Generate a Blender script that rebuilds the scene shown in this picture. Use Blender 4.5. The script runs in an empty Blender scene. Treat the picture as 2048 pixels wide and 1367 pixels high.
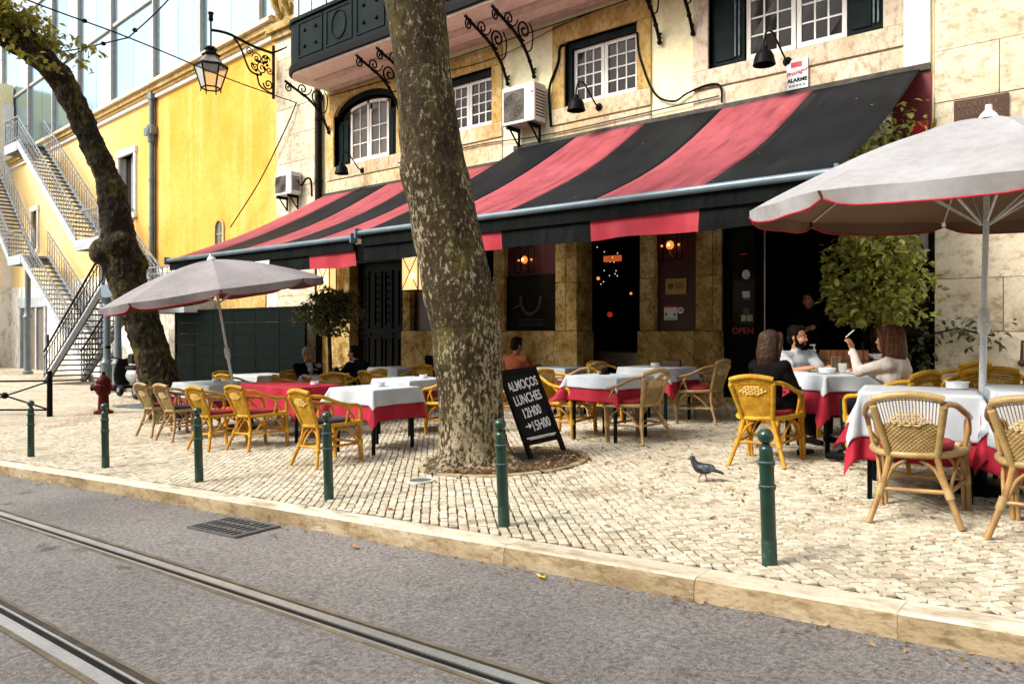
import bpy, math, random
import numpy as np
from mathutils import Vector, Matrix, noise, Euler
R = math.radians; PI = math.pi; sin = math.sin; cos = math.cos
random.seed(11)
S = bpy.context.scene; COL = S.collection

# ------------------------------------------------------------------ camera, sky, sun, exposure
EYE = 1.262
S.cycles.max_bounces = 8; S.cycles.diffuse_bounces = 2
cam = bpy.data.cameras.new('camera'); camo = bpy.data.objects.new('camera', cam); COL.objects.link(camo)
cam.sensor_width = 36; cam.lens = 1500/2048*36; cam.shift_y = -22.5/2048
cam.clip_start = 0.05; cam.clip_end = 600
camo.location = (0, 0, EYE); camo.rotation_euler = (R(90), 0, math.atan2(.635, .7725))
S.camera = camo
SUN_POS = Vector((-.52, -.92, .95)).normalized()
w = bpy.data.worlds.new('World'); S.world = w; w.use_nodes = True
wn = w.node_tree.nodes; wl = w.node_tree.links
bgn = wn['Background']
sky = wn.new('ShaderNodeTexSky'); sky.sky_type = 'NISHITA'; sky.sun_disc = False
sky.sun_elevation = math.asin(SUN_POS.z); sky.sun_rotation = math.atan2(SUN_POS.x, SUN_POS.y)
sky.air_density = 1.0; sky.dust_density = 4.0; sky.ozone_density = 1.0
hs = wn.new('ShaderNodeHueSaturation'); hs.inputs['Saturation'].default_value = .38   # thin overcast: a nearly white sky
wl.new(sky.outputs[0], hs.inputs['Color']); wl.new(hs.outputs[0], bgn.inputs['Color'])
bgn.inputs['Strength'].default_value = .14
sl = bpy.data.lights.new('sun', 'SUN'); sl.energy = 1.5; sl.angle = R(18); sl.color = (1, .93, .82)
so = bpy.data.objects.new('sun', sl); COL.objects.link(so); so.location = (0, 0, 30)
so.rotation_euler = (-SUN_POS).to_track_quat('-Z', 'Y').to_euler()
S.view_settings.view_transform = 'Standard'; S.view_settings.look = 'None'
S.view_settings.exposure = 1.2; S.view_settings.gamma = 1
S.view_settings.use_curve_mapping = False

# ------------------------------------------------------------------ helpers: properties, empties, copies
def tag(o, label=None, cat=None, group=None, kind=None):
    for k, v in (('label', label), ('category', cat), ('group', group), ('kind', kind)):
        if v: o[k] = v
    return o
def thing(name, label, cat, loc=(0, 0, 0), rz=0, group=None, rot=None):
    o = bpy.data.objects.new(name, None); COL.objects.link(o)
    o.empty_display_size = .1
    o.location = loc; o.rotation_euler = rot if rot else (0, 0, rz)
    return tag(o, label, cat, group)
def copy_tree(o, parent=None):
    c = o.copy(); COL.objects.link(c)
    if parent: c.parent = parent
    for ch in o.children: copy_tree(ch, c)
    return c
def dup(o, loc, rz, label=None, group=None):
    c = copy_tree(o); c.location = loc; c.rotation_euler = (0, 0, rz)
    if label: c['label'] = label
    if group: c['group'] = group
    return c

def frame_mat(a, b):
    """orthonormal frame whose z runs from a to b"""
    z = (Vector(b)-Vector(a)).normalized()
    x = Vector((0, 0, 1)).cross(z)
    if x.length < 1e-4: x = Vector((1, 0, 0))
    x.normalize(); y = z.cross(x)
    return x, y, z

class MB:
    """collects primitive shapes; build() links them as one mesh object"""
    def __init__(s, org=(0, 0, 0)):
        s.v = []; s.f = []; s.mi = []; s.m = 0; s.M = None; s.org = Vector(org)
    def add(s, vs, fs):
        n = len(s.v)
        if s.M is not None: vs = [s.M @ Vector(p) for p in vs]
        s.v += [tuple(p) for p in vs]
        s.f += [tuple(i+n for i in f) for f in fs]; s.mi += [s.m]*len(fs)
    def box(s, x0, x1, y0, y1, z0, z1, tz=0):
        """box; tz shrinks the top"""
        t = tz
        s.add([(x0, y0, z0), (x1, y0, z0), (x1, y1, z0), (x0, y1, z0), (x0+t, y0+t, z1), (x1-t, y0+t, z1), (x1-t, y1-t, z1), (x0+t, y1-t, z1)],
              [(3, 2, 1, 0), (4, 5, 6, 7), (0, 1, 5, 4), (1, 2, 6, 5), (2, 3, 7, 6), (3, 0, 4, 7)])
    def obox(s, c, sx, sy, sz, rot=(0, 0, 0)):
        Q = Euler(rot).to_matrix(); c = Vector(c); p = []
        for z in (-.5, .5):
            for (x, y) in ((-.5, -.5), (.5, -.5), (.5, .5), (-.5, .5)): p.append(c+Q @ Vector((x*sx, y*sy, z*sz)))
        s.add(p, [(3, 2, 1, 0), (4, 5, 6, 7), (0, 1, 5, 4), (1, 2, 6, 5), (2, 3, 7, 6), (3, 0, 4, 7)])
    def bar(s, a, b, wx, wy):
        x, y, z = frame_mat(a, b); a = Vector(a); b = Vector(b); p = []
        for c in (a, b):
            for (i, j) in ((-.5, -.5), (.5, -.5), (.5, .5), (-.5, .5)): p.append(c+x*i*wx+y*j*wy)
        s.add(p, [(3, 2, 1, 0), (4, 5, 6, 7), (0, 1, 5, 4), (1, 2, 6, 5), (2, 3, 7, 6), (3, 0, 4, 7)])
    def tube(s, pts, r, n=8, cap=True, flat=1.0):
        pts = [Vector(p) for p in pts]; k = len(pts)
        rr = r if isinstance(r, (list, tuple)) else [r]*k
        vs = []; up = None
        for i, p in enumerate(pts):
            t = (pts[min(i+1, k-1)]-pts[max(i-1, 0)]).normalized()
            if up is None:
                up = Vector((0, 0, 1)) if abs(t.z) < .9 else Vector((0, 1, 0))
            x = up.cross(t)
            if x.length < 1e-5: x = Vector((1, 0, 0)).cross(t)
            x.normalize(); y = t.cross(x); up = y
            for j in range(n):
                a = 2*PI*j/n; vs.append(p+x*cos(a)*rr[i]+y*sin(a)*rr[i]*flat)
        fs = []
        for i in range(k-1):
            for j in range(n):
                a = i*n+j; b = i*n+(j+1) % n; fs.append((a, b, b+n, a+n))
        if cap: fs.append(tuple(range(n-1, -1, -1))); fs.append(tuple(range((k-1)*n, k*n)))
        s.add(vs, fs)
    def lathe(s, prof, n=16, c=(0, 0, 0), cap=True):
        """profile of (radius, z)"""
        vs = []; k = len(prof)
        for (r, z) in prof:
            for j in range(n):
                a = 2*PI*j/n; vs.append((c[0]+r*cos(a), c[1]+r*sin(a), c[2]+z))
        fs = []
        for i in range(k-1):
            for j in range(n):
                a = i*n+j; b = i*n+(j+1) % n; fs.append((a, b, b+n, a+n))
        if cap: fs.append(tuple(range(n-1, -1, -1))); fs.append(tuple(range((k-1)*n, k*n)))
        s.add(vs, fs)
    def grid(s, fn, nu, nv):
        vs = [fn(i/nu, j/nv) for j in range(nv+1) for i in range(nu+1)]
        fs = [(j*(nu+1)+i, j*(nu+1)+i+1, (j+1)*(nu+1)+i+1, (j+1)*(nu+1)+i) for j in range(nv) for i in range(nu)]
        s.add(vs, fs)
    def quad(s, a, b, c, d): s.add([a, b, c, d], [(0, 1, 2, 3)])
    def prism(s, outline, y0, y1):
        """closed outline of (x, z) extruded along y"""
        n = len(outline)
        s.add([(x, y0, z) for x, z in outline]+[(x, y1, z) for x, z in outline],
              [tuple(range(n)), tuple(range(2*n-1, n-1, -1))]+[(i, i+n, (i+1) % n+n, (i+1) % n) for i in range(n)])
    def ball(s, c, r, n=10, m=7, sq=(1, 1, 1)):
        c = Vector(c); vs = [c+Vector((0, 0, -r*sq[2]))]
        for i in range(1, m):
            ph = PI*i/m-PI/2
            for j in range(n):
                a = 2*PI*j/n; vs.append(c+Vector((r*cos(ph)*cos(a)*sq[0], r*cos(ph)*sin(a)*sq[1], r*sin(ph)*sq[2])))
        vs.append(c+Vector((0, 0, r*sq[2]))); fs = []
        for j in range(n): fs.append((0, 1+(j+1) % n, 1+j))
        for i in range(m-2):
            for j in range(n):
                a = 1+i*n+j; b = 1+i*n+(j+1) % n; fs.append((a, b, b+n, a+n))
        l = len(vs)-1
        for j in range(n): fs.append((l-n+j, l-n+(j+1) % n, l))
        s.add(vs, fs)
    def mesh(s, name, mats, smooth=None):
        me = bpy.data.meshes.new(name)
        o = s.org
        me.from_pydata([(x-o.x, y-o.y, z-o.z) for x, y, z in s.v], [], s.f)
        for m in (mats if isinstance(mats, (list, tuple)) else [mats]): me.materials.append(m)
        me.polygons.foreach_set('material_index', s.mi)
        if smooth is not None:
            me.polygons.foreach_set('use_smooth', [True]*len(s.f))
            if smooth < 180: me.set_sharp_from_angle(angle=R(smooth))
        me.update(); return me
    def build(s, name, mats, parent=None, smooth=None, loc=None, bevel=0):
        ob = bpy.data.objects.new(name, s.mesh(name, mats, smooth)); COL.objects.link(ob)
        if parent is not None: ob.parent = parent
        elif s.org.length > 0: ob.location = s.org
        if loc is not None: ob.location = loc
        if bevel:
            b = ob.modifiers.new('bevel', 'BEVEL'); b.width = bevel; b.segments = 2; b.limit_method = 'ANGLE'
        return ob
def link_mesh(name, me, parent=None, loc=(0, 0, 0), rot=(0, 0, 0), sc=(1, 1, 1)):
    o = bpy.data.objects.new(name, me); COL.objects.link(o)
    if parent is not None: o.parent = parent
    o.location = loc; o.rotation_euler = rot; o.scale = sc
    return o
def bez(pts, n=8):
    """Catmull-Rom through points"""
    P = [Vector(p) for p in pts]; out = []
    for i in range(len(P)-1):
        p0 = P[max(i-1, 0)]; p1 = P[i]; p2 = P[i+1]; p3 = P[min(i+2, len(P)-1)]
        for k in range(n):
            t = k/n
            out.append(.5*((2*p1)+(p2-p0)*t+(2*p0-5*p1+4*p2-p3)*t*t+(3*p1-p0-3*p2+p3)*t**3))
    out.append(P[-1]); return out

# ------------------------------------------------------------------ helpers: materials
def newmat(name):
    m = bpy.data.materials.new(name); m.use_nodes = True
    return m, m.node_tree.nodes, m.node_tree.links, m.node_tree.nodes['Principled BSDF']
def c4(c): return (c[0], c[1], c[2], 1)
def tex_noise(n, l, vec, scale, detail=4, rough=.55, dim3=True):
    t = n.new('ShaderNodeTexNoise'); t.inputs['Scale'].default_value = scale; t.inputs['Detail'].default_value = detail
    t.inputs['Roughness'].default_value = rough
    if vec is not None: l.new(vec, t.inputs['Vector'])
    return t
def ramp(n, l, src, stops):
    r = n.new('ShaderNodeValToRGB'); l.new(src, r.inputs[0]); e = r.color_ramp.elements
    e[0].position, e[0].color = stops[0][0], c4(stops[0][1])
    e[1].position, e[1].color = stops[-1][0], c4(stops[-1][1])
    for p, c in stops[1:-1]:
        x = e.new(p); x.color = c4(c)
    return r
def mixc(n, l, fac, a, b, mode='MIX'):
    m = n.new('ShaderNodeMix'); m.data_type = 'RGBA'; m.blend_type = mode
    for s_, v in ((m.inputs[0], fac), (m.inputs[6], a), (m.inputs[7], b)):
        if hasattr(v, 'is_linked'): l.new(v, s_)
        elif isinstance(v, (int, float)): s_.default_value = v
        else: s_.default_value = c4(v)
    return m.outputs[2]
def math_(n, l, op, a, b=None):
    m = n.new('ShaderNodeMath'); m.operation = op
    for s_, v in ((m.inputs[0], a), (m.inputs[1], b)):
        if v is None: continue
        if hasattr(v, 'is_linked'): l.new(v, s_)
        else: s_.default_value = v
    return m.outputs[0]
def coords(n, l, kind='Object', scale=None):
    t = n.new('ShaderNodeTexCoord'); o = t.outputs[kind]
    if scale:
        mp = n.new('ShaderNodeMapping'); mp.inputs['Scale'].default_value = scale; l.new(o, mp.inputs[0]); o = mp.outputs[0]
    return o
def bump(n, l, p, h, strength=.3, dist=.01):
    b = n.new('ShaderNodeBump'); b.inputs['Strength'].default_value = strength; b.inputs['Distance'].default_value = dist
    l.new(h, b.inputs['Height']); l.new(b.outputs[0], p.inputs['Normal']); return b
def pm(name, c1, c2=None, rough=.6, metal=0, sc=6, fine=60, bmp=.15, bd=.004, spec=.5, stretch=None, rnd=0, lo=.35, hi=.65, coat=0):
    """two-tone noisy paint, plaster, cloth or metal; rnd varies the tone from object to object"""
    m, n, l, p = newmat(name)
    if c2 is None: c2 = tuple(x*.75 for x in c1)
    if max(c1) < .035 and not metal: spec = min(spec, .05); rough = max(rough, .42); c1 = tuple(x*.5 for x in c1); c2 = tuple(x*.5 for x in c2)
    co = coords(n, l, 'Object', stretch)
    a = tex_noise(n, l, co, sc, 5)
    r = ramp(n, l, a.outputs[0], [(lo, c2), (hi, c1)])
    f = tex_noise(n, l, co, fine, 3)
    fr = ramp(n, l, f.outputs[0], [(.3, (.85,)*3), (.7, (1.06,)*3)])
    col = mixc(n, l, 1.0, r.outputs[0], fr.outputs[0], 'MULTIPLY')
    if rnd:
        oi = n.new('ShaderNodeObjectInfo')
        v = math_(n, l, 'ADD', math_(n, l, 'MULTIPLY', oi.outputs['Random'], 2*rnd), 1-rnd)
        h = n.new('ShaderNodeHueSaturation'); l.new(v, h.inputs['Value']); l.new(col, h.inputs['Color']); col = h.outputs[0]
    l.new(col, p.inputs['Base Color'])
    rr = ramp(n, l, a.outputs[0], [(.3, (min(1, rough*1.15),)*3), (.7, (rough*.85,)*3)])
    l.new(rr.outputs[0], p.inputs['Roughness'])
    p.inputs['Metallic'].default_value = metal; p.inputs['Specular IOR Level'].default_value = spec
    if coat: p.inputs['Coat Weight'].default_value = coat; p.inputs['Coat Roughness'].default_value = .15
    if bmp: bump(n, l, p, f.outputs[0], bmp, bd)
    return m
def emit(name, c, s):
    m, n, l, p = newmat(name)
    p.inputs['Base Color'].default_value = c4(c); p.inputs['Emission Color'].default_value = c4(c); p.inputs['Emission Strength'].default_value = s
    return m

M = {}
# stone that has darkened and stained; ochre in the restaurant front
def stone_mat(name, c1, c2, c3, sc=1.6, rnd=.1, stretch=(1, 1, .55), bmp=.5, rough2=(.55, .5, .42)):
    m, n, l, p = newmat(name)
    t = n.new('ShaderNodeTexCoord'); oi = n.new('ShaderNodeObjectInfo')
    va = n.new('ShaderNodeVectorMath'); va.operation = 'ADD'
    g = n.new('ShaderNodeNewGeometry'); l.new(g.outputs['Position'], va.inputs[0])
    sv = n.new('ShaderNodeVectorMath'); sv.operation = 'SCALE'; sv.inputs[0].default_value = (7, 3, 5); l.new(oi.outputs['Random'], sv.inputs['Scale'])
    l.new(sv.outputs[0], va.inputs[1])
    mp = n.new('ShaderNodeMapping'); mp.inputs['Scale'].default_value = stretch; l.new(va.outputs[0], mp.inputs[0]); co = mp.outputs[0]
    a = tex_noise(n, l, co, sc, 8, .65); b = tex_noise(n, l, co, sc*7, 6, .65); d = tex_noise(n, l, co, 55, 3, .6)
    r = ramp(n, l, a.outputs[0], [(.32, c2), (.5, c1), (.7, c3)])
    r2 = ramp(n, l, b.outputs[0], [(.36, rough2), (.5, (1, 1, 1)), (.8, (1.12, 1.1, 1.05))])
    col = mixc(n, l, .8, r.outputs[0], r2.outputs[0], 'MULTIPLY')
    r3 = ramp(n, l, d.outputs[0], [(.32, (.6, .57, .5)), (.45, (1, 1, 1))])
    col = mixc(n, l, .6, col, r3.outputs[0], 'MULTIPLY')
    v = math_(n, l, 'ADD', math_(n, l, 'MULTIPLY', oi.outputs['Random'], 2*rnd), 1-rnd)
    h = n.new('ShaderNodeHueSaturation'); l.new(v, h.inputs['Value']); l.new(col, h.inputs['Color'])
    l.new(h.outputs[0], p.inputs['Base Color']); p.inputs['Roughness'].default_value = .85; p.inputs['Specular IOR Level'].default_value = .25
    hsum = math_(n, l, 'ADD', b.outputs[0], math_(n, l, 'MULTIPLY', d.outputs[0], .6))
    bump(n, l, p, hsum, bmp, .012)
    return m
M['ochre_stone'] = stone_mat('ochre_stone', (.45, .30, .095), (.17, .095, .02), (.66, .52, .28), sc=2.8, bmp=.7, stretch=(1, 1, .9), rough2=(.30, .23, .13))
M['lintel_stone'] = stone_mat('lintel_stone', (.58, .39, .13), (.40, .23, .055), (.68, .55, .30), sc=2.6)
M['apron_stone'] = stone_mat('apron_stone', (.62, .48, .30), (.48, .31, .12), (.70, .60, .46), sc=2.0)
M['pale_stone'] = stone_mat('pale_stone', (.68, .56, .42), (.52, .40, .25), (.76, .66, .54), sc=1.6)
M['ashlar'] = stone_mat('ashlar', (.72, .62, .45), (.52, .42, .28), (.78, .70, .55), sc=1.3, rnd=.05, stretch=(.7, 1, 1))
M['white_stone'] = stone_mat('white_stone', (.84, .79, .69), (.68, .60, .47), (.88, .85, .78), sc=.7, rnd=.04)

def plaster(name, c1, c2, stain, sc=.5, streak=.5, painted_sun=False):
    m, n, l, p = newmat(name)
    g = n.new('ShaderNodeNewGeometry'); pos = g.outputs['Position']
    a = tex_noise(n, l, pos, sc, 6, .6)
    r = ramp(n, l, a.outputs[0], [(.35, c2), (.62, c1)])
    mp = n.new('ShaderNodeMapping'); mp.inputs['Scale'].default_value = (1.4, 1.4, .12); l.new(pos, mp.inputs[0])
    b = tex_noise(n, l, mp.outputs[0], 1.3, 6, .6)
    r2 = ramp(n, l, b.outputs[0], [(.5, (0, 0, 0)), (.72, (1, 1, 1))])
    col = mixc(n, l, math_(n, l, 'MULTIPLY', r2.outputs[0], streak), r.outputs[0], stain)
    f = tex_noise(n, l, pos, 9, 6, .65)
    r3 = ramp(n, l, f.outputs[0], [(.3, (.86, .84, .8)), (.6, (1.03,)*3)])
    col = mixc(n, l, 1, col, r3.outputs[0], 'MULTIPLY')
    if painted_sun:   # bright light on the far end of the wall, painted in as paler colour
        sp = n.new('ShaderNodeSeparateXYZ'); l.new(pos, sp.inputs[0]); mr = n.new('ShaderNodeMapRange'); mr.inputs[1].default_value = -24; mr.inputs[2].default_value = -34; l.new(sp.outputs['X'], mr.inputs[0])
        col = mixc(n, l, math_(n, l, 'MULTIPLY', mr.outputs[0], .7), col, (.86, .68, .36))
    l.new(col, p.inputs['Base Color']); p.inputs['Roughness'].default_value = .9; p.inputs['Specular IOR Level'].default_value = .2
    ff = tex_noise(n, l, pos, 60, 4); bump(n, l, p, math_(n, l, 'ADD', f.outputs[0], ff.outputs[0]), .25, .006)
    return m
M['yellow_plaster'] = plaster('yellow_plaster', (.74, .415, .085), (.66, .315, .035), (.78, .52, .20), .5, .6, painted_sun=True)
M['sunlit_plaster'] = plaster('sunlit_plaster', (.93, .86, .60), (.90, .78, .46), (.93, .9, .75), .45, .4)  # the wing's bright light is painted in as a paler plaster
M['cream_plaster'] = plaster('cream_plaster', (.92, .86, .58), (.88, .80, .47), (.80, .70, .40), .6, .3)
M['pink_plaster'] = plaster('pink_plaster', (.93, .80, .73), (.88, .72, .64), (.95, .86, .80), .8, .3)
M['white_trim'] = pm('white_trim', (.90, .87, .80), (.82, .78, .70), rough=.6, sc=3, bmp=.1)

def asphalt():
    m, n, l, p = newmat('asphalt')
    g = n.new('ShaderNodeNewGeometry'); pos = g.outputs['Position']
    v = n.new('ShaderNodeTexVoronoi'); v.inputs['Scale'].default_value = 130; l.new(pos, v.inputs['Vector'])
    rv = ramp(n, l, v.outputs['Color'], [(.1, (.155, .147, .139)), (.55, (.235, .221, .208)), (.95, (.32, .30, .28))])
    a = tex_noise(n, l, pos, .55, 6, .6); ra = ramp(n, l, a.outputs[0], [(.3, (.70, .68, .67)), (.65, (1.12, 1.1, 1.08))])
    col = mixc(n, l, 1, rv.outputs[0], ra.outputs[0], 'MULTIPLY')
    b = tex_noise(n, l, pos, 3.1, 6, .7); rb = ramp(n, l, b.outputs[0], [(.60, (1, 1, 1)), (.70, (.45, .43, .40))])
    pt = tex_noise(n, l, pos, .22, 4, .5); rp_ = ramp(n, l, pt.outputs[0], [(.40, (.90, .89, .88)), (.5, (1, 1, 1)), (.62, (1.06, 1.05, 1.04))]); rv_ = mixc(n, l, 1, col, rp_.outputs[0], 'MULTIPLY'); col = rv_
    col = mixc(n, l, 1, col, rb.outputs[0], 'MULTIPLY')
    c = tex_noise(n, l, pos, 38, 3, .6); rc = ramp(n, l, c.outputs[0], [(.35, (.6,)*3), (.6, (1.15,)*3)])
    col = mixc(n, l, 1, col, rc.outputs[0], 'MULTIPLY')
    l.new(col, p.inputs['Base Color']); p.inputs['Roughness'].default_value = .82; p.inputs['Specular IOR Level'].default_value = .35
    bump(n, l, p, math_(n, l, 'ADD', v.outputs['Distance'], c.outputs[0]), .7, .008)
    return m
M['asphalt'] = asphalt()
def cobble():
    m, n, l, p = newmat('cobble_limestone')
    g = n.new('ShaderNodeNewGeometry'); pos = g.outputs['Position']; oi = n.new('ShaderNodeObjectInfo')
    rnd = math_(n, l, 'FRACT', math_(n, l, 'ADD', g.outputs['Random Per Island'], math_(n, l, 'MULTIPLY', oi.outputs['Random'], 7.31)))
    r = ramp(n, l, rnd, [(0, (.38, .32, .22)), (.12, (.50, .445, .335)), (.5, (.60, .545, .425)), (.85, (.67, .625, .515)), (.93, (.57, .46, .33)), (1, (.71, .67, .59))])
    a = tex_noise(n, l, pos, 26, 5, .6); ra = ramp(n, l, a.outputs[0], [(.3, (.74, .72, .68)), (.6, (1.06,)*3)])
    col = mixc(n, l, 1, r.outputs[0], ra.outputs[0], 'MULTIPLY')
    b = tex_noise(n, l, pos, 1.1, 7, .68); rb = ramp(n, l, b.outputs[0], [(.32, (.68, .63, .55)), (.44, (.97, .96, .93)), (.6, (1.08, 1.08, 1.07))])
    col = mixc(n, l, 1, col, rb.outputs[0], 'MULTIPLY')
    l.new(col, p.inputs['Base Color']); p.inputs['Roughness'].default_value = .62; p.inputs['Specular IOR Level'].default_value = .35
    bump(n, l, p, a.outputs[0], .3, .006)
    return m
M['cobble'] = cobble()
M['joint_sand'] = pm('joint_sand', (.115, .082, .042), (.05, .036, .016), rough=.95, sc=1.3, fine=120, bmp=.4)
def farpave():
    m, n, l, p = newmat('distant_cobbles')
    g = n.new('ShaderNodeNewGeometry'); mp = n.new('ShaderNodeMapping'); mp.inputs['Rotation'].default_value = (0, 0, R(45)); l.new(g.outputs['Position'], mp.inputs[0])
    v = n.new('ShaderNodeTexVoronoi'); v.inputs['Scale'].default_value = 13; v.inputs['Randomness'].default_value = .35; l.new(mp.outputs[0], v.inputs['Vector'])
    r = ramp(n, l, v.outputs['Color'], [(.1, (.46, .40, .30)), (.5, (.62, .56, .44)), (.9, (.70, .65, .54))])
    e = n.new('ShaderNodeTexVoronoi'); e.feature = 'DISTANCE_TO_EDGE'; e.inputs['Scale'].default_value = 13; e.inputs['Randomness'].default_value = .35; l.new(mp.outputs[0], e.inputs['Vector'])
    re = ramp(n, l, e.outputs['Distance'], [(.02, (.36, .3, .2)), (.1, (1, 1, 1))])
    col = mixc(n, l, 1, r.outputs[0], re.outputs[0], 'MULTIPLY')
    b = tex_noise(n, l, g.outputs['Position'], .8, 5, .6); rb = ramp(n, l, b.outputs[0], [(.35, (.75, .71, .64)), (.6, (1, 1, 1))])
    col = mixc(n, l, 1, col, rb.outputs[0], 'MULTIPLY')
    l.new(col, p.inputs['Base Color']); p.inputs['Roughness'].default_value = .75
    bump(n, l, p, re.outputs[0], .4, .006)
    return m
M['far_pave'] = farpave()
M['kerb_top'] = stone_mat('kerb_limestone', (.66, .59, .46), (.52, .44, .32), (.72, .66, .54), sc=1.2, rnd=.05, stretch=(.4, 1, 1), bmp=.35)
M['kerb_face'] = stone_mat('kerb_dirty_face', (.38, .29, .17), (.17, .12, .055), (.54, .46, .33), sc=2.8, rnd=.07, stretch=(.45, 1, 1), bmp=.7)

def bark(name, dark, mid, light, k=1.0, lift=0):
    m, n, l, p = newmat(name)
    t = n.new('ShaderNodeTexCoord'); mp = n.new('ShaderNodeMapping'); mp.inputs['Scale'].default_value = (1, 1, .5); l.new(t.outputs['Object'], mp.inputs[0]); co = mp.outputs[0]
    wv = tex_noise(n, l, co, 6, 4, .6)
    a = tex_noise(n, l, co, 13*k, 8, .72); b = tex_noise(n, l, co, 1.7, 5, .6); d = tex_noise(n, l, co, 60, 4, .6)
    mp2 = n.new('ShaderNodeMapping'); mp2.inputs['Scale'].default_value = (.6, .6, 5.5); l.new(t.outputs['Object'], mp2.inputs[0])
    h = tex_noise(n, l, mp2.outputs[0], 5, 5, .65)
    # grey skin broken by pale scaled-off flakes and brown cracks
    s_ = math_(n, l, 'ADD', a.outputs[0], math_(n, l, 'MULTIPLY', math_(n, l, 'SUBTRACT', b.outputs[0], .5), .42))
    if lift:      # the upper trunk has kept its brown skin: fewer pale flakes with height
        sp = n.new('ShaderNodeSeparateXYZ'); l.new(t.outputs['Object'], sp.inputs[0]); s_ = math_(n, l, 'SUBTRACT', s_, math_(n, l, 'MULTIPLY', math_(n, l, 'SUBTRACT', sp.outputs['Z'], 1.9), lift))
    r = ramp(n, l, s_, [(.30, dark), (.45, tuple(x*.7 for x in mid)), (.53, mid), (.585, light), (.75, tuple(min(.8, x*1.12) for x in light))])
    r.color_ramp.interpolation = 'LINEAR'
    mpv = n.new('ShaderNodeMapping'); mpv.inputs['Scale'].default_value = (7, 7, .55); l.new(t.outputs['Object'], mpv.inputs[0]); vs_ = tex_noise(n, l, mpv.outputs[0], 1.6, 5, .65); s_ = math_(n, l, 'ADD', s_, math_(n, l, 'MULTIPLY', math_(n, l, 'SUBTRACT', vs_.outputs[0], .5), .22)); l.new(s_, r.inputs[0])
    moss = tex_noise(n, l, co, 3.2, 6, .7); rm = ramp(n, l, moss.outputs[0], [(.52, (0, 0, 0)), (.66, (1, 1, 1))])
    col = mixc(n, l, math_(n, l, 'MULTIPLY', rm.outputs[0], .55), r.outputs[0], (.13, .115, .018))
    rh = ramp(n, l, h.outputs[0], [(.34, (.45, .42, .36)), (.46, (1, 1, 1))])
    col = mixc(n, l, .7, col, rh.outputs[0], 'MULTIPLY')
    rd = ramp(n, l, d.outputs[0], [(.3, (.6,)*3), (.6, (1.1,)*3)]); col = mixc(n, l, .8, col, rd.outputs[0], 'MULTIPLY')
    l.new(col, p.inputs['Base Color']); p.inputs['Roughness'].default_value = .9; p.inputs['Specular IOR Level'].default_value = .2
    hh = math_(n, l, 'ADD', s_, math_(n, l, 'MULTIPLY', h.outputs[0], .5))
    bump(n, l, p, math_(n, l, 'ADD', hh, math_(n, l, 'MULTIPLY', d.outputs[0], .3)), .9, .02)
    return m
M['bark'] = bark('plane_bark', (.016, .010, .004), (.066, .045, .020), (.36, .305, .205), 2.2, lift=.016)
M['bark_dark'] = bark('dark_bark', (.006, .004, .002), (.020, .014, .006), (.085, .065, .022), 1.2)

def awning_mat(name, c1, c2):
    m, n, l, p = newmat(name)
    g = n.new('ShaderNodeNewGeometry'); pos = g.outputs['Position']
    a = tex_noise(n, l, pos, .9, 5, .6); r = ramp(n, l, a.outputs[0], [(.35, c2), (.65, c1)])
    v = n.new('ShaderNodeTexVoronoi'); v.inputs['Scale'].default_value = 3.1; l.new(pos, v.inputs['Vector'])
    wob = tex_noise(n, l, pos, 30, 3)
    dd = math_(n, l, 'ADD', v.outputs['Distance'], math_(n, l, 'MULTIPLY', wob.outputs[0], .05))
    spot = ramp(n, l, dd, [(.055, (1, 1, 1)), (.075, (0, 0, 0))])
    col = mixc(n, l, math_(n, l, 'MULTIPLY', spot.outputs[0], .6), r.outputs[0], (.5, .47, .40))
    mp = n.new('ShaderNodeMapping'); mp.inputs['Scale'].default_value = (2.2, .5, .5); l.new(pos, mp.inputs[0]); s2 = tex_noise(n, l, mp.outputs[0], 2.2, 7, .7); rs = ramp(n, l, s2.outputs[0], [(.34, (.62, .62, .64)), (.5, (1, 1, 1)), (.68, (1.22, 1.2, 1.18))])
    col = mixc(n, l, 1, col, rs.outputs[0], 'MULTIPLY')
    l.new(col, p.inputs['Base Color']); p.inputs['Roughness'].default_value = .6; p.inputs['Specular IOR Level'].default_value = .06
    f = tex_noise(n, l, pos, 180, 2); bump(n, l, p, f.outputs[0], .2, .002)
    return m
M['awning_red'] = awning_mat('awning_red', (.37, .088, .104), (.29, .062, .074))
M['awning_black'] = awning_mat('awning_black', (.012, .0145, .0165), (.0065, .008, .010))
M['valance_red'] = pm('valance_red', (.46, .02, .042), (.36, .013, .03), rough=.7, sc=4, fine=90, stretch=(1, 1, .3), bmp=.2)
M['valance_black'] = pm('valance_black', (.016, .020, .020), (.009, .012, .011), rough=.7, sc=5, fine=50, stretch=(3, 3, .2), bmp=.2)
M['alu'] = pm('blue_grey_aluminium', (.17, .23, .27), (.11, .16, .19), rough=.4, metal=.2, sc=3, bmp=.05)
M['iron'] = pm('black_iron', (.012, .012, .011), (.02, .017, .013), rough=.5, sc=12, bmp=.3)
M['steel'] = pm('polished_steel', (.74, .72, .69), (.52, .50, .47), rough=.46, metal=1, sc=2, stretch=(1, 1, 1), bmp=.05)
M['rust_steel'] = pm('dark_rail_steel', (.055, .042, .026), (.022, .017, .011), rough=.6, metal=.2, sc=8, bmp=.4)
M['seal'] = pm('rail_sealing_strip', (.20, .165, .11), (.12, .095, .06), rough=.9, sc=6, bmp=.5)
M['bollard'] = pm('bottle_green_paint', (.007, .044, .024), (.004, .027, .015), rough=.32, sc=5, fine=30, bmp=.12, coat=.25)

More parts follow.
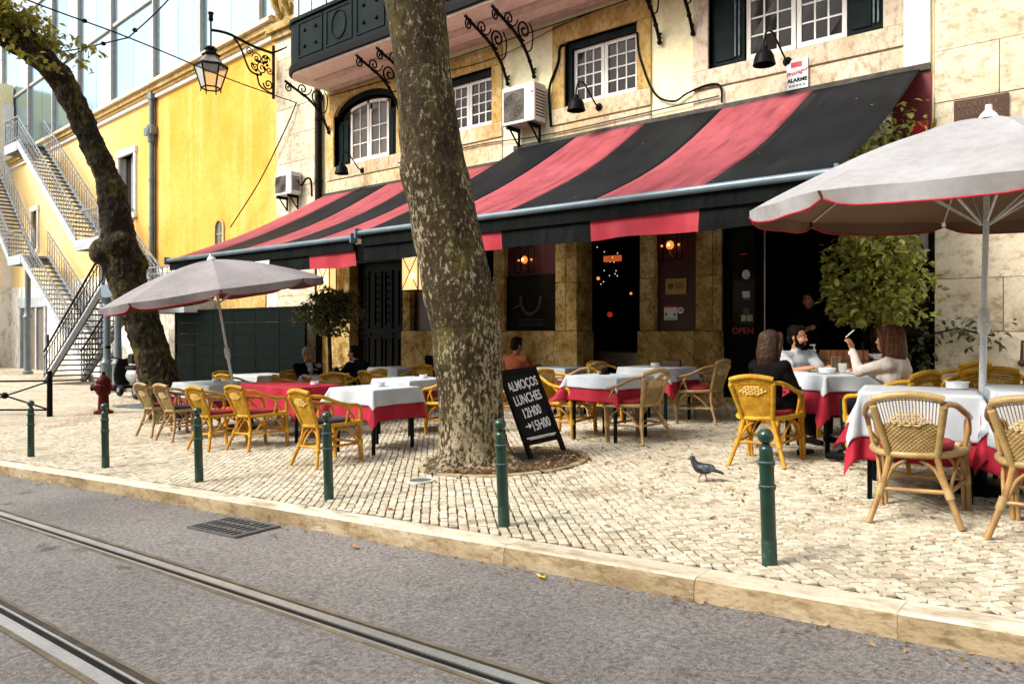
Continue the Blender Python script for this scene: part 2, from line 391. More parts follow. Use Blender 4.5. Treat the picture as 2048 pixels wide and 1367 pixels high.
M['bollard_worn'] = pm('worn_green_paint', (.012, .05, .03), (.12, .12, .11), rough=.5, sc=22, lo=.34, hi=.42, bmp=.3)
M['black_paint'] = pm('glossy_black_paint', (.007, .007, .006), (.010, .009, .008), rough=.28, sc=4, bmp=.08, spec=.5)
M['dark_green_paint'] = pm('dark_green_paint', (.010, .026, .024), (.006, .015, .014), rough=.3, sc=4, bmp=.08)
M['stair_white'] = pm('pale_grey_paint', (.42, .46, .50), (.30, .335, .37), rough=.45, sc=5, bmp=.1)
M['stair_dark'] = pm('dark_stair_iron', (.036, .033, .03), (.02, .018, .015), rough=.5, sc=7, bmp=.15)
M['stair_rail'] = pm('stair_rail_iron', (.26, .28, .30), (.15, .165, .18), rough=.5, sc=7, bmp=.1)
M['blue_grey'] = pm('blue_grey_paint', (.13, .17, .19), (.09, .12, .135), rough=.4, sc=5, bmp=.08)
M['hoarding'] = pm('dark_green_sheet', (.0015, .0095, .0075), (.001, .007, .005), rough=.5, sc=3, bmp=.1)
M['wicker_gold'] = pm('golden_wicker', (.62, .37, .035), (.42, .21, .015), rough=.55, spec=.15, sc=14, fine=90, bmp=.3, rnd=.14)
M['wicker_tan'] = pm('tan_wicker', (.44, .31, .125), (.30, .195, .065), rough=.45, sc=14, fine=90, bmp=.3, rnd=.12)
M['cane_gold'] = pm('golden_cane', (.66, .33, .035), (.44, .18, .016), rough=.5, spec=.2, sc=9, fine=70, bmp=.2, rnd=.12)
M['cane_tan'] = pm('brown_cane', (.42, .25, .095), (.24, .13, .045), rough=.32, sc=9, fine=70, bmp=.2, rnd=.12)
M['mullion'] = pm('grey_brown_mullion', (.42, .40, .38), (.34, .32, .30), rough=.5, bmp=.05)
M['grate_iron'] = pm('worn_grate_iron', (.13, .125, .12), (.09, .085, .08), rough=.6, sc=12, bmp=.3)
M['bead_gold'] = pm('pale_wicker_ornament', (.82, .56, .17), (.7, .42, .1), rough=.4, sc=10, bmp=.2)
M['bead_tan'] = pm('pale_tan_ornament', (.66, .5, .25), (.52, .36, .16), rough=.4, sc=10, bmp=.2)
def cushion():
    m, n, l, p = newmat('cushion_cloth'); oi = n.new('ShaderNodeObjectInfo')
    r = ramp(n, l, oi.outputs['Random'], [(0, (.36, .012, .02)), (.45, (.30, .012, .02)), (.55, (.075, .03, .045)), (1, (.05, .025, .04))])
    a = tex_noise(n, l, coords(n, l), 9, 4); ra = ramp(n, l, a.outputs[0], [(.3, (.75,)*3), (.7, (1.1,)*3)])
    l.new(mixc(n, l, 1, r.outputs[0], ra.outputs[0], 'MULTIPLY'), p.inputs['Base Color']); p.inputs['Roughness'].default_value = .8
    bump(n, l, p, tex_noise(n, l, coords(n, l), 220, 2).outputs[0], .2, .002)
    return m
M['cushion'] = cushion()
M['cloth_white'] = pm('white_tablecloth', (.54, .58, .62), (.48, .52, .565), rough=.85, sc=5, fine=200, bmp=.12, bd=.002, spec=.2)
M['cloth_red'] = pm('red_tablecloth', (.42, .014, .038), (.33, .010, .028), rough=.75, sc=5, fine=200, bmp=.15, bd=.002, spec=.3)
M['ceramic'] = pm('white_ceramic', (.78, .80, .82), (.72, .74, .76), rough=.2, sc=4, bmp=0)
M['table_leg'] = pm('green_black_iron', (.012, .022, .02), (.008, .014, .013), rough=.35, sc=6, bmp=.1)
def canopy(name, c1, c2):
    m, n, l, p = newmat(name)
    a = tex_noise(n, l, coords(n, l), 2.2, 6, .6); r = ramp(n, l, a.outputs[0], [(.35, c2), (.62, c1)])
    f = tex_noise(n, l, coords(n, l), 14, 5, .6); rf = ramp(n, l, f.outputs[0], [(.3, (.88,)*3), (.6, (1.04,)*3)])
    col = mixc(n, l, 1, r.outputs[0], rf.outputs[0], 'MULTIPLY'); g = n.new('ShaderNodeNewGeometry')
    col = mixc(n, l, g.outputs['Backfacing'], (.20, .13, .085), col); l.new(col, p.inputs['Base Color'])     # shade under the canopy painted in as brown inside, pale canvas outside
    p.inputs['Roughness'].default_value = .8; p.inputs['Specular IOR Level'].default_value = .2
    tr = n.new('ShaderNodeBsdfTranslucent'); l.new(mixc(n, l, 1, col, (.70, .46, .32), 'MULTIPLY'), tr.inputs[0])
    mx = n.new('ShaderNodeMixShader'); mx.inputs[0].default_value = .07
    out = n['Material Output']; l.new(p.outputs[0], mx.inputs[1]); l.new(tr.outputs[0], mx.inputs[2]); l.new(mx.outputs[0], out.inputs[0])
    bump(n, l, p, a.outputs[0], .25, .03)
    return m
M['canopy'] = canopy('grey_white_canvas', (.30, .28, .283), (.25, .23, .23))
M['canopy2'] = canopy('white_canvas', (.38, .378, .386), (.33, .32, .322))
M['piping'] = pm('red_piping', (.45, .012, .04), rough=.7, bmp=0)
M['pole_white'] = pm('white_pole', (.74, .77, .80), (.62, .66, .70), rough=.35, sc=6, bmp=.05)
M['plastic_white'] = pm('off_white_plastic', (.72, .71, .66), (.62, .60, .54), rough=.45, sc=4, bmp=.05)
M['plastic_dark'] = pm('dark_plastic', (.018, .018, .018), rough=.4, bmp=.05)
M['red_panel'] = pm('oxblood_panel', (.060, .004, .006), (.04, .003, .004), rough=.4, sc=3, bmp=.05)
M['red_flat'] = pm('bright_red_paint', (.5, .01, .02), rough=.4, bmp=.05)
M['hydrant'] = pm('hydrant_red', (.085, .005, .005), (.04, .004, .004), spec=.1, rough=.45, sc=9, bmp=.2)
M['brass'] = pm('brass_plate', (.42, .27, .08), (.34, .2, .05), rough=.4, metal=.5, sc=8, bmp=.1)
M['bronze'] = pm('bronze_plate', (.07, .032, .012), (.045, .02, .008), rough=.45, metal=.3, sc=9, bmp=.2)
M['bronze_letter'] = pm('bronze_letter', (.19, .09, .035), rough=.4, metal=.3, bmp=0)
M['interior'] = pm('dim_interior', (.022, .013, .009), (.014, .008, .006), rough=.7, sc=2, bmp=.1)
M['wood_dark'] = pm('dark_wood', (.10, .045, .018), (.06, .026, .01), rough=.45, sc=8, stretch=(1, 1, 6), bmp=.2)
M['wood_box'] = pm('brown_box_wood', (.28, .10, .028), (.18, .06, .016), rough=.5, sc=6, stretch=(1, 8, 1), bmp=.2)
M['black_matte'] = pm('blackboard', (.024, .024, .023), (.034, .034, .032), rough=.75, sc=7, bmp=.1)
M['chalk'] = pm('chalk', (.82, .82, .80), (.7, .7, .68), rough=.9, sc=40, bmp=.2)
M['worn_frame'] = pm('worn_black_frame', (.02, .019, .018), (.16, .15, .13), rough=.6, sc=18, lo=.28, hi=.36, bmp=.2)
M['soil'] = pm('tree_pit_soil', (.075, .05, .026), (.04, .026, .013), rough=.95, sc=12, fine=70, bmp=.8, bd=.015)
M['bulb'] = emit('warm_bulb', (1, .27, .05), .55)
M['filament'] = emit('bulb_filament', (1, .6, .2), 4)
M['bulb_dim'] = emit('dim_warm_bulb', (1, .30, .06), .5)
M['bulb_white'] = emit('fairy_light', (1, .92, .8), .45)
M['red_glow'] = emit('red_lamp', (.8, .04, .015), .16)
def glass(name, c, rough=.03, spec=.8):
    m, n, l, p = newmat(name); a = tex_noise(n, l, coords(n, l, 'Object'), .7, 3)
    r = ramp(n, l, a.outputs[0], [(.35, tuple(x*.6 for x in c)), (.65, c)]); l.new(r.outputs[0], p.inputs['Base Color'])
    p.inputs['Roughness'].default_value = rough; p.inputs['Specular IOR Level'].default_value = spec
    bump(n, l, p, a.outputs[0], .02, .02)
    return m
M['pane'] = glass('dark_window_pane', (.022, .018, .013), .08, .16)
M['pane_curtain'] = glass('curtained_pane', (.13, .115, .085), .1, .2)
def curtain_glass():
    m, n, l, p = newmat('reflective_curtain_glass'); oi = n.new('ShaderNodeObjectInfo')
    r = ramp(n, l, oi.outputs['Random'], [(0, (.34, .50, .56)), (1, (.46, .63, .69))]); l.new(r.outputs[0], p.inputs['Base Color'])
    p.inputs['Metallic'].default_value = .9; p.inputs['Roughness'].default_value = .18
    a = tex_noise(n, l, coords(n, l), .5, 2); bump(n, l, p, a.outputs[0], .05, .05)
    return m
M['curtain_glass'] = curtain_glass()
def clear_glass():
    m, n, l, p = newmat('lantern_glass'); p.inputs['Base Color'].default_value = (.9, .9, .86, 1); p.inputs['Roughness'].default_value = .25
    p.inputs['Transmission Weight'].default_value = .75; p.inputs['IOR'].default_value = 1.1
    return m
M['lantern_glass'] = clear_glass()
def leafmat(name, cols, trans=.25, gloss=.35):
    m, n, l, p = newmat(name); g = n.new('ShaderNodeNewGeometry'); oi = n.new('ShaderNodeObjectInfo')
    rnd = math_(n, l, 'FRACT', math_(n, l, 'ADD', g.outputs['Random Per Island'], math_(n, l, 'MULTIPLY', oi.outputs['Random'], 5.17)))
    k = len(cols)-1; r = ramp(n, l, rnd, [(i/k, c) for i, c in enumerate(cols)])
    l.new(r.outputs[0], p.inputs['Base Color']); p.inputs['Roughness'].default_value = gloss; p.inputs['Specular IOR Level'].default_value = .5
    tr = n.new('ShaderNodeBsdfTranslucent'); l.new(r.outputs[0], tr.inputs[0])
    mx = n.new('ShaderNodeMixShader'); mx.inputs[0].default_value = trans
    l.new(p.outputs[0], mx.inputs[1]); l.new(tr.outputs[0], mx.inputs[2]); l.new(mx.outputs[0], n['Material Output'].inputs[0])
    return m
M['leaf_bush'] = leafmat('bush_leaf', [(.09, .12, .012), (.24, .27, .03), (.42, .41, .07), (.28, .32, .045), (.62, .58, .19)], .2, .3)
M['leaf_dark'] = leafmat('dark_leaf', [(.035, .05, .012), (.07, .09, .018), (.15, .16, .05), (.09, .11, .025)])
M['leaf_plane'] = leafmat('plane_leaf', [(.10, .12, .012), (.22, .20, .02), (.33, .26, .03), (.16, .16, .018)], .4)
M['leaf_dry'] = leafmat('dry_leaf', [(.16, .075, .022), (.24, .13, .04), (.11, .05, .015), (.30, .16, .07), (.45, .27, .07)], .1, .6)
M['leaf_yellow'] = pm('yellow_leaf', (.78, .50, .05), (.66, .38, .03), rough=.5, sc=20, bmp=.2)
M['leaf_orange'] = pm('orange_leaf', (.55, .24, .06), (.4, .15, .03), rough=.55, sc=20, bmp=.2)
def text_obj(name, s, size, mat, parent, loc, rot, extrude=.001, bold=0, align='CENTER', sx=1, shear=0):
    cu = bpy.data.curves.new(name, 'FONT'); cu.body = s; cu.size = size; cu.align_x = align; cu.align_y = 'CENTER'
    cu.extrude = extrude; cu.offset = bold; cu.shear = shear; cu.resolution_u = 3
    t = bpy.data.objects.new(name, cu); COL.objects.link(t)
    dg = bpy.context.evaluated_depsgraph_get(); me = bpy.data.meshes.new_from_object(t.evaluated_get(dg))
    bpy.data.objects.remove(t); me.materials.clear(); me.materials.append(mat)
    o = bpy.data.objects.new(name, me); COL.objects.link(o); o.parent = parent; o.location = loc; o.rotation_euler = rot; o.scale = (sx, 1, 1)
    return o
FACE = (R(90), 0, 0)      # text standing upright, read from -Y
# ------------------------------------------------------------------ the ground: a street that falls away to the left
def sstep(t): t = max(0, min(1, t)); return t*t*(3-2*t)
def gx(X):
    if X > 6: X = 6+(X-6)*.3
    if X >= -14: return .0395*(X+1.5)
    return -.494-.075*(1-math.exp((X+14)/1.9))
def g(X, Y):
    c = .03-.018*sstep((-14-X)/8)
    return gx(X)+c*max(0, Y-4)
def kerb_y(X):
    if X < -13: return kerb_y(-13)+.085*(X+13)
    if X > 8: X = 8
    return 3.82+.0347*X-.0018*X*X
KW = .19; KH = .112
def groad(X, Y): return gx(X)-KH-.004*max(0, 3.3-Y)

b = MB()
xs = np.unique(np.concatenate([np.linspace(-200, -40, 9), np.linspace(-40, 10, 61), np.linspace(10, 150, 8)]))
n = len(xs); vs = []; fs = []
rows = 8
for i, X in enumerate(xs):
    yk = kerb_y(X)-KW*.5
    for j in range(rows):
        t = j/(rows-1); Y = yk-(1-t)**2*60 if t < 1 else yk
        vs.append((X, Y, groad(X, Y)))
for i in range(n-1):
    for j in range(rows-1):
        a = i*rows+j; fs.append((a, a+rows, a+rows+1, a+1))
b.add(vs, fs)
tag(b.build('road', M['asphalt'], smooth=180), kind='structure')
# sidewalk bed: sand under the cobbles near by, worn limestone setts as a sheet where single stones can no longer be told apart
XC = -15.0
def bed(x0, x1, nx, dz, name, mat, parent=None, ymax=13.2):
    b = MB(); xs = np.linspace(x0, x1, nx); ny = 14; vs = []; fs = []
    for X in xs:
        yk = kerb_y(X)-.04
        for j in range(ny):
            Y = yk+(ymax-yk)*j/(ny-1); vs.append((X, Y, g(X, Y)+dz))
    for i in range(nx-1):
        for j in range(ny-1):
            a = i*ny+j; fs.append((a, a+ny, a+ny+1, a+1))
    b.add(vs, fs); return b.build(name, mat, parent, smooth=180)
side = tag(bed(-60, XC, 46, 0, 'sidewalk', M['far_pave'], ymax=16), kind='structure')
bed(4.58, 60, 25, 0, 'distant_setts', M['far_pave'], side, ymax=11.3)
bed(XC, 4.6, 25, -.016, 'sand_bed', M['joint_sand'], side)
PIT = Vector((-5.0, 5.95)); PR = .88
def in_view(X, Y, Z, mx=60):
    cx = .7725*X+.635*Y; d = -.635*X+.7725*Y
    if d < .5: return None
    px = 1024+1500*cx/d; py = 661-(Z-EYE)/d*1500
    return (px, py, d) if (-mx < px < 2048+mx and py < 1367+mx) else None
# cobbles: laid diagonally, the stones nearest the camera are single objects
P = .067; cells = []
cc, ss = cos(R(45)), sin(R(45))
for i in range(-290, 290):
    for j in range(-290, 290):
        u = i*P; v = j*P+(.022*sin(i*.9)+.014*sin(i*2.3)); u += .010*noise.noise(Vector((i*.11, j*.13, 1))); v += .012*noise.noise(Vector((i*.12, j*.1, 7)))
        X = -6+cc*u-ss*v; Y = 7+ss*u+cc*v
        if X < XC or X > 4.6 or Y > 11.24 or Y < kerb_y(X)+.035: continue
        if (Vector((X, Y))-PIT).length < PR+.02: continue
        q = in_view(X, Y, g(X, Y), 1500)
        if q: cells.append((q[2], X, Y))
cells.sort()
def cobble_shape(rng):
    """one sett: five faces, slightly domed and skewed"""
    h = P*.5-.0030; p = []
    for z, k in ((-.02, 1.0), (-.0015, .985), (0, .92)):
        for (x, y) in ((-1, -1), (1, -1), (1, 1), (-1, 1)): p.append([x*(h-.0024)*k, y*h*k, z])
    for c_ in range(4):
        dx, dy = rng.uniform(-.0075, .004), rng.uniform(-.0075, .004)
        sx = (-1, 1, 1, -1)[c_]; sy = (-1, -1, 1, 1)[c_]
        for r_ in range(3): p[r_*4+c_][0] += sx*dx; p[r_*4+c_][1] += sy*dy
    f = [(8, 9, 10, 11)]
    for r_ in (0, 4):
        for c_ in range(4): f.append((r_+c_, r_+(c_+1) % 4, r_+4+(c_+1) % 4, r_+4+c_))
    return p, f
rng = random.Random(3)
shapes = []
for k in range(14):
    p, f = cobble_shape(rng); bb = MB(); bb.add(p, f); shapes.append((p, f, bb.mesh('cobble', M['cobble'])))
near = set()
vis = [c_ for c_ in cells if in_view(c_[1], c_[2], g(c_[1], c_[2]), 0)]
for d, X, Y in vis[:300]:
    near.add((X, Y))
    link_mesh('cobble', rng.choice(shapes)[2], side, (X, Y, g(X, Y)+rng.uniform(-.002, .002)), (rng.uniform(-.025, .025), rng.uniform(-.025, .025), R(45)+rng.uniform(-.07, .07)))
V = np.zeros((len(cells)*12, 3), np.float32); FL = []; q = 0
for d, X, Y in cells:
    if (X, Y) in near: continue
    p, f, _ = rng.choice(shapes); a = R(45)+rng.uniform(-.07, .07); ca, sa = cos(a), sin(a)
    dz = rng.uniform(-.002, .002); tx, ty = rng.uniform(-.025, .025), rng.uniform(-.025, .025); z0 = g(X, Y)+dz
    for k, (x, y, z) in enumerate(p): V[q+k] = (X+ca*x-sa*y, Y+sa*x+ca*y, z0+z+tx*x+ty*y)
    FL.append(np.array(f)+q); q += 12
FL = np.concatenate(FL); me = bpy.data.meshes.new('cobbles'); me.from_pydata(V[:q].tolist(), [], FL.tolist()); me.materials.append(M['cobble'])
tag(link_mesh('cobbles', me, side), kind='stuff')

# kerb stones, each its own piece
kb = MB()
def kerb_block(x0, x1):
    bb = MB(); N = 5; gap = .0013; xs = [x0+gap+(x1-x0-2*gap)*i/N for i in range(N+1)]; vs = []
    for X in xs:
        yb = kerb_y(X); z = gx(X); ro = rng.uniform(-.004, .004)
        vs += [(X, yb, z-.2), (X, yb, z+.003), (X, yb-KW+.022+ro, z+.003), (X, yb-KW+.006+ro, z-.007), (X, yb-KW-.004+ro, z-.03), (X, yb-KW-.012+ro*2, z-.2)]
    fs = []; mi = []
    for i in range(N):
        for j in range(5):
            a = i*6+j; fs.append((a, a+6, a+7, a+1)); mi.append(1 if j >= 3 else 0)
    fs += [(0, 1, 2, 3, 4, 5), tuple(N*6+k for k in (5, 4, 3, 2, 1, 0))]; mi += [1, 1]
    for f, m_ in zip(fs, mi): bb.m = m_; bb.add([], []); bb.f.append(f); bb.mi.append(m_)
    bb.v = vs; return bb
kerb = bpy.data.objects.new('kerb', None); COL.objects.link(kerb); kerb['kind'] = 'structure'
jx = [4.6, 3.1, 1.5, .1, -.78, -1.72, -2.95, -4.35, -5.2, -7.1, -8.7, -10.6, -12.4, -14.2, -16.2, -18.4, -21, -24, -28, -33, -40]
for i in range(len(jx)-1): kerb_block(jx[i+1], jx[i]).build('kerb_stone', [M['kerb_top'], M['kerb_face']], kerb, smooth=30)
tag(kerb, kind='structure')

# tram rails sunk in the asphalt
def rail(name, label, off):
    """grooved rail following the street; off = line of the groove"""
    r_ = thing(name, label, 'tram rail', (-3, off(-3), groad(-3, 2)), group='tram rails set in the asphalt')
    xs = list(np.linspace(-30, 12, 85))
    def strip(nm, y0, y1, z0, z1, mat, wav=0):
        bb = MB(org=r_.location); vs = []
        for X in xs:
            Y = off(X); z = groad(X, Y); w_ = wav*noise.noise((X*3, off(0), y0*9))
            vs += [(X, Y+y0+w_*(y0 < -.06), z-.05), (X, Y+y0+w_*(y0 < -.06), z+z0), (X, Y+y1+w_*(y1 > .06), z+z1), (X, Y+y1+w_*(y1 > .06), z-.05)]
        fs = []
        for i in range(len(xs)-1):
            for j in range(3):
                a = i*4+j; fs.append((a, a+4, a+5, a+1))
        bb.add(vs, fs); return bb.build(nm, mat, r_, smooth=30)
    return r_, strip
def off1(X): return 2.27+.004*(X+3)-.0016*(X+3)**2 if X < -3 else 2.27+.004*(X+3)
def off2(X): return off1(X)-.90
r1, st = rail('tram_rail', 'grooved steel tram rail nearer the kerb', off1)
st('rail_head', .010, .066, .011, .011, M['steel']); st('rail_groove', -.026, .010, .0045, .0045, M['plastic_dark']); st('rail_lip', -.040, -.026, .009, .009, M['steel'])
st('rail_flank', .066, .098, .0055, .0055, M['rust_steel']); st('sealing_strip', .098, .122, .007, .007, M['seal'], .012); st('sealing_strip', -.062, -.040, .006, .006, M['seal'], .01)
r2, st = rail('tram_rail', 'grooved steel tram rail crossing the lower left corner, further from the kerb', off2)
st('rail_head', -.072, -.012, .011, .011, M['steel']); st('rail_groove', -.012, .026, .0045, .0045, M['plastic_dark']); st('rail_lip', .026, .040, .009, .009, M['steel'])
st('rail_flank', .040, .078, .0055, .0055, M['rust_steel']); st('sealing_strip', -.098, -.072, .007, .007, M['seal'], .012); st('sealing_strip', .078, .095, .006, .006, M['seal'], .01)

# storm drain grate by the kerb
gl = (-5.36, 3.12, groad(-5.36, 3.12)+.004)
gr = thing('storm_drain_grate', 'cast iron storm drain grate in the road against the kerb', 'drain grate', gl, math.atan(.05), rot=(0, -.0395, math.atan(.052)))
bb = MB(); bb.box(-.31, .31, -.18, .18, -.02, .001); bb.build('sump', M['plastic_dark'], gr)
bb = MB(); bb.box(-.31, .31, -.195, -.175, -.02, .012); bb.box(-.31, .31, .175, .195, -.02, .012); bb.box(-.325, -.30, -.195, .195, -.02, .013); bb.box(.30, .325, -.195, .195, -.02, .013)
bb.box(-.30, .30, -.068, -.052, -.02, .0115); bb.box(-.30, .30, .052, .068, -.02, .0115); bb.build('frame', M['grate_iron'], gr)
me = None
for i in range(9):
    x = -.264+i*.066
    if me is None:
        q_ = MB(); q_.box(-.011, .011, -.175, .175, -.02, .010); me = q_.mesh('grate_bar', M['grate_iron'])
    link_mesh('grate_bar', me, gr, (x, 0, 0))
# manhole cover in the cobbles, and one on the far pavement
def manhole(name, label, x, y, r_, dz=.004):
    t = thing(name, label, 'manhole cover', (x, y, g(x, y)+dz), rot=(.02, -.039, .3))
    bb = MB(); bb.lathe([(r_*1.28, -.01), (r_*1.28, .004), (r_*1.08, .007), (r_*1.04, .001)], 24); bb.build('rim', M['kerb_top'], t, smooth=40)
    bb = MB(); bb.lathe([(r_*1.02, -.01), (r_, .003), (r_*.9, .001), (r_*.3, .003), (.001, .003)], 24); bb.build('cover', M['blue_grey'], t, smooth=40)
manhole('manhole_cover', 'small round grey valve cover in the cobbles before the big trunk', -5.0, 4.77, .10, .010)
t = thing('floor_grate', 'flat grey metal floor grate in the far pavement by the railing', 'floor grate', (-16.9, 7.9, g(-16.9, 7.9)+.006), rz=.1)
bb = MB(); bb.box(-1.1, 1.1, -.35, .35, -.01, .004); bb.build('plate', M['blue_grey'], t)
for k in range(10):
    bb = MB(); bb.box(-1.05+k*.22, -.93+k*.22, -.3, .3, .003, .008); bb.build('bar', M['alu'], t)

# ------------------------------------------------------------------ yellow building on the left: its wall runs back at a slight angle
YB = thing('yellow_building', 'bright yellow plastered building with a glass storey on top', 'building', (-17.2, 11.35, 0))
YB.rotation_euler = (0, 0, PI-.05)      # local +x runs along the wall away to the left, local +y points out of the wall (towards the street)
def yx(X): return -(X+17.2)             # distance along the wall from world X
CORN = 9.35
bb = MB(); bb.box(-.05, 26, -1.2, 0, 3.3, CORN-.4); wall_holes = None
yw = MB()
holes = [(yx(-26.69), yx(-28.04), 5.35, 7.45), (20.2, 21.0, 4.9, 6.6)]
def holed(bm_, x0, x1, z0, z1, holes, y0, y1):
    """wall slab with rectangular openings"""
    xs = sorted({x0, x1, *[min(max(h[i], x0), x1) for h in holes for i in (0, 1)]}); zs = sorted({z0, z1, *[min(max(h[i], z0), z1) for h in holes for i in (2, 3)]})
    for i in range(len(xs)-1):
        run = None
        for j in range(len(zs)-1):
            cx, cz = (xs[i]+xs[i+1])/2, (zs[j]+zs[j+1])/2
            solid = not any(h[0] < cx < h[1] and h[2] < cz < h[3] for h in holes)
            if solid: run = (run[0], zs[j+1]) if run else (zs[j], zs[j+1])
            if (not solid or j == len(zs)-2) and run:
                bm_.box(xs[i], xs[i+1], y0, y1, *run); run = None
holed(yw, 0, 26, 3.3, CORN-.4, holes, -1.0, 0)
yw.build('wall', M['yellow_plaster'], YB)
# pale stone base in large blocks
bx = [0, 1.6, 3.3, 5.0, 6.6, 8.2, 9.8, 11.6, 13.4, 15.2, 17.1, 18.9]; bz = [-1, .35, 1.3, 2.3, 3.3]
for i in range(len(bx)-1):
    for j in range(4):
        q_ = MB(); q_.box(bx[i]+.008, bx[i+1]-.008, -.9, .06+.004*((i+j) % 2), bz[j]+.008, bz[j+1]-.008); q_.build('base_stone', M['white_stone'], YB)
q_ = MB(); q_.box(0, 26, -1, .03, -1, 3.29); q_.build('base_core', M['white_stone'], YB)
for x0, x1 in ((22.5, 26),):
    q_ = MB(); q_.box(x0, x1, -.9, .06, -1, 3.3); q_.build('base_stone', M['white_stone'], YB)
# door in a white frame
q_ = MB(); q_.box(18.75, 18.98, -.2, .14, -1, 2.3); q_.box(22.35, 22.6, -.2, .14, -1, 2.3); q_.box(18.7, 22.65, -.2, .15, 2.3, 2.75); q_.box(20.05, 20.25, -.1, .12, -1, 2.3); q_.build('door_frame', M['stair_white'], YB)
dg_ = pm('grey_brown_door', (.15, .125, .09), (.10, .085, .06), rough=.5, sc=3, stretch=(1, 1, .3), bmp=.1)
for x0, x1 in ((18.98, 20.05), (20.25, 22.35)):
    q_ = MB(); q_.box(x0, x1, -.1, .04, -1, 2.3); dd = q_.build('door', dg_, YB)
    q_ = MB(); q_.box(x0+.12, x1-.12, .04, .06, .2, 2.05); q_.box(x0+.12, x1-.12, .04, .06, -.5, .05); q_.build('door_panel', dg_, dd)
q_ = MB(); q_.box(18.5, 18.62, .06, .12, .6, 1.1); q_.build('letter_box', M['plastic_dark'], YB)
# cornice of stacked mouldings
for z0, z1, y, m_ in ((CORN-.40, CORN-.28, .10, 'white_trim'), (CORN-.28, CORN-.20, .16, 'lintel_stone'), (CORN-.20, CORN-.05, .24, 'lintel_stone'), (CORN-.05, CORN+.06, .36, 'pale_stone'), (CORN+.06, CORN+.11, .30, 'lintel_stone')):
    q_ = MB(); q_.box(-.02, 26.0+y, -1, y, z0, z1); q_.build('cornice', M[m_], YB)
# windows of the yellow wall
def ywin(x0, x1, z0, z1):
    q_ = MB(); f_ = .16
    q_.box(x0-f_, x0, -.25, .07, z0-.02, z1); q_.box(x1, x1+f_, -.25, .07, z0-.02, z1); q_.box(x0-f_-.04, x1+f_+.04, -.25, .10, z1, z1+.22); q_.box(x0-f_-.04, x1+f_+.04, -.25, .11, z0-.16, z0-.02)
    w_ = q_.build('window', M['white_trim'], YB)
    mx = (x0+x1)/2
    q_ = MB(); q_.box(mx-.04, mx+.04, -.22, -.15, z0, z1); q_.box(x0, x0+.06, -.22, -.15, z0, z1); q_.box(x1-.06, x1, -.22, -.15, z0, z1); q_.build('window_frame', M['stair_white'], w_)
    for a_, b_ in ((x0+.06, mx-.04), (mx+.04, x1-.06)):
        q_ = MB(); q_.box(a_, b_, -.24, -.2, z0, z1); q_.build('pane', M['pane'], w_)
ywin(*holes[0]); ywin(*holes[1])
# arched niche
q_ = MB(); pts = []
for k in range(13):
    a_ = PI*k/12; pts.append((.30*cos(a_), .30*sin(a_)))
ol = [(.30, -.5)]+pts+[(-.30, -.5)]; il = [(.22, -.5)]+[(.22*cos(PI*k/12), .22*sin(PI*k/12)) for k in range(13)]+[(-.22, -.5)]
nv = len(ol)
q_.add([(3.32+x, .05, 4.25+z) for x, z in ol]+[(3.32+x, .05, 4.25+z) for x, z in il]+[(3.32+x, -.02, 4.25+z) for x, z in ol]+[(3.32+x, .003, 4.25+z) for x, z in il],
       [(i, i+1, nv+i+1, nv+i) for i in range(nv-1)]+[(i, 2*nv+i, 2*nv+i+1, i+1) for i in range(nv-1)]+[(nv+i, nv+i+1, 3*nv+i+1, 3*nv+i) for i in range(nv-1)])
nw = q_.build('window', M['lintel_stone'], YB)
q_ = MB(); q_.prism([(3.32+x, 4.25+z) for x, z in il], .004, -.1); q_.build('pane', M['pane_curtain'], nw)
q_ = MB(); q_.box(3.31, 3.33, .004, .02, 3.75, 4.45); q_.box(3.1, 3.54, .004, .02, 4.08, 4.1); q_.build('window_bar', M['stair_white'], nw)
# glass storey: panels between slender mullions, two tiers
mz = [CORN+.11, 12.45, 15.9]
mxs = [.2]+[yx(X) for X in (-18.3, -21.8, -25.2, -28.9, -32.4, -35.5, -38.9)]+[25.9]
for tier in range(2):
    z0, z1 = mz[tier]+.05, mz[tier+1]-.05
    for i in range(len(mxs)-1):
        x0, x1 = mxs[i], mxs[i+1]
        for k in range(2):
            a_ = x0+(x1-x0)*k/2+(.07 if k == 0 else .008); b_ = x0+(x1-x0)*(k+1)/2-(.07 if k == 1 else .008)
            if b_-a_ < .1: continue
            q_ = MB(); q_.box(a_, b_, -.14, -.10+.004*k, z0, z1); q_.build('glass_panel', M['curtain_glass'], YB)
for x in mxs:
    q_ = MB(); q_.box(x-.05, x+.05, -.2, .02, mz[0], 16); q_.build('mullion', M['mullion'], YB)
for z in mz[1:]:
    q_ = MB(); q_.box(0, 26, -.18, -.03, z-.06, z+.06); q_.build('transom', M['mullion'], YB)
q_ = MB(); q_.box(0, 26, -8, -.3, 3, 16); q_.build('core', M['interior'], YB)
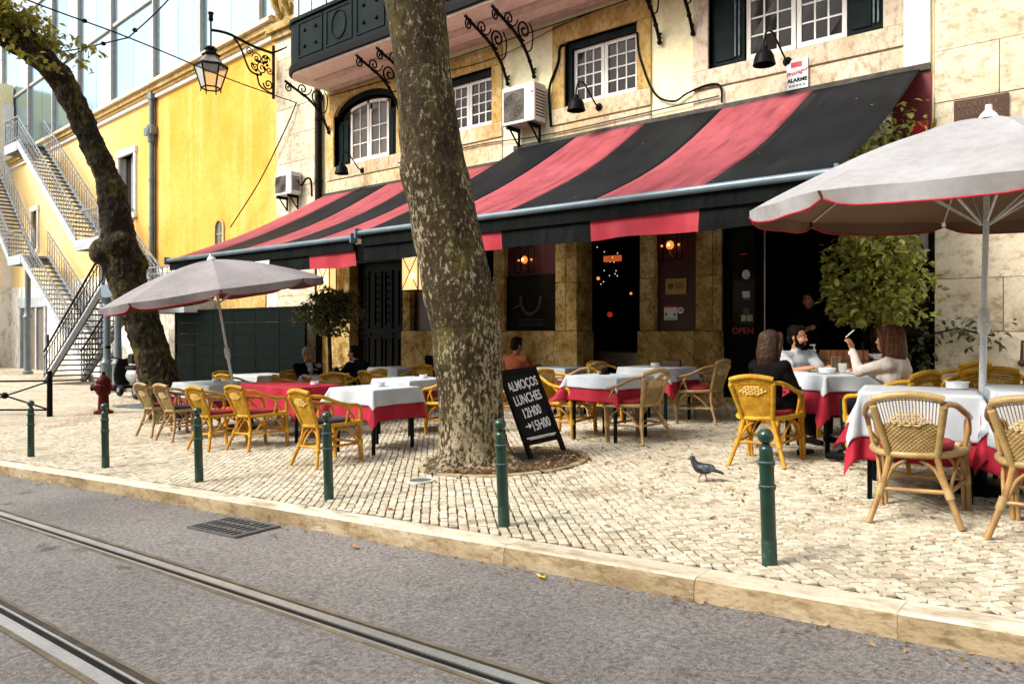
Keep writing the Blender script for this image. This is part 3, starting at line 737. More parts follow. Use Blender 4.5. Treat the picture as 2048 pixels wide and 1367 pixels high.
# wing at the far left, turned towards the street, with a white band and windows
wx = 24.05
q_ = MB(); q_.box(0, 3.4, -6, 0, 3.3, 13)
WG = thing('yellow_wing', 'pale yellow side wing at the left edge with white trim', 'building', (-41.3, 12.6, 0), rz=-PI/2-.05)
q_.build('wall', M['sunlit_plaster'], WG)
q_ = MB(); q_.box(0, 3.4, -6, .06, -1, 3.3); q_.build('base', M['white_stone'], WG)
for x0 in (0, 2.9):
    q_ = MB(); q_.box(x0, x0+.5, -.1, .09, 3.3, 12); q_.build('pilaster', M['white_trim'], WG)
q_ = MB(); q_.box(0, 3.4, -.1, .12, 8.1, 8.5); q_.build('string_course', M['white_trim'], WG)
for x0, z0 in ((1.1, 4.6), (1.1, 9.4)):
    q_ = MB(); q_.box(x0-.15, x0+1.35, -.1, .07, z0-.15, z0+2.2); w_ = q_.build('window', M['white_trim'], WG)
    q_ = MB(); q_.box(x0, x0+1.2, -.1, .075, z0, z0+2.05); q_.build('pane', M['pane_curtain'], w_)
# drainpipe on the yellow wall
dp = thing('drainpipe', 'blue-grey drainpipe with a collar running down the yellow wall', 'drainpipe', (-25.0, 11.74-.12, 0))
bb = MB(); bb.tube([(0, 0, CORN-.1), (0, 0, -.4)], .085, 10); bb.build('pipe', M['blue_grey'], dp, smooth=40)
bb = MB(); bb.box(-.33, .2, -.12, .12, 7.75, 8.0); bb.lathe([(.13, 7.5), (.13, 7.7), (.17, 7.75), (.17, 8.02), (.12, 8.06)], 10); bb.build('collar', M['blue_grey'], dp, smooth=40)
bb = MB(); bb.box(-.14, .14, -.1, .1, 9.25-.35, 9.25); bb.build('hopper', M['blue_grey'], dp)
bb = MB(); bb.tube([(.17, .04, CORN-.4), (.17, .04, -.3)], .022, 6); bb.build('cable', M['rust_steel'], dp)
for z in (6.2, 4.6, 3.0, 1.2):
    bb = MB(); bb.lathe([(.105, z), (.105, z+.09)], 10); bb.build('bracket', M['blue_grey'], dp, smooth=40)
dp2 = thing('drainpipe', 'pale drainpipe on the yellow wall partly behind the stairs', 'drainpipe', (-29.4, 11.95-.12, 0))
bb = MB(); bb.tube([(0, 0, 7.3), (0, 0, -.4)], .1, 10); bb.lathe([(.1, 6.9), (.22, 7.2), (.24, 7.35), (.15, 7.4)], 10); bb.build('pipe', M['stair_white'], dp2, smooth=40)
# dark green sheet hoarding in front of its base
hd = thing('green_hoarding', 'dark green sheet metal hoarding along the foot of the yellow wall', 'hoarding', (-19.3, 10.9, 0), rz=-.02)
for k in range(6):  # rightmost panel is extra, a dark sheet standing in for darkness there
    q_ = MB(); x0 = -2.6+k*1.1
    for j in range(8): q_.box(x0+.01, x0+1.09, -.04-.012*(j % 2), .02, -.7+j*.3125, -.7+(j+1)*.3125-.004)
    q_.build('sheet_panel', M['hoarding'], hd)
q_ = MB(); q_.box(-2.63, 4.02, -.075, .05, 1.8, 1.86); q_.box(-2.68, -2.62, -.06, .05, -.7, 1.84); q_.build('frame', M['hoarding'], hd)
# boarded opening in the base behind the hoarding
q_ = MB(); q_.box(.6, 3.6, .05, .09, 1.2, 2.3); q_.build('boarded_opening', M['lintel_stone'], YB)

# ------------------------------------------------------------------ restaurant building
WY = 11.3
RB = thing('restaurant_building', 'cream townhouse over the restaurant with stone framed windows', 'building', (-8.5, WY, 0))
def rb(name, mat, parts, parent=None, smooth=None, bevel=0):
    q_ = MB(org=RB.location)
    for p_ in parts: q_.box(*p_)
    return q_.build(name, mat, parent or RB, smooth, bevel=bevel)
ZH = 3.3
wins = [(-14.85, -12.6, 5.2, 6.86), (-11.3, -9.79, 5.38, 6.52), (-8.02, -6.5, 5.37, 6.56), (-5.2, -2.62, 5.44, 7.6)]
q_ = MB(org=RB.location); holed(q_, -15.4, -2.0, ZH, 11, wins, WY, WY+.5); q_.build('wall', M['cream_plaster'], RB)
# ground floor: plinth stones and door jambs
def stones(x0, x1, cuts, y=WY-.02, mat='ochre_stone', d=.5, name='jamb_stone'):
    for a_, b_ in zip(cuts[:-1], cuts[1:]):
        rb(name, M[mat], [(x0+.003, x1-.003, y-rng.uniform(0, .008), WY+d, a_+.004, b_-.004)], bevel=.008)
for x0, x1 in ((-15.35, -14.25), (-12.4, -12.16), (-9.75, -9.47), (-8.23, -7.99), (-7.985, -7.75), (-6.45, -6.17), (-5.42, -5.13), (-5.125, -5.0)):
    stones(x0, x1, [1.26, 2.15, ZH])
for x0, x1, cuts in ((-15.35, -14.8, None), (-14.8, -14.22, None), (-12.42, -11.75, None), (-11.75, -10.95, None), (-9.78, -9.1, None), (-9.1, -8.25, None), (-8.25, -7.72, None), (-6.48, -5.44, None), (-5.44, -4.97, None)):
    stones(x0, x1, [-.7, .45, 1.26] if x1-x0 < .7 else [-.7, 1.26], y=WY-.05, name='plinth_stone')
# oxblood panels over the plinth
for x0, x1 in ((-12.16, -11.0), (-9.47, -8.23), (-6.17, -5.42)):
    rb('wall_panel', M['red_panel'], [(x0, x1, WY+.10, WY+.2, 1.26, ZH)])
rb('panel_jamb', M['ochre_stone'], [(-11.0, -10.9, WY, WY+.4, -.7, ZH)])
# door steps
for x0, x1 in ((-14.22, -12.42), (-10.9, -9.78), (-7.72, -6.48), (-4.97, -2.05)):
    rb('door_step', M['ochre_stone'], [(x0, x1, WY-.06, WY+.6, -.7, g((x0+x1)/2, WY)+.07)], bevel=.008)
# dark room behind the open doors
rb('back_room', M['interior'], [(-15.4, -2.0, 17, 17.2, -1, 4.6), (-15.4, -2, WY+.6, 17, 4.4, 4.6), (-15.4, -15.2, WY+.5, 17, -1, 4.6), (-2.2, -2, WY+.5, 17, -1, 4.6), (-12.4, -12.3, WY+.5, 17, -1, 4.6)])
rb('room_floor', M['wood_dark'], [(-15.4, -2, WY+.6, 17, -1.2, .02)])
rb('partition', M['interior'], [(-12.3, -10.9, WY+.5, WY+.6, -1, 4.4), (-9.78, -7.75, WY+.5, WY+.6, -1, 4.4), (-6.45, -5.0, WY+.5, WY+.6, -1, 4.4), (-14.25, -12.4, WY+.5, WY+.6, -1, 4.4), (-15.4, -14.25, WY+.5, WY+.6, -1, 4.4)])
# panelled double door on the left
x0, x1 = -14.22, -12.42
rb('door_lintel', M['black_paint'], [(x0, x1, WY+.10, WY+.4, 2.92, ZH), (x0-.02, x1+.02, WY+.04, WY+.3, 2.84, 2.9)])
for k, (a_, b_) in enumerate(((x0, x0+.5), (x0+.51, x0+1.29), (x0+1.30, x1))):
    d_ = rb('door', M['black_paint'], [(a_, b_, WY+.22, WY+.3, -.6, 2.84)])
    w_ = b_-a_; m_ = .1 if w_ < .6 else .13
    cols = [(a_+m_, b_-m_)] if w_ < .6 else [(a_+.07, (a_+b_)/2-.05), ((a_+b_)/2+.05, b_-.07)]
    for c0, c1 in cols:
        for z0, z1 in ((1.35, 2.65), (.15, 1.1)):
            rb('door_panel', M['black_paint'], [(c0, c0+.035, WY+.19, WY+.23, z0, z1), (c1-.035, c1, WY+.19, WY+.23, z0, z1), (c0, c1, WY+.185, WY+.23, z1-.035, z1), (c0, c1, WY+.18, WY+.23, z0-.02, z0+.035)], d_)
        q_ = MB(org=RB.location)          # cast iron scrollwork in the upper panel
        for kk in range(7):
            zc = 1.5+kk*.165; xc = (c0+c1)/2
            for s_ in (-1, 1):
                q_.tube([(xc+s_*.055*(1-t_)*cos(t_*9), WY+.205, zc+.055*(1-t_)*sin(t_*9)) for t_ in [i_/10 for i_ in range(11)]], .006, 5)
        tag(q_.build('door_grille', M['iron'], d_, smooth=60), kind='stuff')
    rb('door_moulding', M['black_paint'], [(a_+.03, b_-.03, WY+.18, WY+.23, 1.16, 1.22)], d_)
# black door leaf of the wide entrance, standing open, with stickers on its glass
dl = rb('door', M['black_paint'], [(-4.97, -4.86, WY+.06, WY+.14, -.1, 3.2), (-4.47, -4.36, WY+.06, WY+.14, -.1, 3.2), (-4.86, -4.47, WY+.06, WY+.14, -.1, 1.15), (-4.86, -4.47, WY+.06, WY+.14, 2.85, 3.2)])
rb('pane', M['pane'], [(-4.86, -4.47, WY+.09, WY+.11, 1.15, 2.85)], dl)
for sx in (-4.955, -4.875, -4.455, -4.37): rb('door_moulding', M['black_paint'], [(sx-.012, sx+.012, WY+.035, WY+.07, 1.0, 2.95)], dl)
rb('door_handle', M['steel'], [(-4.31, -4.295, WY+.02, WY+.035, 1.0, 2.85)], dl)
def sticker(cx, z, w_, h_, mat, parent=dl, y=WY+.086, n=4):
    q_ = MB(org=RB.location)
    if n == 4: q_.box(cx-w_/2, cx+w_/2, y-.002, y, z-h_/2, z+h_/2)
    else: q_.prism([(cx+w_/2*cos(2*PI*i/n), z+h_/2*sin(2*PI*i/n)) for i in range(n)], y-.002, y)
    return q_.build('sticker', mat, parent)
spw = pm('sticker_white', (.72, .76, .78), (.45, .5, .52), sc=28, bmp=0); spb = pm('sticker_blue', (.05, .18, .42), bmp=0); spy = pm('sticker_cream', (.62, .60, .38), (.3, .3, .2), sc=30, bmp=0)
sticker(-4.62, 2.14, .13, .15, spw, n=16); sticker(-4.62, 1.83, .12, .10, spw); sticker(-4.61, 1.76, .10, .03, spb)
sticker(-4.62, 1.56, .12, .12, pm('sticker_dark', (.06, .09, .10), bmp=0), n=14); sticker(-4.66, 1.46, .08, .10, spy); sticker(-4.56, 1.46, .09, .10, spy)
sticker(-4.66, 2.46, .12, .018, M['red_flat'])
q_ = text_obj('open_sign', 'OPEN', .135, pm('dull_red_lettering', (.42, .05, .05), bmp=0), dl, Vector((-4.66, WY+.05, 1.26))-RB.location, FACE, .004, .002)
sw = rb('sign_board', M['plastic_dark'], [(-4.86, -4.44, WY+.056, WY+.085, 1.16, 1.35)], dl)
# second door leaf folded back at the right of the entrance and its glazed fanlight
rb('door', M['black_paint'], [(-2.95, -2.86, WY+.15, WY+.9, -.1, 3.2)])
fl = rb('side_window', M['black_paint'], [(-2.56, -2.5, WY+.05, WY+.12, -.1, 3.2), (-2.56, -2.03, WY+.05, WY+.12, 2.72, 2.78), (-2.08, -2.03, WY+.05, WY+.12, -.1, 3.2), (-2.56, -2.03, WY+.05, WY+.12, 2.12, 2.2), (-2.56, -2.03, WY+.05, WY+.12, -.1, 1.2)])
rb('pane', pm('pinkish_reflection_glass', (.42, .36, .36), (.28, .25, .26), rough=.08, sc=2, bmp=0), [(-2.5, -2.08, WY+.08, WY+.10, 2.2, 2.72)], fl)
rb('pane', M['pane'], [(-2.5, -2.08, WY+.08, WY+.10, 1.2, 2.12)], fl)
q_ = MB(org=RB.location); q_.bar((-2.5, WY+.07, 2.25), (-2.3, WY+.07, 2.7), .014, .014); q_.bar((-2.3, WY+.07, 2.7), (-2.08, WY+.07, 2.25), .014, .014); q_.build('window_bar', M['iron'], fl)

# mezzanine windows with stone surrounds
def surround(x0, x1, z0, z1, sill_to, side_w=.27, top=.36, mats=('lintel_stone', 'lintel_stone', 'apron_stone')):
    y0, y1 = WY-.035, WY+.3
    rb('window_lintel', M[mats[0]], [(x0-side_w, x1+side_w, y0, y1, z1, z1+top)], bevel=.008)
    rb('window_jamb', M[mats[1]], [(x0-side_w, x0, y0-.003, y1, z0-.0, z1-.004)], bevel=.008); rb('window_jamb', M[mats[1]], [(x1, x1+side_w, y0-.003, y1, z0, z1-.004)], bevel=.008)
    rb('window_sill', M[mats[2]], [(x0-side_w, x1+side_w, y0-.012, y1, z0-.30, z0-.004)], bevel=.008)
    rb('apron_stone', M[mats[2]], [(x0-side_w, x1+side_w, y0+.008, y1, sill_to, z0-.325)], bevel=.008)
def casement(x0, x1, z0, z1, cols, rows, mat_pane, y=WY+.13, arch=None, fr=.065, mt=.024):
    """one white sash with its own panes"""
    def top(x): return z1 if arch is None else arch(x)
    q_ = MB(org=RB.location)
    q_.box(x0, x0+fr, y, y+.06, z0, min(top(x0), z1) if arch else z1); q_.box(x1-fr, x1, y, y+.06, z0, top(x1) if arch else z1); q_.box(x0+fr, x1-fr, y, y+.06, z0, z0+fr*1.3)
    if arch is None: q_.box(x0+fr, x1-fr, y, y+.06, z1-fr, z1)
    else:
        N = 8
        for k in range(N):
            a_ = x0+(x1-x0)*k/N; b_ = x0+(x1-x0)*(k+1)/N
            q_.add([(a_, y, top(a_)-fr), (b_, y, top(b_)-fr), (b_, y, top(b_)), (a_, y, top(a_)), (a_, y+.06, top(a_)-fr), (b_, y+.06, top(b_)-fr), (b_, y+.06, top(b_)), (a_, y+.06, top(a_))], [(0, 1, 2, 3), (4, 7, 6, 5), (0, 4, 5, 1), (3, 2, 6, 7)])
    xs = [x0+fr+(x1-x0-2*fr)*i/cols for i in range(cols+1)]; zs = [z0+fr*1.3+(z1-z0-fr*2.3)*i/rows for i in range(rows+1)]
    for x in xs[1:-1]: q_.box(x-mt/2, x+mt/2, y+.012, y+.05, z0+fr, top(x)-fr*.8)
    for z in zs[1:-1]:
        q_.box(x0+fr*.6, x1-fr*.6, y+.014, y+.048, z-mt/2, z+mt/2)
    w_ = q_.build('window', M['white_trim'], RB)
    for i in range(cols):
        for j in range(rows):
            zt = zs[j+1]
            if arch and j == rows-1: zt = min(top(xs[i]), top(xs[i+1]))-.02
            q2 = MB(org=RB.location); t_ = rng.uniform(-.004, .004)
            q2.add([(xs[i], y+.03+t_, zs[j]), (xs[i+1], y+.03-t_, zs[j]), (xs[i+1], y+.03, zt), (xs[i], y+.03, zt)], [(0, 1, 2, 3)])
            q2.build('pane', mat_pane, w_)
    return w_
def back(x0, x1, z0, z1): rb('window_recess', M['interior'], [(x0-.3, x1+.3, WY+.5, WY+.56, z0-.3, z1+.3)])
AW = 4.70
# arched window
x0, x1, z0 = -14.85, -12.6, 5.2
def arch_o(x): u = (x-(x0+x1)/2)/((x1-x0)/2); return 6.34+.52*math.sqrt(max(0, 1-u*u*.96))
N = 14
q_ = MB(org=RB.location)   # stone arch and its jambs
for k in range(N):
    a_, b_ = x0+(x1-x0)*k/N, x0+(x1-x0)*(k+1)/N
    za, zb = arch_o(a_), arch_o(b_)
    q_.add([(a_, WY-.035, za), (b_, WY-.035, zb), (b_, WY-.035, 7.02), (a_, WY-.035, 7.02), (a_, WY+.3, za), (b_, WY+.3, zb), (b_, WY+.3, 7.02), (a_, WY+.3, 7.02)], [(0, 1, 2, 3), (0, 4, 5, 1), (3, 2, 6, 7)])
q_.build('window_arch', M['lintel_stone'], RB)
rb('window_jamb', M['lintel_stone'], [(x0-.28, x0, WY-.038, WY+.3, z0, 7.02)]); rb('window_jamb', M['lintel_stone'], [(x1, x1+.28, WY-.038, WY+.3, z0, 7.02)])
rb('window_sill', M['apron_stone'], [(x0-.28, x1+.28, WY-.05, WY+.3, z0-.3, z0-.004)]); rb('apron_stone', M['apron_stone'], [(x0-.28, x1+.28, WY-.03, WY+.3, AW-.6, z0-.325)])
q_ = MB(org=RB.location)   # dark outer arch frame
for k in range(N):
    a_, b_ = x0+(x1-x0)*k/N, x0+(x1-x0)*(k+1)/N
    za, zb = arch_o(a_), arch_o(b_)
    q_.add([(a_, WY+.06, za-.13), (b_, WY+.06, zb-.13), (b_, WY+.06, zb+.01), (a_, WY+.06, za+.01), (a_, WY+.2, za-.13), (b_, WY+.2, zb-.13), (b_, WY+.2, zb), (a_, WY+.2, za)], [(0, 1, 2, 3), (0, 4, 5, 1)])
q_.build('window_head', M['dark_green_paint'], RB)
def arch_i(x): u = (x+13.68)/.9; return 6.30+.33*math.sqrt(max(0, 1-u*u*.85))
casement(-14.36, -13.69, 5.25, 6.42, 2, 3, M['pane_curtain'], y=WY+.1, arch=arch_i); casement(-13.67, -13.0, 5.25, 6.42, 2, 3, M['pane_curtain'], y=WY+.1, arch=arch_i)
for a_, b_, yo in ((-14.83, -14.38, .10), (-12.98, -12.62, .10)):
    s_ = rb('shutter', M['dark_green_paint'], [(a_, b_, WY+yo, WY+yo+.05, 5.22, 6.30)])
    for c0, c1 in ((a_+.05, (a_+b_)/2-.02), ((a_+b_)/2+.02, b_-.05)): rb('shutter_panel', M['dark_green_paint'], [(c0, c1, WY+yo-.02, WY+yo+.01, 5.3, 6.2)], s_)
back(x0, x1, 5.2, 6.9)
# two small casement windows
for (x0, x1, z0, z1) in wins[1:3]:
    surround(x0, x1, z0, z1, AW-.1); mx = (x0+x1)/2+.01
    rb('window_frame', M['dark_green_paint'], [(x0, x0+.11, WY+.06, WY+.25, z0, z1), (x1-.05, x1, WY+.06, WY+.25, z0, z1), (x0+.11, x1-.05, WY+.06, WY+.25, z1-.13, z1), (x0+.11, x1-.05, WY+.06, WY+.25, z0, z0+.03)])
    casement(x0+.115, mx-.005, z0+.035, z1-.135, 3, 4, M['pane']); casement(mx+.005, x1-.055, z0+.035, z1-.135, 3, 4, M['pane'])
    back(x0, x1, z0, z1)
# large window with panelled shutters
x0, x1, z0, z1 = wins[3]
surround(x0, x1, z0, z1, AW-.1, side_w=.26, mats=('pale_stone', 'pale_stone', 'pale_stone'))
casement(-4.63, -3.87, z0+.05, z1, 3, 7, M['pane']); casement(-3.85, -3.14, z0+.05, z1, 3, 7, M['pane'])
rb('window_frame', M['dark_green_paint'], [(x0, x1, WY+.06, WY+.25, z0, z0+.035)])
for a_, b_ in ((x0+.02, -4.65), (-3.12, x1-.02)):
    s_ = rb('shutter', M['dark_green_paint'], [(a_, b_, WY+.09, WY+.14, z0+.04, z1)]); w_ = b_-a_
    rb('shutter_panel', M['dark_green_paint'], [(a_+.06, b_-.16, WY+.07, WY+.1, z0+.12, z1)], s_)
    for t_ in (.72, .84): rb('shutter_moulding', pm('worn_shutter_edge', (.12, .17, .18), (.05, .08, .085), sc=9, bmp=0) if 'wse' not in M else M['wse'], [(a_+w_*t_, a_+w_*t_+.022, WY+.055, WY+.1, z0+.14, z1)], s_)
back(x0, x1, z0, z1)
# white rendered strip at the right end and the red board beneath it
rb('render_strip', M['white_trim'], [(-2.36, -2.04, WY-.05, WY+.3, 4.83, 11)])
rb('wall_panel', M['red_panel'] if False else pm('dark_red_board', (.17, .008, .012), (.12, .006, .01), bmp=.05), [(-2.5, -2.03, WY-.03, WY+.3, 3.3, 4.72)])
rb('awning_fascia', M['rust_steel'], [(-9.2, -2.04, WY-.07, WY, 4.74, 4.83), (-15.2, -9.3, WY-.07, WY, 4.52, 4.6)])
# pilaster of big stones at the left corner with a carved cap
PZ = [-.8, .1, .8, 1.45, 2.15, 2.85, 3.5, 4.2, 4.9, 5.55, 6.25, 6.95, 7.6, 8.25, 8.8]
for i in range(len(PZ)-1):
    cut = -16.5 if i % 2 else -16.1
    for a_, b_ in ((-17.15, cut), (cut, -15.5)):
        rb('corner_stone', M['ashlar'], [(a_+.006, b_-.006, WY-.10-rng.uniform(0, .012), WY+.5, PZ[i]+.006, PZ[i+1]-.006)])
rb('corner_core', M['ochre_stone'], [(-17.14, -15.5, WY-.07, WY+.48, -.8, 8.8)])
rb('corner_cap', M['ochre_stone'], [(-17.25, -15.45, WY-.2, WY+.5, 8.8, 8.95), (-17.35, -15.45, WY-.3, WY+.5, 8.96, 9.15), (-17.2, -15.5, WY-.12, WY+.5, 9.16, 10.2), (-17.4, -15.4, WY-.35, WY+.5, 10.21, 10.4)])
q_ = MB(org=RB.location)
for xx in (-16.9, -16.5, -16.1): q_.tube([(xx, WY-.14, 10.2), (xx, WY-.4, 9.95), (xx, WY-.3, 9.55), (xx, WY-.12, 9.3)], [.1, .13, .09, .05], 8)
q_.build('corner_bracket', M['ochre_stone'], RB, smooth=50)

# neighbouring house on the right: large pale ashlar blocks
NB = thing('stone_house', 'pale ashlar stone house front at the right edge', 'building', (0, 11.25, 0))
nz = [-.3, .58, 1.25, 1.94, 2.62, 3.45, 4.27, 4.95, 5.65, 6.4, 7.2, 8.0, 8.9, 9.9]
off = [0, .5, .15, .65, .3, .8, .1, .6, .35, .0, .5, .2, .6]
for i in range(len(nz)-1):
    x = -1.99; first = True
    while x < 6:
        L = (.65+off[i]*.8) if first else (1.15+.35*((i*3) % 2)+.2*rng.random()); first = False
        q_ = MB(org=NB.location); q_.box(x+.004, x+L-.004, 11.25-rng.uniform(0, .010), 11.6, nz[i]+.004, nz[i+1]-.004); q_.build('stone_block', M['ashlar'], NB, bevel=.006)
        x += L
q_ = MB(org=NB.location); q_.box(-1.98, 6, 11.268, 11.9, -.5, 9.9); q_.build('wall_core', M['ochre_stone'], NB)
# ------------------------------------------------------------------ helper: fuse primitives into one continuous surface
def fuse(mbx, name, mat, voxel, smooth=3, parent=None, disp=None, org=None):
    me0 = mbx.mesh('tmp', mat); o = bpy.data.objects.new('tmp', me0); COL.objects.link(o)
    md = o.modifiers.new('r', 'REMESH'); md.mode = 'VOXEL'; md.voxel_size = voxel; md.use_smooth_shade = True
    if smooth: ms = o.modifiers.new('s', 'SMOOTH'); ms.iterations = smooth; ms.factor = .5
    dg = bpy.context.evaluated_depsgraph_get(); me = bpy.data.meshes.new_from_object(o.evaluated_get(dg))
    bpy.data.objects.remove(o); bpy.data.meshes.remove(me0); me.name = name
    if disp:
        for v in me.vertices: v.co = disp(v.co)
    me.materials.clear(); me.materials.append(mat)
    me.polygons.foreach_set('use_smooth', [True]*len(me.polygons)); me.update()
    ob = bpy.data.objects.new(name, me); COL.objects.link(ob)
    if parent is not None: ob.parent = parent
    return ob

# ------------------------------------------------------------------ trees
tb = (-5.15, 5.68); lat = Vector((.7725, .635, 0))
T1 = thing('plane_tree', 'thick mottled plane tree trunk in the middle of the terrace', 'tree', (tb[0], tb[1], g(*tb)))
prof = [(945, 950, 190), (925, 950, 150), (905, 949, 122), (800, 941, 123), (700, 935, 133), (600, 920, 142), (520, 903, 138), (420, 884, 138), (350, 868, 143), (300, 862, 127), (150, 845, 112), (0, 828, 122), (-120, 815, 140), (-200, 806, 130)]
K = .0051; pts = []; rad = []
for y, cx, w_ in prof:
    pts.append(lat*((cx-950)*K)+Vector((0, 0, EYE+(661-y)*K-g(*tb)))); rad.append(w_*K/2)
pp = bez(pts, 14); N = len(pp)
rr = [float(np.interp(i/14, range(len(rad)), rad)) for i in range(N)]
mb_ = MB(); ns = 96; vs = []
for i, p in enumerate(pp):
    for j in range(ns):
        a = 2*PI*j/ns; d_ = Vector((cos(a), sin(a), 0)); q_ = p+d_*rr[i]
        fl = .10*math.exp(-max(0, p.z)/.16)*(1+.9*sin(3*a+.6)+.5*sin(7*a))          # root flare
        h = 1+.055*noise.noise(q_*2.2)+.03*noise.noise(Vector((q_.x*5, q_.y*5, q_.z*2.5)))+.018*noise.noise(Vector((q_.x*16, q_.y*16, q_.z*7)))+.02*abs(noise.noise(Vector((q_.x*4, q_.y*4, q_.z*1.1))))
        h += .035*sin(2*a+p.z*.9)+.02*sin(5*a+1)*math.exp(-p.z/2)
        vs.append(p+d_*(rr[i]*h+max(0, fl)))
fs = [(i*ns+j, i*ns+(j+1) % ns, (i+1)*ns+(j+1) % ns, (i+1)*ns+j) for i in range(N-1) for j in range(ns)]
mb_.add(vs, fs); mb_.build('trunk', M['bark'], T1, smooth=180)
tp = pts[-1]
mb_ = MB(); mb_.tube(bez([tp+Vector((.05, 0, -.5)), tp+Vector((.45, .3, .6)), tp+Vector((1.2, .5, 2.2)), tp+Vector((1.5, .4, 4))], 5), [.26-.009*i for i in range(16)], 16); mb_.build('limb', M['bark'], T1, smooth=180)
mb_ = MB(); mb_.tube(bez([tp+Vector((-.05, 0, -.5)), tp+Vector((-.35, -.1, .7)), tp+Vector((-1.0, -.3, 2.3)), tp+Vector((-1.2, -.3, 4))], 5), [.28-.009*i for i in range(16)], 16); mb_.build('limb', M['bark'], T1, smooth=180)
# round tree pit with stone edging, soil and litter
pit = thing('tree_pit', 'round soil pit with dry leaves around the foot of the big trunk', 'tree pit', (PIT.x, PIT.y, g(PIT.x, PIT.y)), rot=(.03, -.0395, 0)); pit.scale = (.86, .86, .86)
mb_ = MB(); mb_.grid(lambda u, v: ((.96*v*cos(2*PI*u), .96*v*sin(2*PI*u), .03*(1-v)+.02*noise.noise(Vector((v*cos(2*PI*u)*4, v*sin(2*PI*u)*4, 3)))-.004)), 40, 10); mb_.build('soil', M['soil'], pit, smooth=180)
for k in range(14):
    a0, a1 = 2*PI*k/14+.012, 2*PI*(k+1)/14-.012; mb_ = MB(); vs = []
    for i in range(5):
        a = a0+(a1-a0)*i/4
        for r_, z in ((.93, -.03), (.935, .016), (1.02, .012), (1.03, -.03)): vs.append((r_*cos(a), r_*sin(a), z))
    mb_.add(vs, [(i*4+j, i*4+j+1, i*4+j+5, i*4+j+4) for i in range(4) for j in range(3)]); mb_.build('edging_stone', M['kerb_face'], pit)
def dry_leaf(mb_, c, s_, rnd_):
    a = rnd_.uniform(0, 2*PI); t1, t2 = rnd_.uniform(-.5, .5), rnd_.uniform(-.5, .5); Q = Euler((t1, t2, a)).to_matrix()
    k = rnd_.uniform(.1, .45)
    P_ = [(0, -.9, 0), (.45, -.1, k*.6), (0, .0, 0), (-.45, -.1, k*.6), (.28, .6, k*.4), (-.28, .6, k*.4), (0, 1, .1)]
    mb_.add([Vector(c)+Q @ Vector((x*s_, y*s_, z*s_)) for x, y, z in P_], [(0, 1, 2), (0, 2, 3), (2, 1, 4), (2, 4, 6), (2, 6, 5), (2, 5, 3)])
mb_ = MB(); rl = random.Random(5)
for k in range(900):
    a = rl.uniform(0, 2*PI); r_ = .3+.68*math.sqrt(rl.random())
    if rl.random() < .45: a = rl.gauss(-.75, .9); r_ = rl.uniform(.7, .99)
    dry_leaf(mb_, (r_*cos(a), r_*sin(a), .025+rl.uniform(0, .03)), rl.uniform(.012, .03), rl)
tag(mb_.build('leaf_litter', M['leaf_dry'], pit), kind='stuff')
# dry leaves and crumbs lying about under the tables and along the kerb
mb_ = MB()
for k in range(2600):
    if k < 1800: X, Y = rl.uniform(-12, .5), rl.gauss(7.2, 1.2)
    elif k < 2100: X, Y = rl.gauss(-4.2, 1.4), rl.gauss(6.0, .9)
    else: X = rl.uniform(-12, 1); Y = kerb_y(X)-KW-.012-abs(rl.gauss(0, .10))
    if Y > 11.1: continue
    z = (g(X, Y) if Y > kerb_y(X)-KW else groad(X, Y))+.007
    dry_leaf(mb_, (X, Y, z), rl.uniform(.010, .030) if k < 2100 else rl.uniform(.006, .018), rl)
tag(mb_.build('fallen_leaves', M['leaf_dry']), 'scattered small dry brown leaves on the cobbles and along the kerb', 'leaf litter', kind='stuff')
def single_leaf(x, y, s_, mat, label):
    mb_ = MB(); z = g(x, y) if y > kerb_y(x)-KW else groad(x, y)
    n_ = 9; ol = []
    for i in range(n_): t = i/(n_-1); ol.append((s_*.42*sin(PI*t)**.8, s_*(t-.5)*1.7))
    vs = [(0, s_*(i/(n_-1)-.5)*1.7, .004) for i in range(n_)]+[(p[0], p[1], .012+.006*sin(i)) for i, p in enumerate(ol)]+[(-p[0], p[1], .014) for p in ol]
    mb_.add(vs, [(i, n_+i, n_+i+1, i+1) for i in range(n_-1)]+[(i, i+1, 2*n_+i+1, 2*n_+i) for i in range(n_-1)])
    o = mb_.build('fallen_leaf', mat, smooth=60); o.location = (x, y, z+.004); o.rotation_euler = (0, 0, rl.uniform(.9, 1.7)); tag(o, label, 'leaf', 'single fallen leaves')
single_leaf(-.56, 3.12, .055, M['leaf_yellow'], 'bright yellow leaf on the asphalt at the lower right')
single_leaf(-4.05, 3.25, .05, M['leaf_orange'], 'orange leaf on the asphalt by the kerb, right of the drain grate')
single_leaf(-2.6, 3.42, .045, M['leaf_yellow'], 'yellow leaf in the gutter in front of the middle bollards')
single_leaf(-4.4, 3.86, .045, M['leaf_orange'], 'orange leaf on the cobbles beside the fourth bollard')
single_leaf(-2.4, 5.62, .03, M['leaf_yellow'], 'small yellow leaf just behind the pigeon tail')

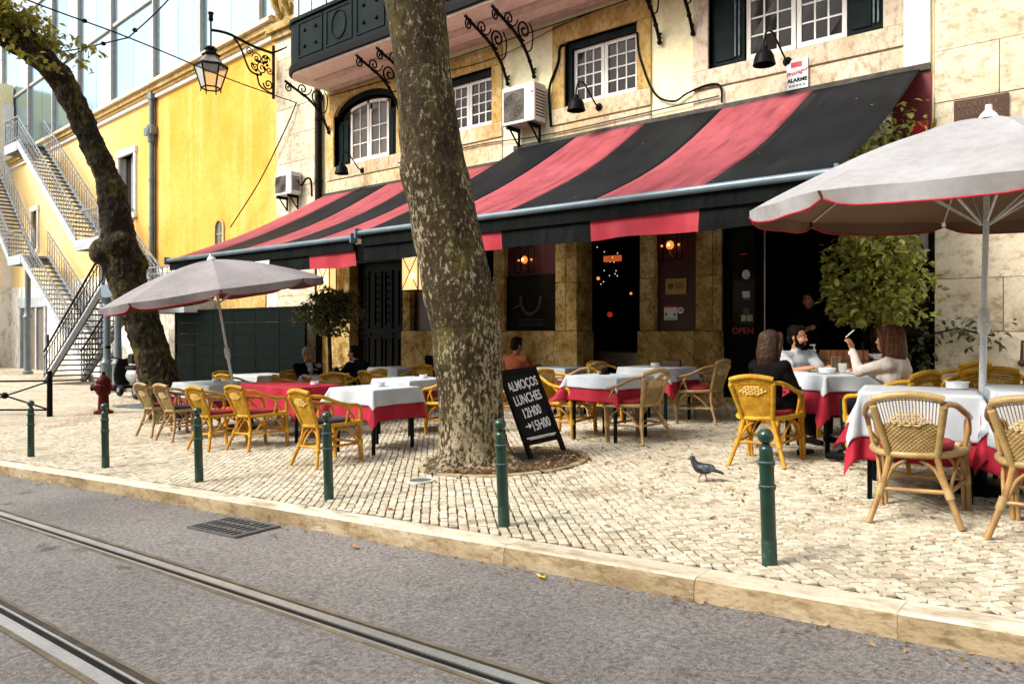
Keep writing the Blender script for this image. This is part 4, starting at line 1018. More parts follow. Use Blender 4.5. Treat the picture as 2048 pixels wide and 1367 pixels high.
# second, dark tree on the left
t2 = (-14.5, 6.87); K2 = 14.5/1500
T2 = thing('dark_tree', 'dark leaning tree with a swollen knot left of the terrace', 'tree', (t2[0], t2[1], g(*t2)))
def q2(px_, py_, dd=0): return lat*((px_-318)*K2)+Vector((0, 0, EYE+(661-py_)*K2-g(*t2)))+Vector((-.635, .7725, 0))*dd
mb_ = MB()
main = [(352, 850, 110), (342, 815, 84), (318, 755, 74), (307, 715, 68), (286, 640, 66), (264, 585, 70), (246, 530, 76), (238, 480, 66), (233, 445, 60), (228, 400, 56), (212, 350, 50), (188, 293, 48), (165, 240, 46), (146, 200, 46), (126, 162, 48), (113, 142, 50)]
mb_.tube(bez([q2(a, b_) for a, b_, _ in main], 6), [float(np.interp(i/6, range(len(main)), [m_[2]*K2/2 for m_ in main])) for i in range(6*(len(main)-1)+1)], 20)
for path, r0, r1 in (([(128, 165), (105, 130), (68, 105), (24, 72), (-40, 38), (-160, 0)], .24, .19), ([(122, 152), (112, 128), (86, 92), (52, 42), (25, -5), (-10, -90)], .2, .15)):
    pl = bez([q2(a, b_, -.3*i) for i, (a, b_) in enumerate(path)], 5); mb_.tube(pl, [r0+(r1-r0)*i/(len(pl)-1) for i in range(len(pl))], 14)
mb_.ball(q2(218, 505, -.1), .27, 14, 9); mb_.ball(q2(248, 490, -.15), .29, 14, 9); mb_.ball(q2(204, 512, -.05), .16, 10, 7); mb_.ball(q2(262, 530), .3, 12, 8)
fuse(mb_, 'trunk', M['bark_dark'], .035, 2, T2, disp=lambda c: c+c.normalized()*0+Vector((noise.noise(c*4), noise.noise(c*4+Vector((9, 0, 0))), noise.noise(c*4+Vector((0, 9, 0)))))*.05+Vector((noise.noise(c*13), noise.noise(c*13+Vector((5, 0, 0))), 0))*.025)
def leafy(mb_, c, s_, rnd_, droop=.3):
    """a folded, pointed leaf"""
    Q = Euler((rnd_.gauss(-droop, .5), rnd_.gauss(0, .6), rnd_.uniform(0, 2*PI))).to_matrix(); w_ = rnd_.uniform(.24, .34)
    P_ = [(0, 0, 0), (w_, .35, .10), (w_*.8, .68, .06), (0, 1.1, -.12), (-w_*.8, .68, .06), (-w_, .35, .10), (0, .5, 0)]
    mb_.add([Vector(c)+Q @ (Vector(p)*s_) for p in P_], [(0, 1, 6), (1, 2, 6), (2, 3, 6), (3, 4, 6), (4, 5, 6), (5, 0, 6)])
mb_ = MB(); tw = MB()
for cx, cy, n_, sp in ((8, 30, 60, 26), (30, 60, 130, 26), (62, 70, 120, 24), (90, 78, 90, 22), (20, 92, 60, 20), (10, 118, 60, 20), (30, 130, 22, 10), (108, 70, 50, 18), (120, 96, 40, 16), (138, 105, 30, 12), (5, 150, 30, 14), (75, 108, 30, 18), (172, 130, 16, 9), (176, 168, 12, 6), (205, 112, 9, 12), (190, 105, 8, 8), (125, 150, 10, 6), (60, 40, 60, 20), (105, 55, 40, 16)):
    c0 = q2(cx, cy, rl.uniform(-1.2, -.3))
    for k in range(int(n_*2.2)): leafy(mb_, c0+lat*rl.gauss(0, sp*K2*.62)+Vector((0, 0, rl.gauss(0, sp*K2*.5)))+Vector((-.635, .7725, 0))*rl.gauss(0, .25), rl.uniform(.08, .15), rl, .7)
tag(mb_.build('foliage', M['leaf_plane'], T2), kind='stuff')
for path in ([(125, 120), (150, 150), (172, 132), (205, 112)], [(150, 150), (165, 160), (178, 168)], [(60, 85), (30, 110), (10, 150)], [(90, 90), (120, 95), (140, 105)], [(40, 70), (20, 50), (0, 30)]):
    pl = bez([q2(a, b_, -.5) for a, b_ in path], 5); tw.tube(pl, [.018-.012*i/len(pl) for i in range(len(pl))], 5)
tw.build('twigs', M['bark_dark'], T2, smooth=180)

# ------------------------------------------------------------------ clipped bushes and vines
def bush(name, label, base, cz, rx, rz, nleaf, ls, mat, single=0, pot=None, seed=1, trunk_r=.05):
    r_ = random.Random(seed); t = thing(name, label, 'bush', base)
    mb_ = MB(); mb_.tube(bez([(0, 0, 0), (.03, .02, cz*.4), (-.02, 0, cz)], 5), [trunk_r*(1-.03*i) for i in range(11)], 9)
    for k in range(16):
        a = r_.uniform(0, 2*PI); e = r_.uniform(-.3, 1.2); d_ = Vector((cos(a)*cos(e)*rx, sin(a)*cos(e)*rx, sin(e)*rz))*.75
        mb_.tube(bez([(-.02, 0, cz-.3*rz), Vector((0, 0, cz))+d_*.5, Vector((0, 0, cz))+d_], 4), [.016-.0012*i for i in range(9)], 5)
    mb_.build('trunk', M['bark_dark'], t, smooth=180)
    mb_ = MB(); leaves = []
    lobes = [(Vector((r_.gauss(0, .5)*rx*.75, r_.gauss(0, .5)*rx*.75, r_.gauss(0, .5)*rz*.75)), r_.uniform(.30, .5)) for k in range(26)]
    for k in range(nleaf):
        if r_.random() < .35:
            while True:
                v = Vector((r_.gauss(0, 1), r_.gauss(0, 1), r_.gauss(0, 1)))
                if v.length > .1: break
            v.normalize(); rr_ = (.84+.22*noise.noise(v*2.2+Vector((seed, 0, 0))))*r_.uniform(.82, 1.02); p = Vector((v.x*rx, v.y*rx, v.z*rz))*rr_
        else:
            c_, s_ = r_.choice(lobes); v = Vector((r_.gauss(0, 1), r_.gauss(0, 1), r_.gauss(0, 1))).normalized(); p = c_+Vector((v.x*rx, v.y*rx, v.z*rz))*s_*r_.uniform(.75, 1.02)
        if p.z < -rz*.85: continue
        leaves.append(p+Vector((0, 0, cz)))
    toc = (Vector((0, 0, EYE))-Vector(base)); toc.z = 0; toc.normalize()
    leaves.sort(key=lambda p: -(p-Vector((0, 0, cz))).dot(toc)-.4*p.z)
    if single:
        protos = []
        for k in range(5): q_ = MB(); leafy(q_, (0, 0, 0), 1.0, random.Random(k+40), .2); protos.append(q_.mesh('leaf', mat))
        for p in leaves[:single]:
            s_ = ls*r_.uniform(.75, 1.25); link_mesh('leaf', r_.choice(protos), t, p, (r_.gauss(0, .5), r_.gauss(0, .5), r_.uniform(0, 6.3)), (s_, s_, s_))
    for p in leaves[single:]: leafy(mb_, p, ls*r_.uniform(.55, 1.35), r_, .35)
    tag(mb_.build('foliage', mat, t), kind='stuff')
    if pot:
        q_ = MB(); q_.lathe([(pot*.72, 0), (pot*.95, pot*1.3), (pot*1.05, pot*1.32), (pot*1.05, pot*1.5), (pot*.9, pot*1.5), (pot*.88, pot*1.35)], 20); q_.build('pot', M['pale_stone'], t, smooth=40)
        q_ = MB(); q_.lathe([(pot*.9, pot*1.36), (.01, pot*1.4)], 16, cap=False); q_.build('soil', M['soil'], t)
    return t
bp = (-2.40, 9.82); bush('clipped_bush', 'big round leafy bush with shiny green leaves beside the entrance', (bp[0], bp[1], g(*bp)), 1.76, .70, .74, 4200, .085, M['leaf_bush'], 280, .22, 4, .06)
bp = (-12.55, 9.4); bush('clipped_bush', 'smaller dark round bush in front of the green hoarding', (bp[0], bp[1], g(*bp)), 1.92, .56, .58, 3200, .078, M['leaf_dark'], 0, .2, 9, .05)
def vine(name, label, pts_, n_, sp, ls, mat, seed):
    r_ = random.Random(seed); c0 = Vector(pts_[0]); t = thing(name, label, 'climbing plant', c0)
    pl = bez([Vector(p)-c0 for p in pts_], 6); st_ = MB(); st_.tube(pl, .012, 5); st_.build('stem', M['bark_dark'], t, smooth=180)
    mb_ = MB()
    for k in range(n_): p = r_.choice(pl); leafy(mb_, p+Vector((r_.gauss(0, sp), -abs(r_.gauss(0, sp*.6))-.02, r_.gauss(0, sp))), ls*r_.uniform(.7, 1.3), r_, .5)
    tag(mb_.build('foliage', mat, t), kind='stuff')
vine('climbing_vine', 'dark vine climbing behind the bush with a shoot reaching over the pale wall', [(-2.15, 11.1, .1), (-2.0, 11.1, .6), (-2.1, 11.1, 1.1), (-1.75, 11.15, 1.28), (-1.45, 11.15, 1.22), (-1.3, 11.15, 1.2)], 170, .10, .09, M['leaf_dark'], 3)
vine('climbing_plant', 'green creeper hanging under the right end of the awning', [(-3.3, 10.2, 3.25), (-2.9, 10.4, 3.45), (-2.5, 10.6, 3.65), (-2.25, 10.8, 3.9)], 420, .15, .09, M['leaf_bush'], 6)

# ------------------------------------------------------------------ awnings
def awning(label, x0, x1, n_, first_red, zw, zb, group='striped awnings', val=None):
    yb = 7.42; t = thing('awning', label, 'awning', ((x0+x1)/2, WY, 0), group=group); O = t.location
    w_ = (x1-x0)/n_; red = first_red
    for k in range(n_):
        a_, b_ = x0+w_*k, x0+w_*(k+1); q_ = MB(org=O)
        def f(u, v, a_=a_, b_=b_):
            x = a_+(b_-a_)*u; s_ = v; sag = .13*sin(PI*s_)*(1-.25*math.cos((x-x0)/(x1-x0)*2*PI))
            rip = .020*noise.noise(Vector((x*1.1, s_*2.2, 2)))+.006*noise.noise(Vector((x*5, s_*1.2, 4)))
            return (x, WY-.05-(WY-.05-yb)*s_, zw-(zw-zb)*s_-sag+rip)
        q_.grid(f, 12, 26); o_ = q_.build('stripe', M['awning_red' if red else 'awning_black'], t, smooth=180)
        sm = o_.modifiers.new('thick', 'SOLIDIFY'); sm.thickness = .006; sm.offset = -1
        if val and val[0] <= (a_+b_)/2:
            q_ = MB(org=O)
            def fv(u, v, a_=a_, b_=b_):
                x = a_+(b_-a_)*u; return (x, yb+.05+.05*noise.noise(Vector((x*2.6, v*.7, 5)))*v, zb-.19-.24*v+.010*sin(x*4)*v)
            q_.grid(fv, 16, 5); q_.build('valance', M['valance_red' if red else 'valance_black'], t, smooth=180)
        red = not red
    q_ = MB(org=O); q_.tube([(x0-.04, yb-.02, zb), (x1+.04, yb-.02, zb)], .042, 12); q_.build('front_bar', M['alu'], t, smooth=40)
    q_ = MB(org=O); q_.box(x0, x1, yb+.01, yb+.05, zb-.2, zb-.03); q_.build('shade_strip', M['valance_black'], t)  # dark strip that paints in the shade below the front bar
    for x in (x0-.045, x1+.045):
        q_ = MB(org=O); q_.obox((x, yb-.02, zb-.01), .03, .13, .15); q_.build('end_cap', M['alu'], t)
    for fx in (.22, .78):
        x = x0+(x1-x0)*fx; q_ = MB(org=O); q_.bar((x, WY-.1, zw-.45), (x+.9, 9.4, (zw+zb)/2-.5), .05, .04); q_.bar((x+.9, 9.4, (zw+zb)/2-.5), (x, yb+.06, zb-.03), .045, .035); q_.build('arm', M['iron'], t)
    return t
awning('large awning in broad red and black stripes over the main entrance', -9.10, -2.16, 5, False, 4.77, 2.76, val=(-99,))
awning('shorter striped awning at the left end of the facade, red stripe at its right end', -15.2, -9.30, 5, True, 4.55, 2.70, val=(-11.2,))

# ------------------------------------------------------------------ enclosed iron balcony with scroll brackets
BL = thing('enclosed_balcony', 'dark green iron enclosed balcony with a pink soffit', 'balcony', (-8, WY, 7.1)); O = BL.location
BX0, BX1, BY = -15.15, -.5, 10.02
def bal_outline(off=0, n_=7):
    r_ = .55; pts_ = [(BX0-off, WY)]
    for k in range(n_): a = PI-PI/2*k/(n_-1)*-1; pts_.append((BX0+r_+(r_+off)*cos(PI+PI/2*k/(n_-1)), BY+r_+(r_+off)*sin(PI+PI/2*k/(n_-1))))
    pts_ += [(BX1, BY-off), (BX1, WY)]; return pts_
def plate(name, off, z0, z1, mat):
    q_ = MB(org=O); ol = bal_outline(off); n_ = len(ol)
    q_.add([(x, y, z0) for x, y in ol]+[(x, y, z1) for x, y in ol], [tuple(range(n_)), tuple(range(2*n_-1, n_-1, -1))]+[(i, i+n_, (i+1) % n_+n_, (i+1) % n_) for i in range(n_)]); return q_.build(name, mat, BL)
plate('soffit', -.03, 7.10, 7.16, M['pink_plaster']); plate('floor_edge', .05, 7.15, 7.27, M['black_paint']); plate('base_rail', .02, 7.27, 7.33, M['dark_green_paint'])
q_ = MB(org=O); q_.box(BX0+.5, BX1, 10.55, 10.75, 7.06, 7.101); q_.box(BX0+.3, BX1, WY-.16, WY, 7.04, 7.102); q_.build('soffit_moulding', pm('pale_pink_band', (.78, .62, .54), bmp=.05), BL)
plate('parapet', 0, 7.33, 8.25, M['dark_green_paint']); plate('hand_rail', .05, 8.25, 8.33, M['dark_green_paint'])
q_ = MB(org=O); q_.tube([(BX0+.05, BY+.42, 7.2), (BX0+.05, BY+.42, 9.6)], .10, 10); q_.build('corner_post', pm('pale_blue_post', (.40, .50, .56), (.26, .34, .38), rough=.4, sc=8, bmp=.1), BL, smooth=40)
xs = [BX0+.6+1.02*i for i in range(15)]
for i in range(14):
    a_, b_ = xs[i]+.06, xs[i+1]-.06; q_ = MB(org=O)
    q_.box(a_, a_+.045, BY-.02, BY+.01, 7.40, 8.20); q_.box(b_-.045, b_, BY-.02, BY+.01, 7.40, 8.20); q_.box(a_, b_, BY-.018, BY+.01, 8.155, 8.2); q_.box(a_, b_, BY-.018, BY+.01, 7.4, 7.445)
    cx = (a_+b_)/2
    if i % 2: q_.tube([(cx+.24*cos(2*PI*k/24), BY-.008, 7.8+.30*sin(2*PI*k/24)) for k in range(25)], .016, 6, cap=False)
    else:
        for sx in (-.2, .2):
            for sz in (-.18, .18): q_.ball((cx+sx, BY, 7.8+sz), .045, 8, 5)
    q_.build('parapet_panel', M['dark_green_paint'], BL, smooth=40)
    for k in range(2):
        x_a = a_+(b_-a_)*k/2; q_ = MB(org=O); q_.box(x_a+.03, x_a+(b_-a_)/2-.03, BY+.02, BY+.03, 8.36, 9.9); q_.build('pane', M['curtain_glass'], BL)
    q_ = MB(org=O); q_.box(xs[i]-.04, xs[i]+.04, BY, BY+.06, 8.33, 10); q_.box(cx-.02, cx+.02, BY, BY+.05, 8.33, 10); q_.build('mullion', M['white_trim'], BL)
q_ = MB(org=O); q_.box(BX0+.4, BX1, BY+.3, WY, 8.3, 10); q_.build('gallery_core', M['interior'], BL)
def spiral(c, r0, turns, start, sgn=1, n_=26):
    return [(0, c[0]+r0*(1-.86*i/n_)*cos(start+sgn*turns*2*PI*i/n_), c[1]+r0*(1-.86*i/n_)*sin(start+sgn*turns*2*PI*i/n_)) for i in range(n_+1)]
q_ = MB()
main_ = bez([(0, -1.28, -.06), (0, -1.05, -.16), (0, -.62, -.34), (0, -.28, -.62), (0, -.06, -.98)], 6)
q_.tube(main_, .03, 7)
q_.tube(spiral((-1.18, -.20), .10, 1.4, PI/2), .017, 6); q_.tube(spiral((-.80, -.14), .14, 1.4, -PI/2, -1), .017, 6); q_.tube(spiral((-.36, -.22), .20, 1.6, -PI/2, -1), .019, 6)
q_.tube(bez([(0, -.80, -.29), (0, -.62, -.2), (0, -.55, -.08)], 5), .015, 5); q_.tube(bez([(0, -.30, -.60), (0, -.14, -.5), (0, -.10, -.2), (0, -.2, -.03)], 5), .015, 5)
q_.tube(spiral((-.02, -.86), .06, 1.2, PI, 1), .014, 5); q_.ball((0, -.06, -1.0), .045, 8, 5)
for t_ in (4, 10, 16, 20): q_.ball(main_[t_], .043, 8, 5)
bme = q_.mesh('scroll_bracket', M['iron'], 60)
for i, x in enumerate((-15.0, -12.45, -11.8, -9.35, -8.7, -6.05, -5.45, -3.0, -2.3)):
    br = link_mesh('scroll_bracket', bme, BL, Vector((x, WY, 7.07))-O)
# ------------------------------------------------------------------ cables on the facade and over the street
def cable(label, pts_, r_=.012, cat='cable', knots=(), name='cable', sub=8, mat='iron'):
    c0 = Vector(pts_[0]); t = thing(name, label, cat, c0); q_ = MB(); q_.tube(bez([Vector(p)-c0 for p in pts_], sub), r_, 6); q_.build('wire', M[mat], t, smooth=180)
    for k in knots:
        p = Vector(k)-c0; q_ = MB(); q_.ball(p, .05, 8, 5, (1, 1, .8)); q_.build('insulator', M['iron'], t, smooth=60)
    return t
cable('black cable looping from the middle window across the cream wall', [(-6.48, WY-.06, 6.35), (-6.42, WY-.06, 5.9), (-6.15, WY-.06, 5.25), (-5.8, WY-.06, 5.04), (-5.55, WY-.06, 5.12), (-5.2, WY-.07, 5.18), (-4.98, WY-.07, 5.12), (-4.95, WY-.07, 4.85)], .018)
cable('thick black cable hanging between the middle window and the large air conditioner', [(-8.0, WY-.05, 6.5), (-8.1, WY-.06, 6.47), (-8.14, WY-.06, 6.2), (-8.33, WY-.06, 5.8), (-8.33, WY-.06, 5.4), (-8.30, WY-.06, 5.05)], .024)
cable('thin wire running along the wall under the balcony', [(-15.0, WY-.05, 6.95), (-12, WY-.05, 6.9), (-9.0, WY-.05, 6.93), (-6.0, WY-.05, 6.96), (-2.6, WY-.05, 7.0)], .010)
cable('second thin wire sagging under the balcony soffit', [(-11.4, WY-.05, 6.7), (-9.6, WY-.05, 6.66), (-7.7, WY-.05, 6.92), (-5.0, WY-.05, 6.98)], .008)
cable('thin cable running along the wall just above the awning', [(-12.5, WY-.06, 4.98), (-10, WY-.06, 5.0), (-8.4, WY-.06, 4.92), (-5.5, WY-.06, 4.96), (-5.0, WY-.06, 4.97)], .012, mat='rust_steel')
J = Vector((-14.4, 6.26, 6.72)); A1 = Vector((-16.2, 11.15, 7.0))
cable('long tram span wire from the stone corner to the upper left', [A1, (-15.4, 8.9, 6.83), J, (-14.75, 4.7, 6.99), (-15.3, 2.4, 7.5)], .013, 'overhead wire', (Vector(J)+Vector((-.16, -.7, .13)),), name='span_wire')
cable('tram span wire rising from the junction to the top', [J, (-11.8, 5.8, 6.6), (-8.5, 5.3, 6.9)], .013, 'overhead wire', (J+Vector((.45, -.08, .0)),), name='span_wire')
cable('tram span wire from the junction down into the leaves at the left', [J, (-15.9, 5.9, 6.75), (-17.5, 5.4, 6.8)], .013, 'overhead wire', (J+Vector((-.7, -.16, .01)),), name='span_wire')
cable('dark cable dropping from the stone corner along the yellow wall to the awning', [A1, (-16.6, 11.1, 6.4), (-17.8, 11.1, 5.2), (-19.4, 11.2, 4.15)], .016)
# black drainpipe in the corner behind the left awning
t = thing('drainpipe', 'black drainpipe between the stone corner and the arched window', 'drainpipe', (-15.33, WY-.1, 3)); q_ = MB(); q_.tube([(0, 0, -3.4), (0, 0, 4.1)], .075, 10); q_.build('pipe', M['iron'], t, smooth=40)
for z in (.4, 1.9, 3.4): q_ = MB(); q_.lathe([(.095, z), (.095, z+.07)], 10); q_.build('bracket', M['iron'], t, smooth=40)
# ------------------------------------------------------------------ air conditioners
def aircon(label, x0, x1, z0, z1, y, dpt, name_txt):
    w_, h_ = x1-x0, z1-z0; t = thing('air_conditioner', label, 'air conditioner', ((x0+x1)/2, y, z0), group='air conditioners on the facade')
    q_ = MB(); q_.box(-w_/2, w_/2, -dpt, 0, 0, h_); q_.build('casing', M['plastic_white'], t, bevel=.02)
    q_ = MB(); q_.box(-w_/2+.05, w_/2*.36, -dpt-.012, -dpt+.01, .07, h_-.09); q_.build('fan_recess', pm('fan_recess_brown', (.085, .07, .05), (.045, .037, .026), bmp=0, sc=3), t)
    q_ = MB(); cx, cz, R_ = -w_/2+.05+(w_*.68-.05)/2, h_*.48, min(h_*.40, w_*.30)
    for k in range(9):
        r_ = R_*(k+1)/9; q_.tube([(cx+r_*cos(2*PI*i/28), -dpt-.016, cz+r_*sin(2*PI*i/28)) for i in range(29)], .005, 4, cap=False)
    for k in range(12): a = PI*k/6; q_.bar((cx, -dpt-.016, cz), (cx+R_*cos(a), -dpt-.016, cz+R_*sin(a)), .007, .007)
    q_.build('fan_grille', pm('grey_brown_grille', (.20, .18, .14), (.13, .115, .09), bmp=.1) if 'gg' not in M else M['gg'], t)
    q_ = MB()
    for k in range(9): q_.box(w_/2-.003, w_/2+.006, -dpt+.04, -.05, .1+k*(h_-.2)/9, .1+k*(h_-.2)/9+.02)
    tag(q_.build('side_louvre', M['plastic_dark'], t), kind='stuff')
    for x in (-w_*.32, w_*.32): q_ = MB(); q_.box(x-.02, x+.02, -dpt-.02, .0, -.07, -.003); q_.box(x-.02, x+.02, -.03, 0, -.35, 0); q_.bar((x, -dpt*.8, -.06), (x, -.02, -.33), .03, .02); q_.build('bracket', M['iron'], t)
    q_ = MB(); q_.box(w_*.40, w_*.47, -dpt-.004, -dpt+.01, h_*.72, h_*.76); q_.build('badge', M[name_txt], t)
    return t
aircon('large white air conditioner between two windows, seen from below', -9.2, -8.42, 5.13, 5.85, WY-.05, .36, 'red_flat')
aircon('small white air conditioner on the stone corner at the far left', -16.72, -16.0, 4.66, 5.22, WY-.14, .30, 'blue_grey')
cable('black hose coiling down from the left air conditioner', [(-15.98, WY-.25, 5.0), (-15.8, WY-.28, 4.85), (-15.65, WY-.25, 5.0), (-15.5, WY-.22, 4.95), (-15.48, WY-.2, 4.55)], .025)
# ------------------------------------------------------------------ gooseneck lamps on the sills
q_ = MB(); arm_ = bez([(0, 0, 0), (0, -.10, .03), (-.05, -.22, .20), (-.1, -.32, .36), (-.16, -.40, .36), (-.18, -.44, .22), (-.18, -.44, .10)], 6); q_.tube(arm_, .014, 7); arm_me = q_.mesh('arm', M['iron'], 60)
q_ = MB(); q_.lathe([(.02, .13), (.05, .11), (.055, .06), (.10, .04), (.135, -.02), (.15, -.10), (.165, -.15), (.15, -.145), (.12, -.03), (.03, .05)], 18, cap=False); sh_me = q_.mesh('lamp_shade', M['plastic_dark'], 50)
q_ = MB(); q_.lathe([(.05, -.02), (.07, 0), (.05, .02)], 12); ros_me = q_.mesh('wall_rose', M['iron'], 50)
for x, z, lb in ((-3.93, 5.27, 'black gooseneck lamp under the large shuttered window'), (-7.25, 5.22, 'black gooseneck lamp under the middle casement window'), (-13.75, 4.98, 'black gooseneck lamp under the arched window')):
    t = thing('gooseneck_lamp', lb, 'wall lamp', (x, WY-.06, z), group='gooseneck lamps over the awnings')
    link_mesh('arm', arm_me, t); link_mesh('lamp_shade', sh_me, t, (-.18, -.44, .02)); link_mesh('wall_rose', ros_me, t, (0, 0, 0), (R(90), 0, 0))
# alarm sign
t = thing('alarm_sign', 'white alarm company sign with a red label under the large window', 'sign', (-3.78, WY-.07, 5.03))
q_ = MB(); q_.box(-.155, .155, 0, .02, -.22, .24); q_.build('plate', M['ceramic'], t)
q_ = MB(); q_.box(-.09, .07, -.004, .001, .12, .20); q_.build('red_label', M['red_flat'], t)
text_obj('script_text', 'Prosegur', .088, M['red_flat'], t, (-.005, -.003, .045), (R(90), R(-10), 0), .002, .001, shear=.35)
text_obj('alarm_text', 'ALARME', .078, M['plastic_dark'], t, (0, -.003, -.07), FACE, .002, .003)
q_ = MB()
for k in range(5): q_.box(-.12+k*.05, -.085+k*.05, -.003, .001, -.16, -.135)
q_.build('small_print', M['blue_grey'], t)
# bronze plaque on the stone house
t = thing('bronze_plaque', 'dark bronze inscribed plaque on the stone house', 'plaque', (-1.46, 11.235, 4.0))
q_ = MB(); q_.box(-.30, .30, -.02, .02, -.25, .25); q_.build('plate', M['bronze'], t)
for k in range(4):
    q_ = MB(); r_ = random.Random(k); x = -.25
    while x < .22:
        w_ = r_.uniform(.03, .06); q_.box(x, x+w_*.25, -.026, -.019, .14-k*.11, .205-k*.11)
        if r_.random() < .7: q_.box(x, x+w_*.7, -.026, -.019, .19-k*.11, .205-k*.11)
        if r_.random() < .6: q_.box(x, x+w_*.7, -.026, -.019, .14-k*.11, .152-k*.11)
        x += w_+.012
    tag(q_.build('inscription', M['bronze_letter'], t), kind='stuff')
# floodlight, red siren box and brackets at the awning end
t = thing('floodlight', 'white floodlight on a bracket at the right awning end', 'floodlight', (-2.55, 10.9, 4.02))
q_ = MB(); q_.tube([(-.10, -.12, -.06), (.08, .06, .05)], [.085, .07], 14); q_.build('housing', M['pole_white'], t, smooth=40)
q_ = MB(); q_.tube([(.05, .05, 0), (.18, .1, -.15), (.2, .3, -.2)], .02, 6); q_.box(.12, .26, 0, .12, -.45, -.2); q_.build('bracket', M['plastic_dark'], t)
t = thing('siren_box', 'small bright red siren box beside the red board', 'alarm box', (-2.14, 11.2, 3.95)); q_ = MB(); q_.box(-.09, .09, -.08, 0, -.09, .09); q_.build('housing', M['red_flat'], t, bevel=.01)
# wrought iron hook on the pale wall
t = thing('iron_hook', 'small iron hook on the pale wall behind the right umbrella pole', 'hook', (-1.02, 11.2, .95)); q_ = MB(); q_.tube([(.28, 0, .18), (0, 0, .18), (0, -.02, -.06)], .022, 6); q_.ball((0, -.02, -.09), .045, 8, 6); q_.build('hook', M['bronze'], t, smooth=50)

# ------------------------------------------------------------------ big street lantern on a scrolled bracket
t = thing('wall_lantern', 'old six-sided street lantern hanging from a scrolled iron bracket', 'street lamp', (-17.22, 11.18, 8.5)); 
q_ = MB()      # bracket in local YZ plane, pointing to the street (-Y)
q_.box(-.035, .035, -.05, .0, -1.2, .18); arm_ = bez([(0, 0, -.02), (0, -.6, .0), (0, -1.2, .10), (0, -1.5, .10), (0, -1.75, .06)], 6); q_.tube(arm_, .035, 7)
q_.tube(bez([(0, -1.15, .06), (0, -.95, -.16), (0, -.72, -.62), (0, -.45, -.70)], 6), .024, 6)
q_.tube(bez([(0, -.5, -.70), (0, -.42, -.95), (0, -.2, -1.05), (0, -.04, -1.08)], 6), .022, 6)
q_.tube(spiral((-.18, -.86), .15, 1.5, PI), .02, 6)
for c_, r_, s0, sg in (((-.72, -.16), .10, 0, 1), ((-.5, -.28), .15, PI, -1), ((-.26, -.26), .14, 0, 1), ((-.36, -.50), .16, PI/2, 1), ((-.14, -.5), .10, 0, -1), ((-.56, -.5), .10, PI, 1)): q_.tube(spiral(c_, r_, 1.5, s0, sg), .016, 5)
for k in range(14): q_.ball((0, -.15-.5*rl.random(), -.15-.55*rl.random()), .04, 6, 4)
q_.tube([(0, 0, .02), (.55, .02, .03)], .02, 6); q_.build('bracket', M['iron'], t, smooth=60)
L = Vector((0, -1.75, .06)); q_ = MB()
q_.tube([L+Vector((0, 0, .02)), L+Vector((0, 0, .22))], .022, 6); q_.lathe([(.02, .2), (.06, .24), (.05, .34), (.075, .42), (.03, .36), (.01, .45)], 8, L); q_.tube([L, L+Vector((0, 0, -.42))], .02, 6); q_.build('finial', M['iron'], t, smooth=50)
n6 = 6
def hexa(name, prof_, mat, sm=None, cap=True): q_ = MB(); q_.lathe(prof_, n6, L, cap); return q_.build(name, mat, t, sm)
hexa('cap', [(.05, -.40), (.13, -.42), (.16, -.47), (.12, -.5), (.13, -.56), (.22, -.60), (.21, -.64), (.17, -.66)], M['iron'])
hexa('roof', [(.18, -.64), (.22, -.72), (.30, -.80), (.40, -.86), (.40, -.90), (.38, -.90)], pm('lantern_roof_zinc', (.20, .18, .165), (.12, .105, .09), bmp=.1), cap=False)
for k in range(n6):
    a, b_ = 2*PI*k/n6, 2*PI*(k+1)/n6; q_ = MB(); A_ = [L+Vector((.385*cos(a), .385*sin(a), -.90)), L+Vector((.385*cos(b_), .385*sin(b_), -.90)), L+Vector((.225*cos(b_), .225*sin(b_), -1.42)), L+Vector((.225*cos(a), .225*sin(a), -1.42))]
    q_.add(A_, [(0, 1, 2, 3)]); q_.build('pane', M['lantern_glass'], t)
    q_ = MB(); q_.bar(A_[0], A_[3], .03, .03); q_.bar(A_[0], A_[1], .03, .03); q_.bar(A_[3], A_[2], .03, .03); q_.bar(A_[3], A_[3]+Vector((0, 0, -.09)), .022, .022); q_.build('frame_bar', M['iron'], t)
    q_ = MB()
    for i in range(7): p_ = A_[0].lerp(A_[1], (i+.5)/7)*1.0; p_ = L+(p_-L)*1.03; q_.bar(p_+Vector((0, 0, .0)), p_+Vector((0, 0, .065)), .028, .016)
    tag(q_.build('crest', M['iron'], t), kind='stuff')

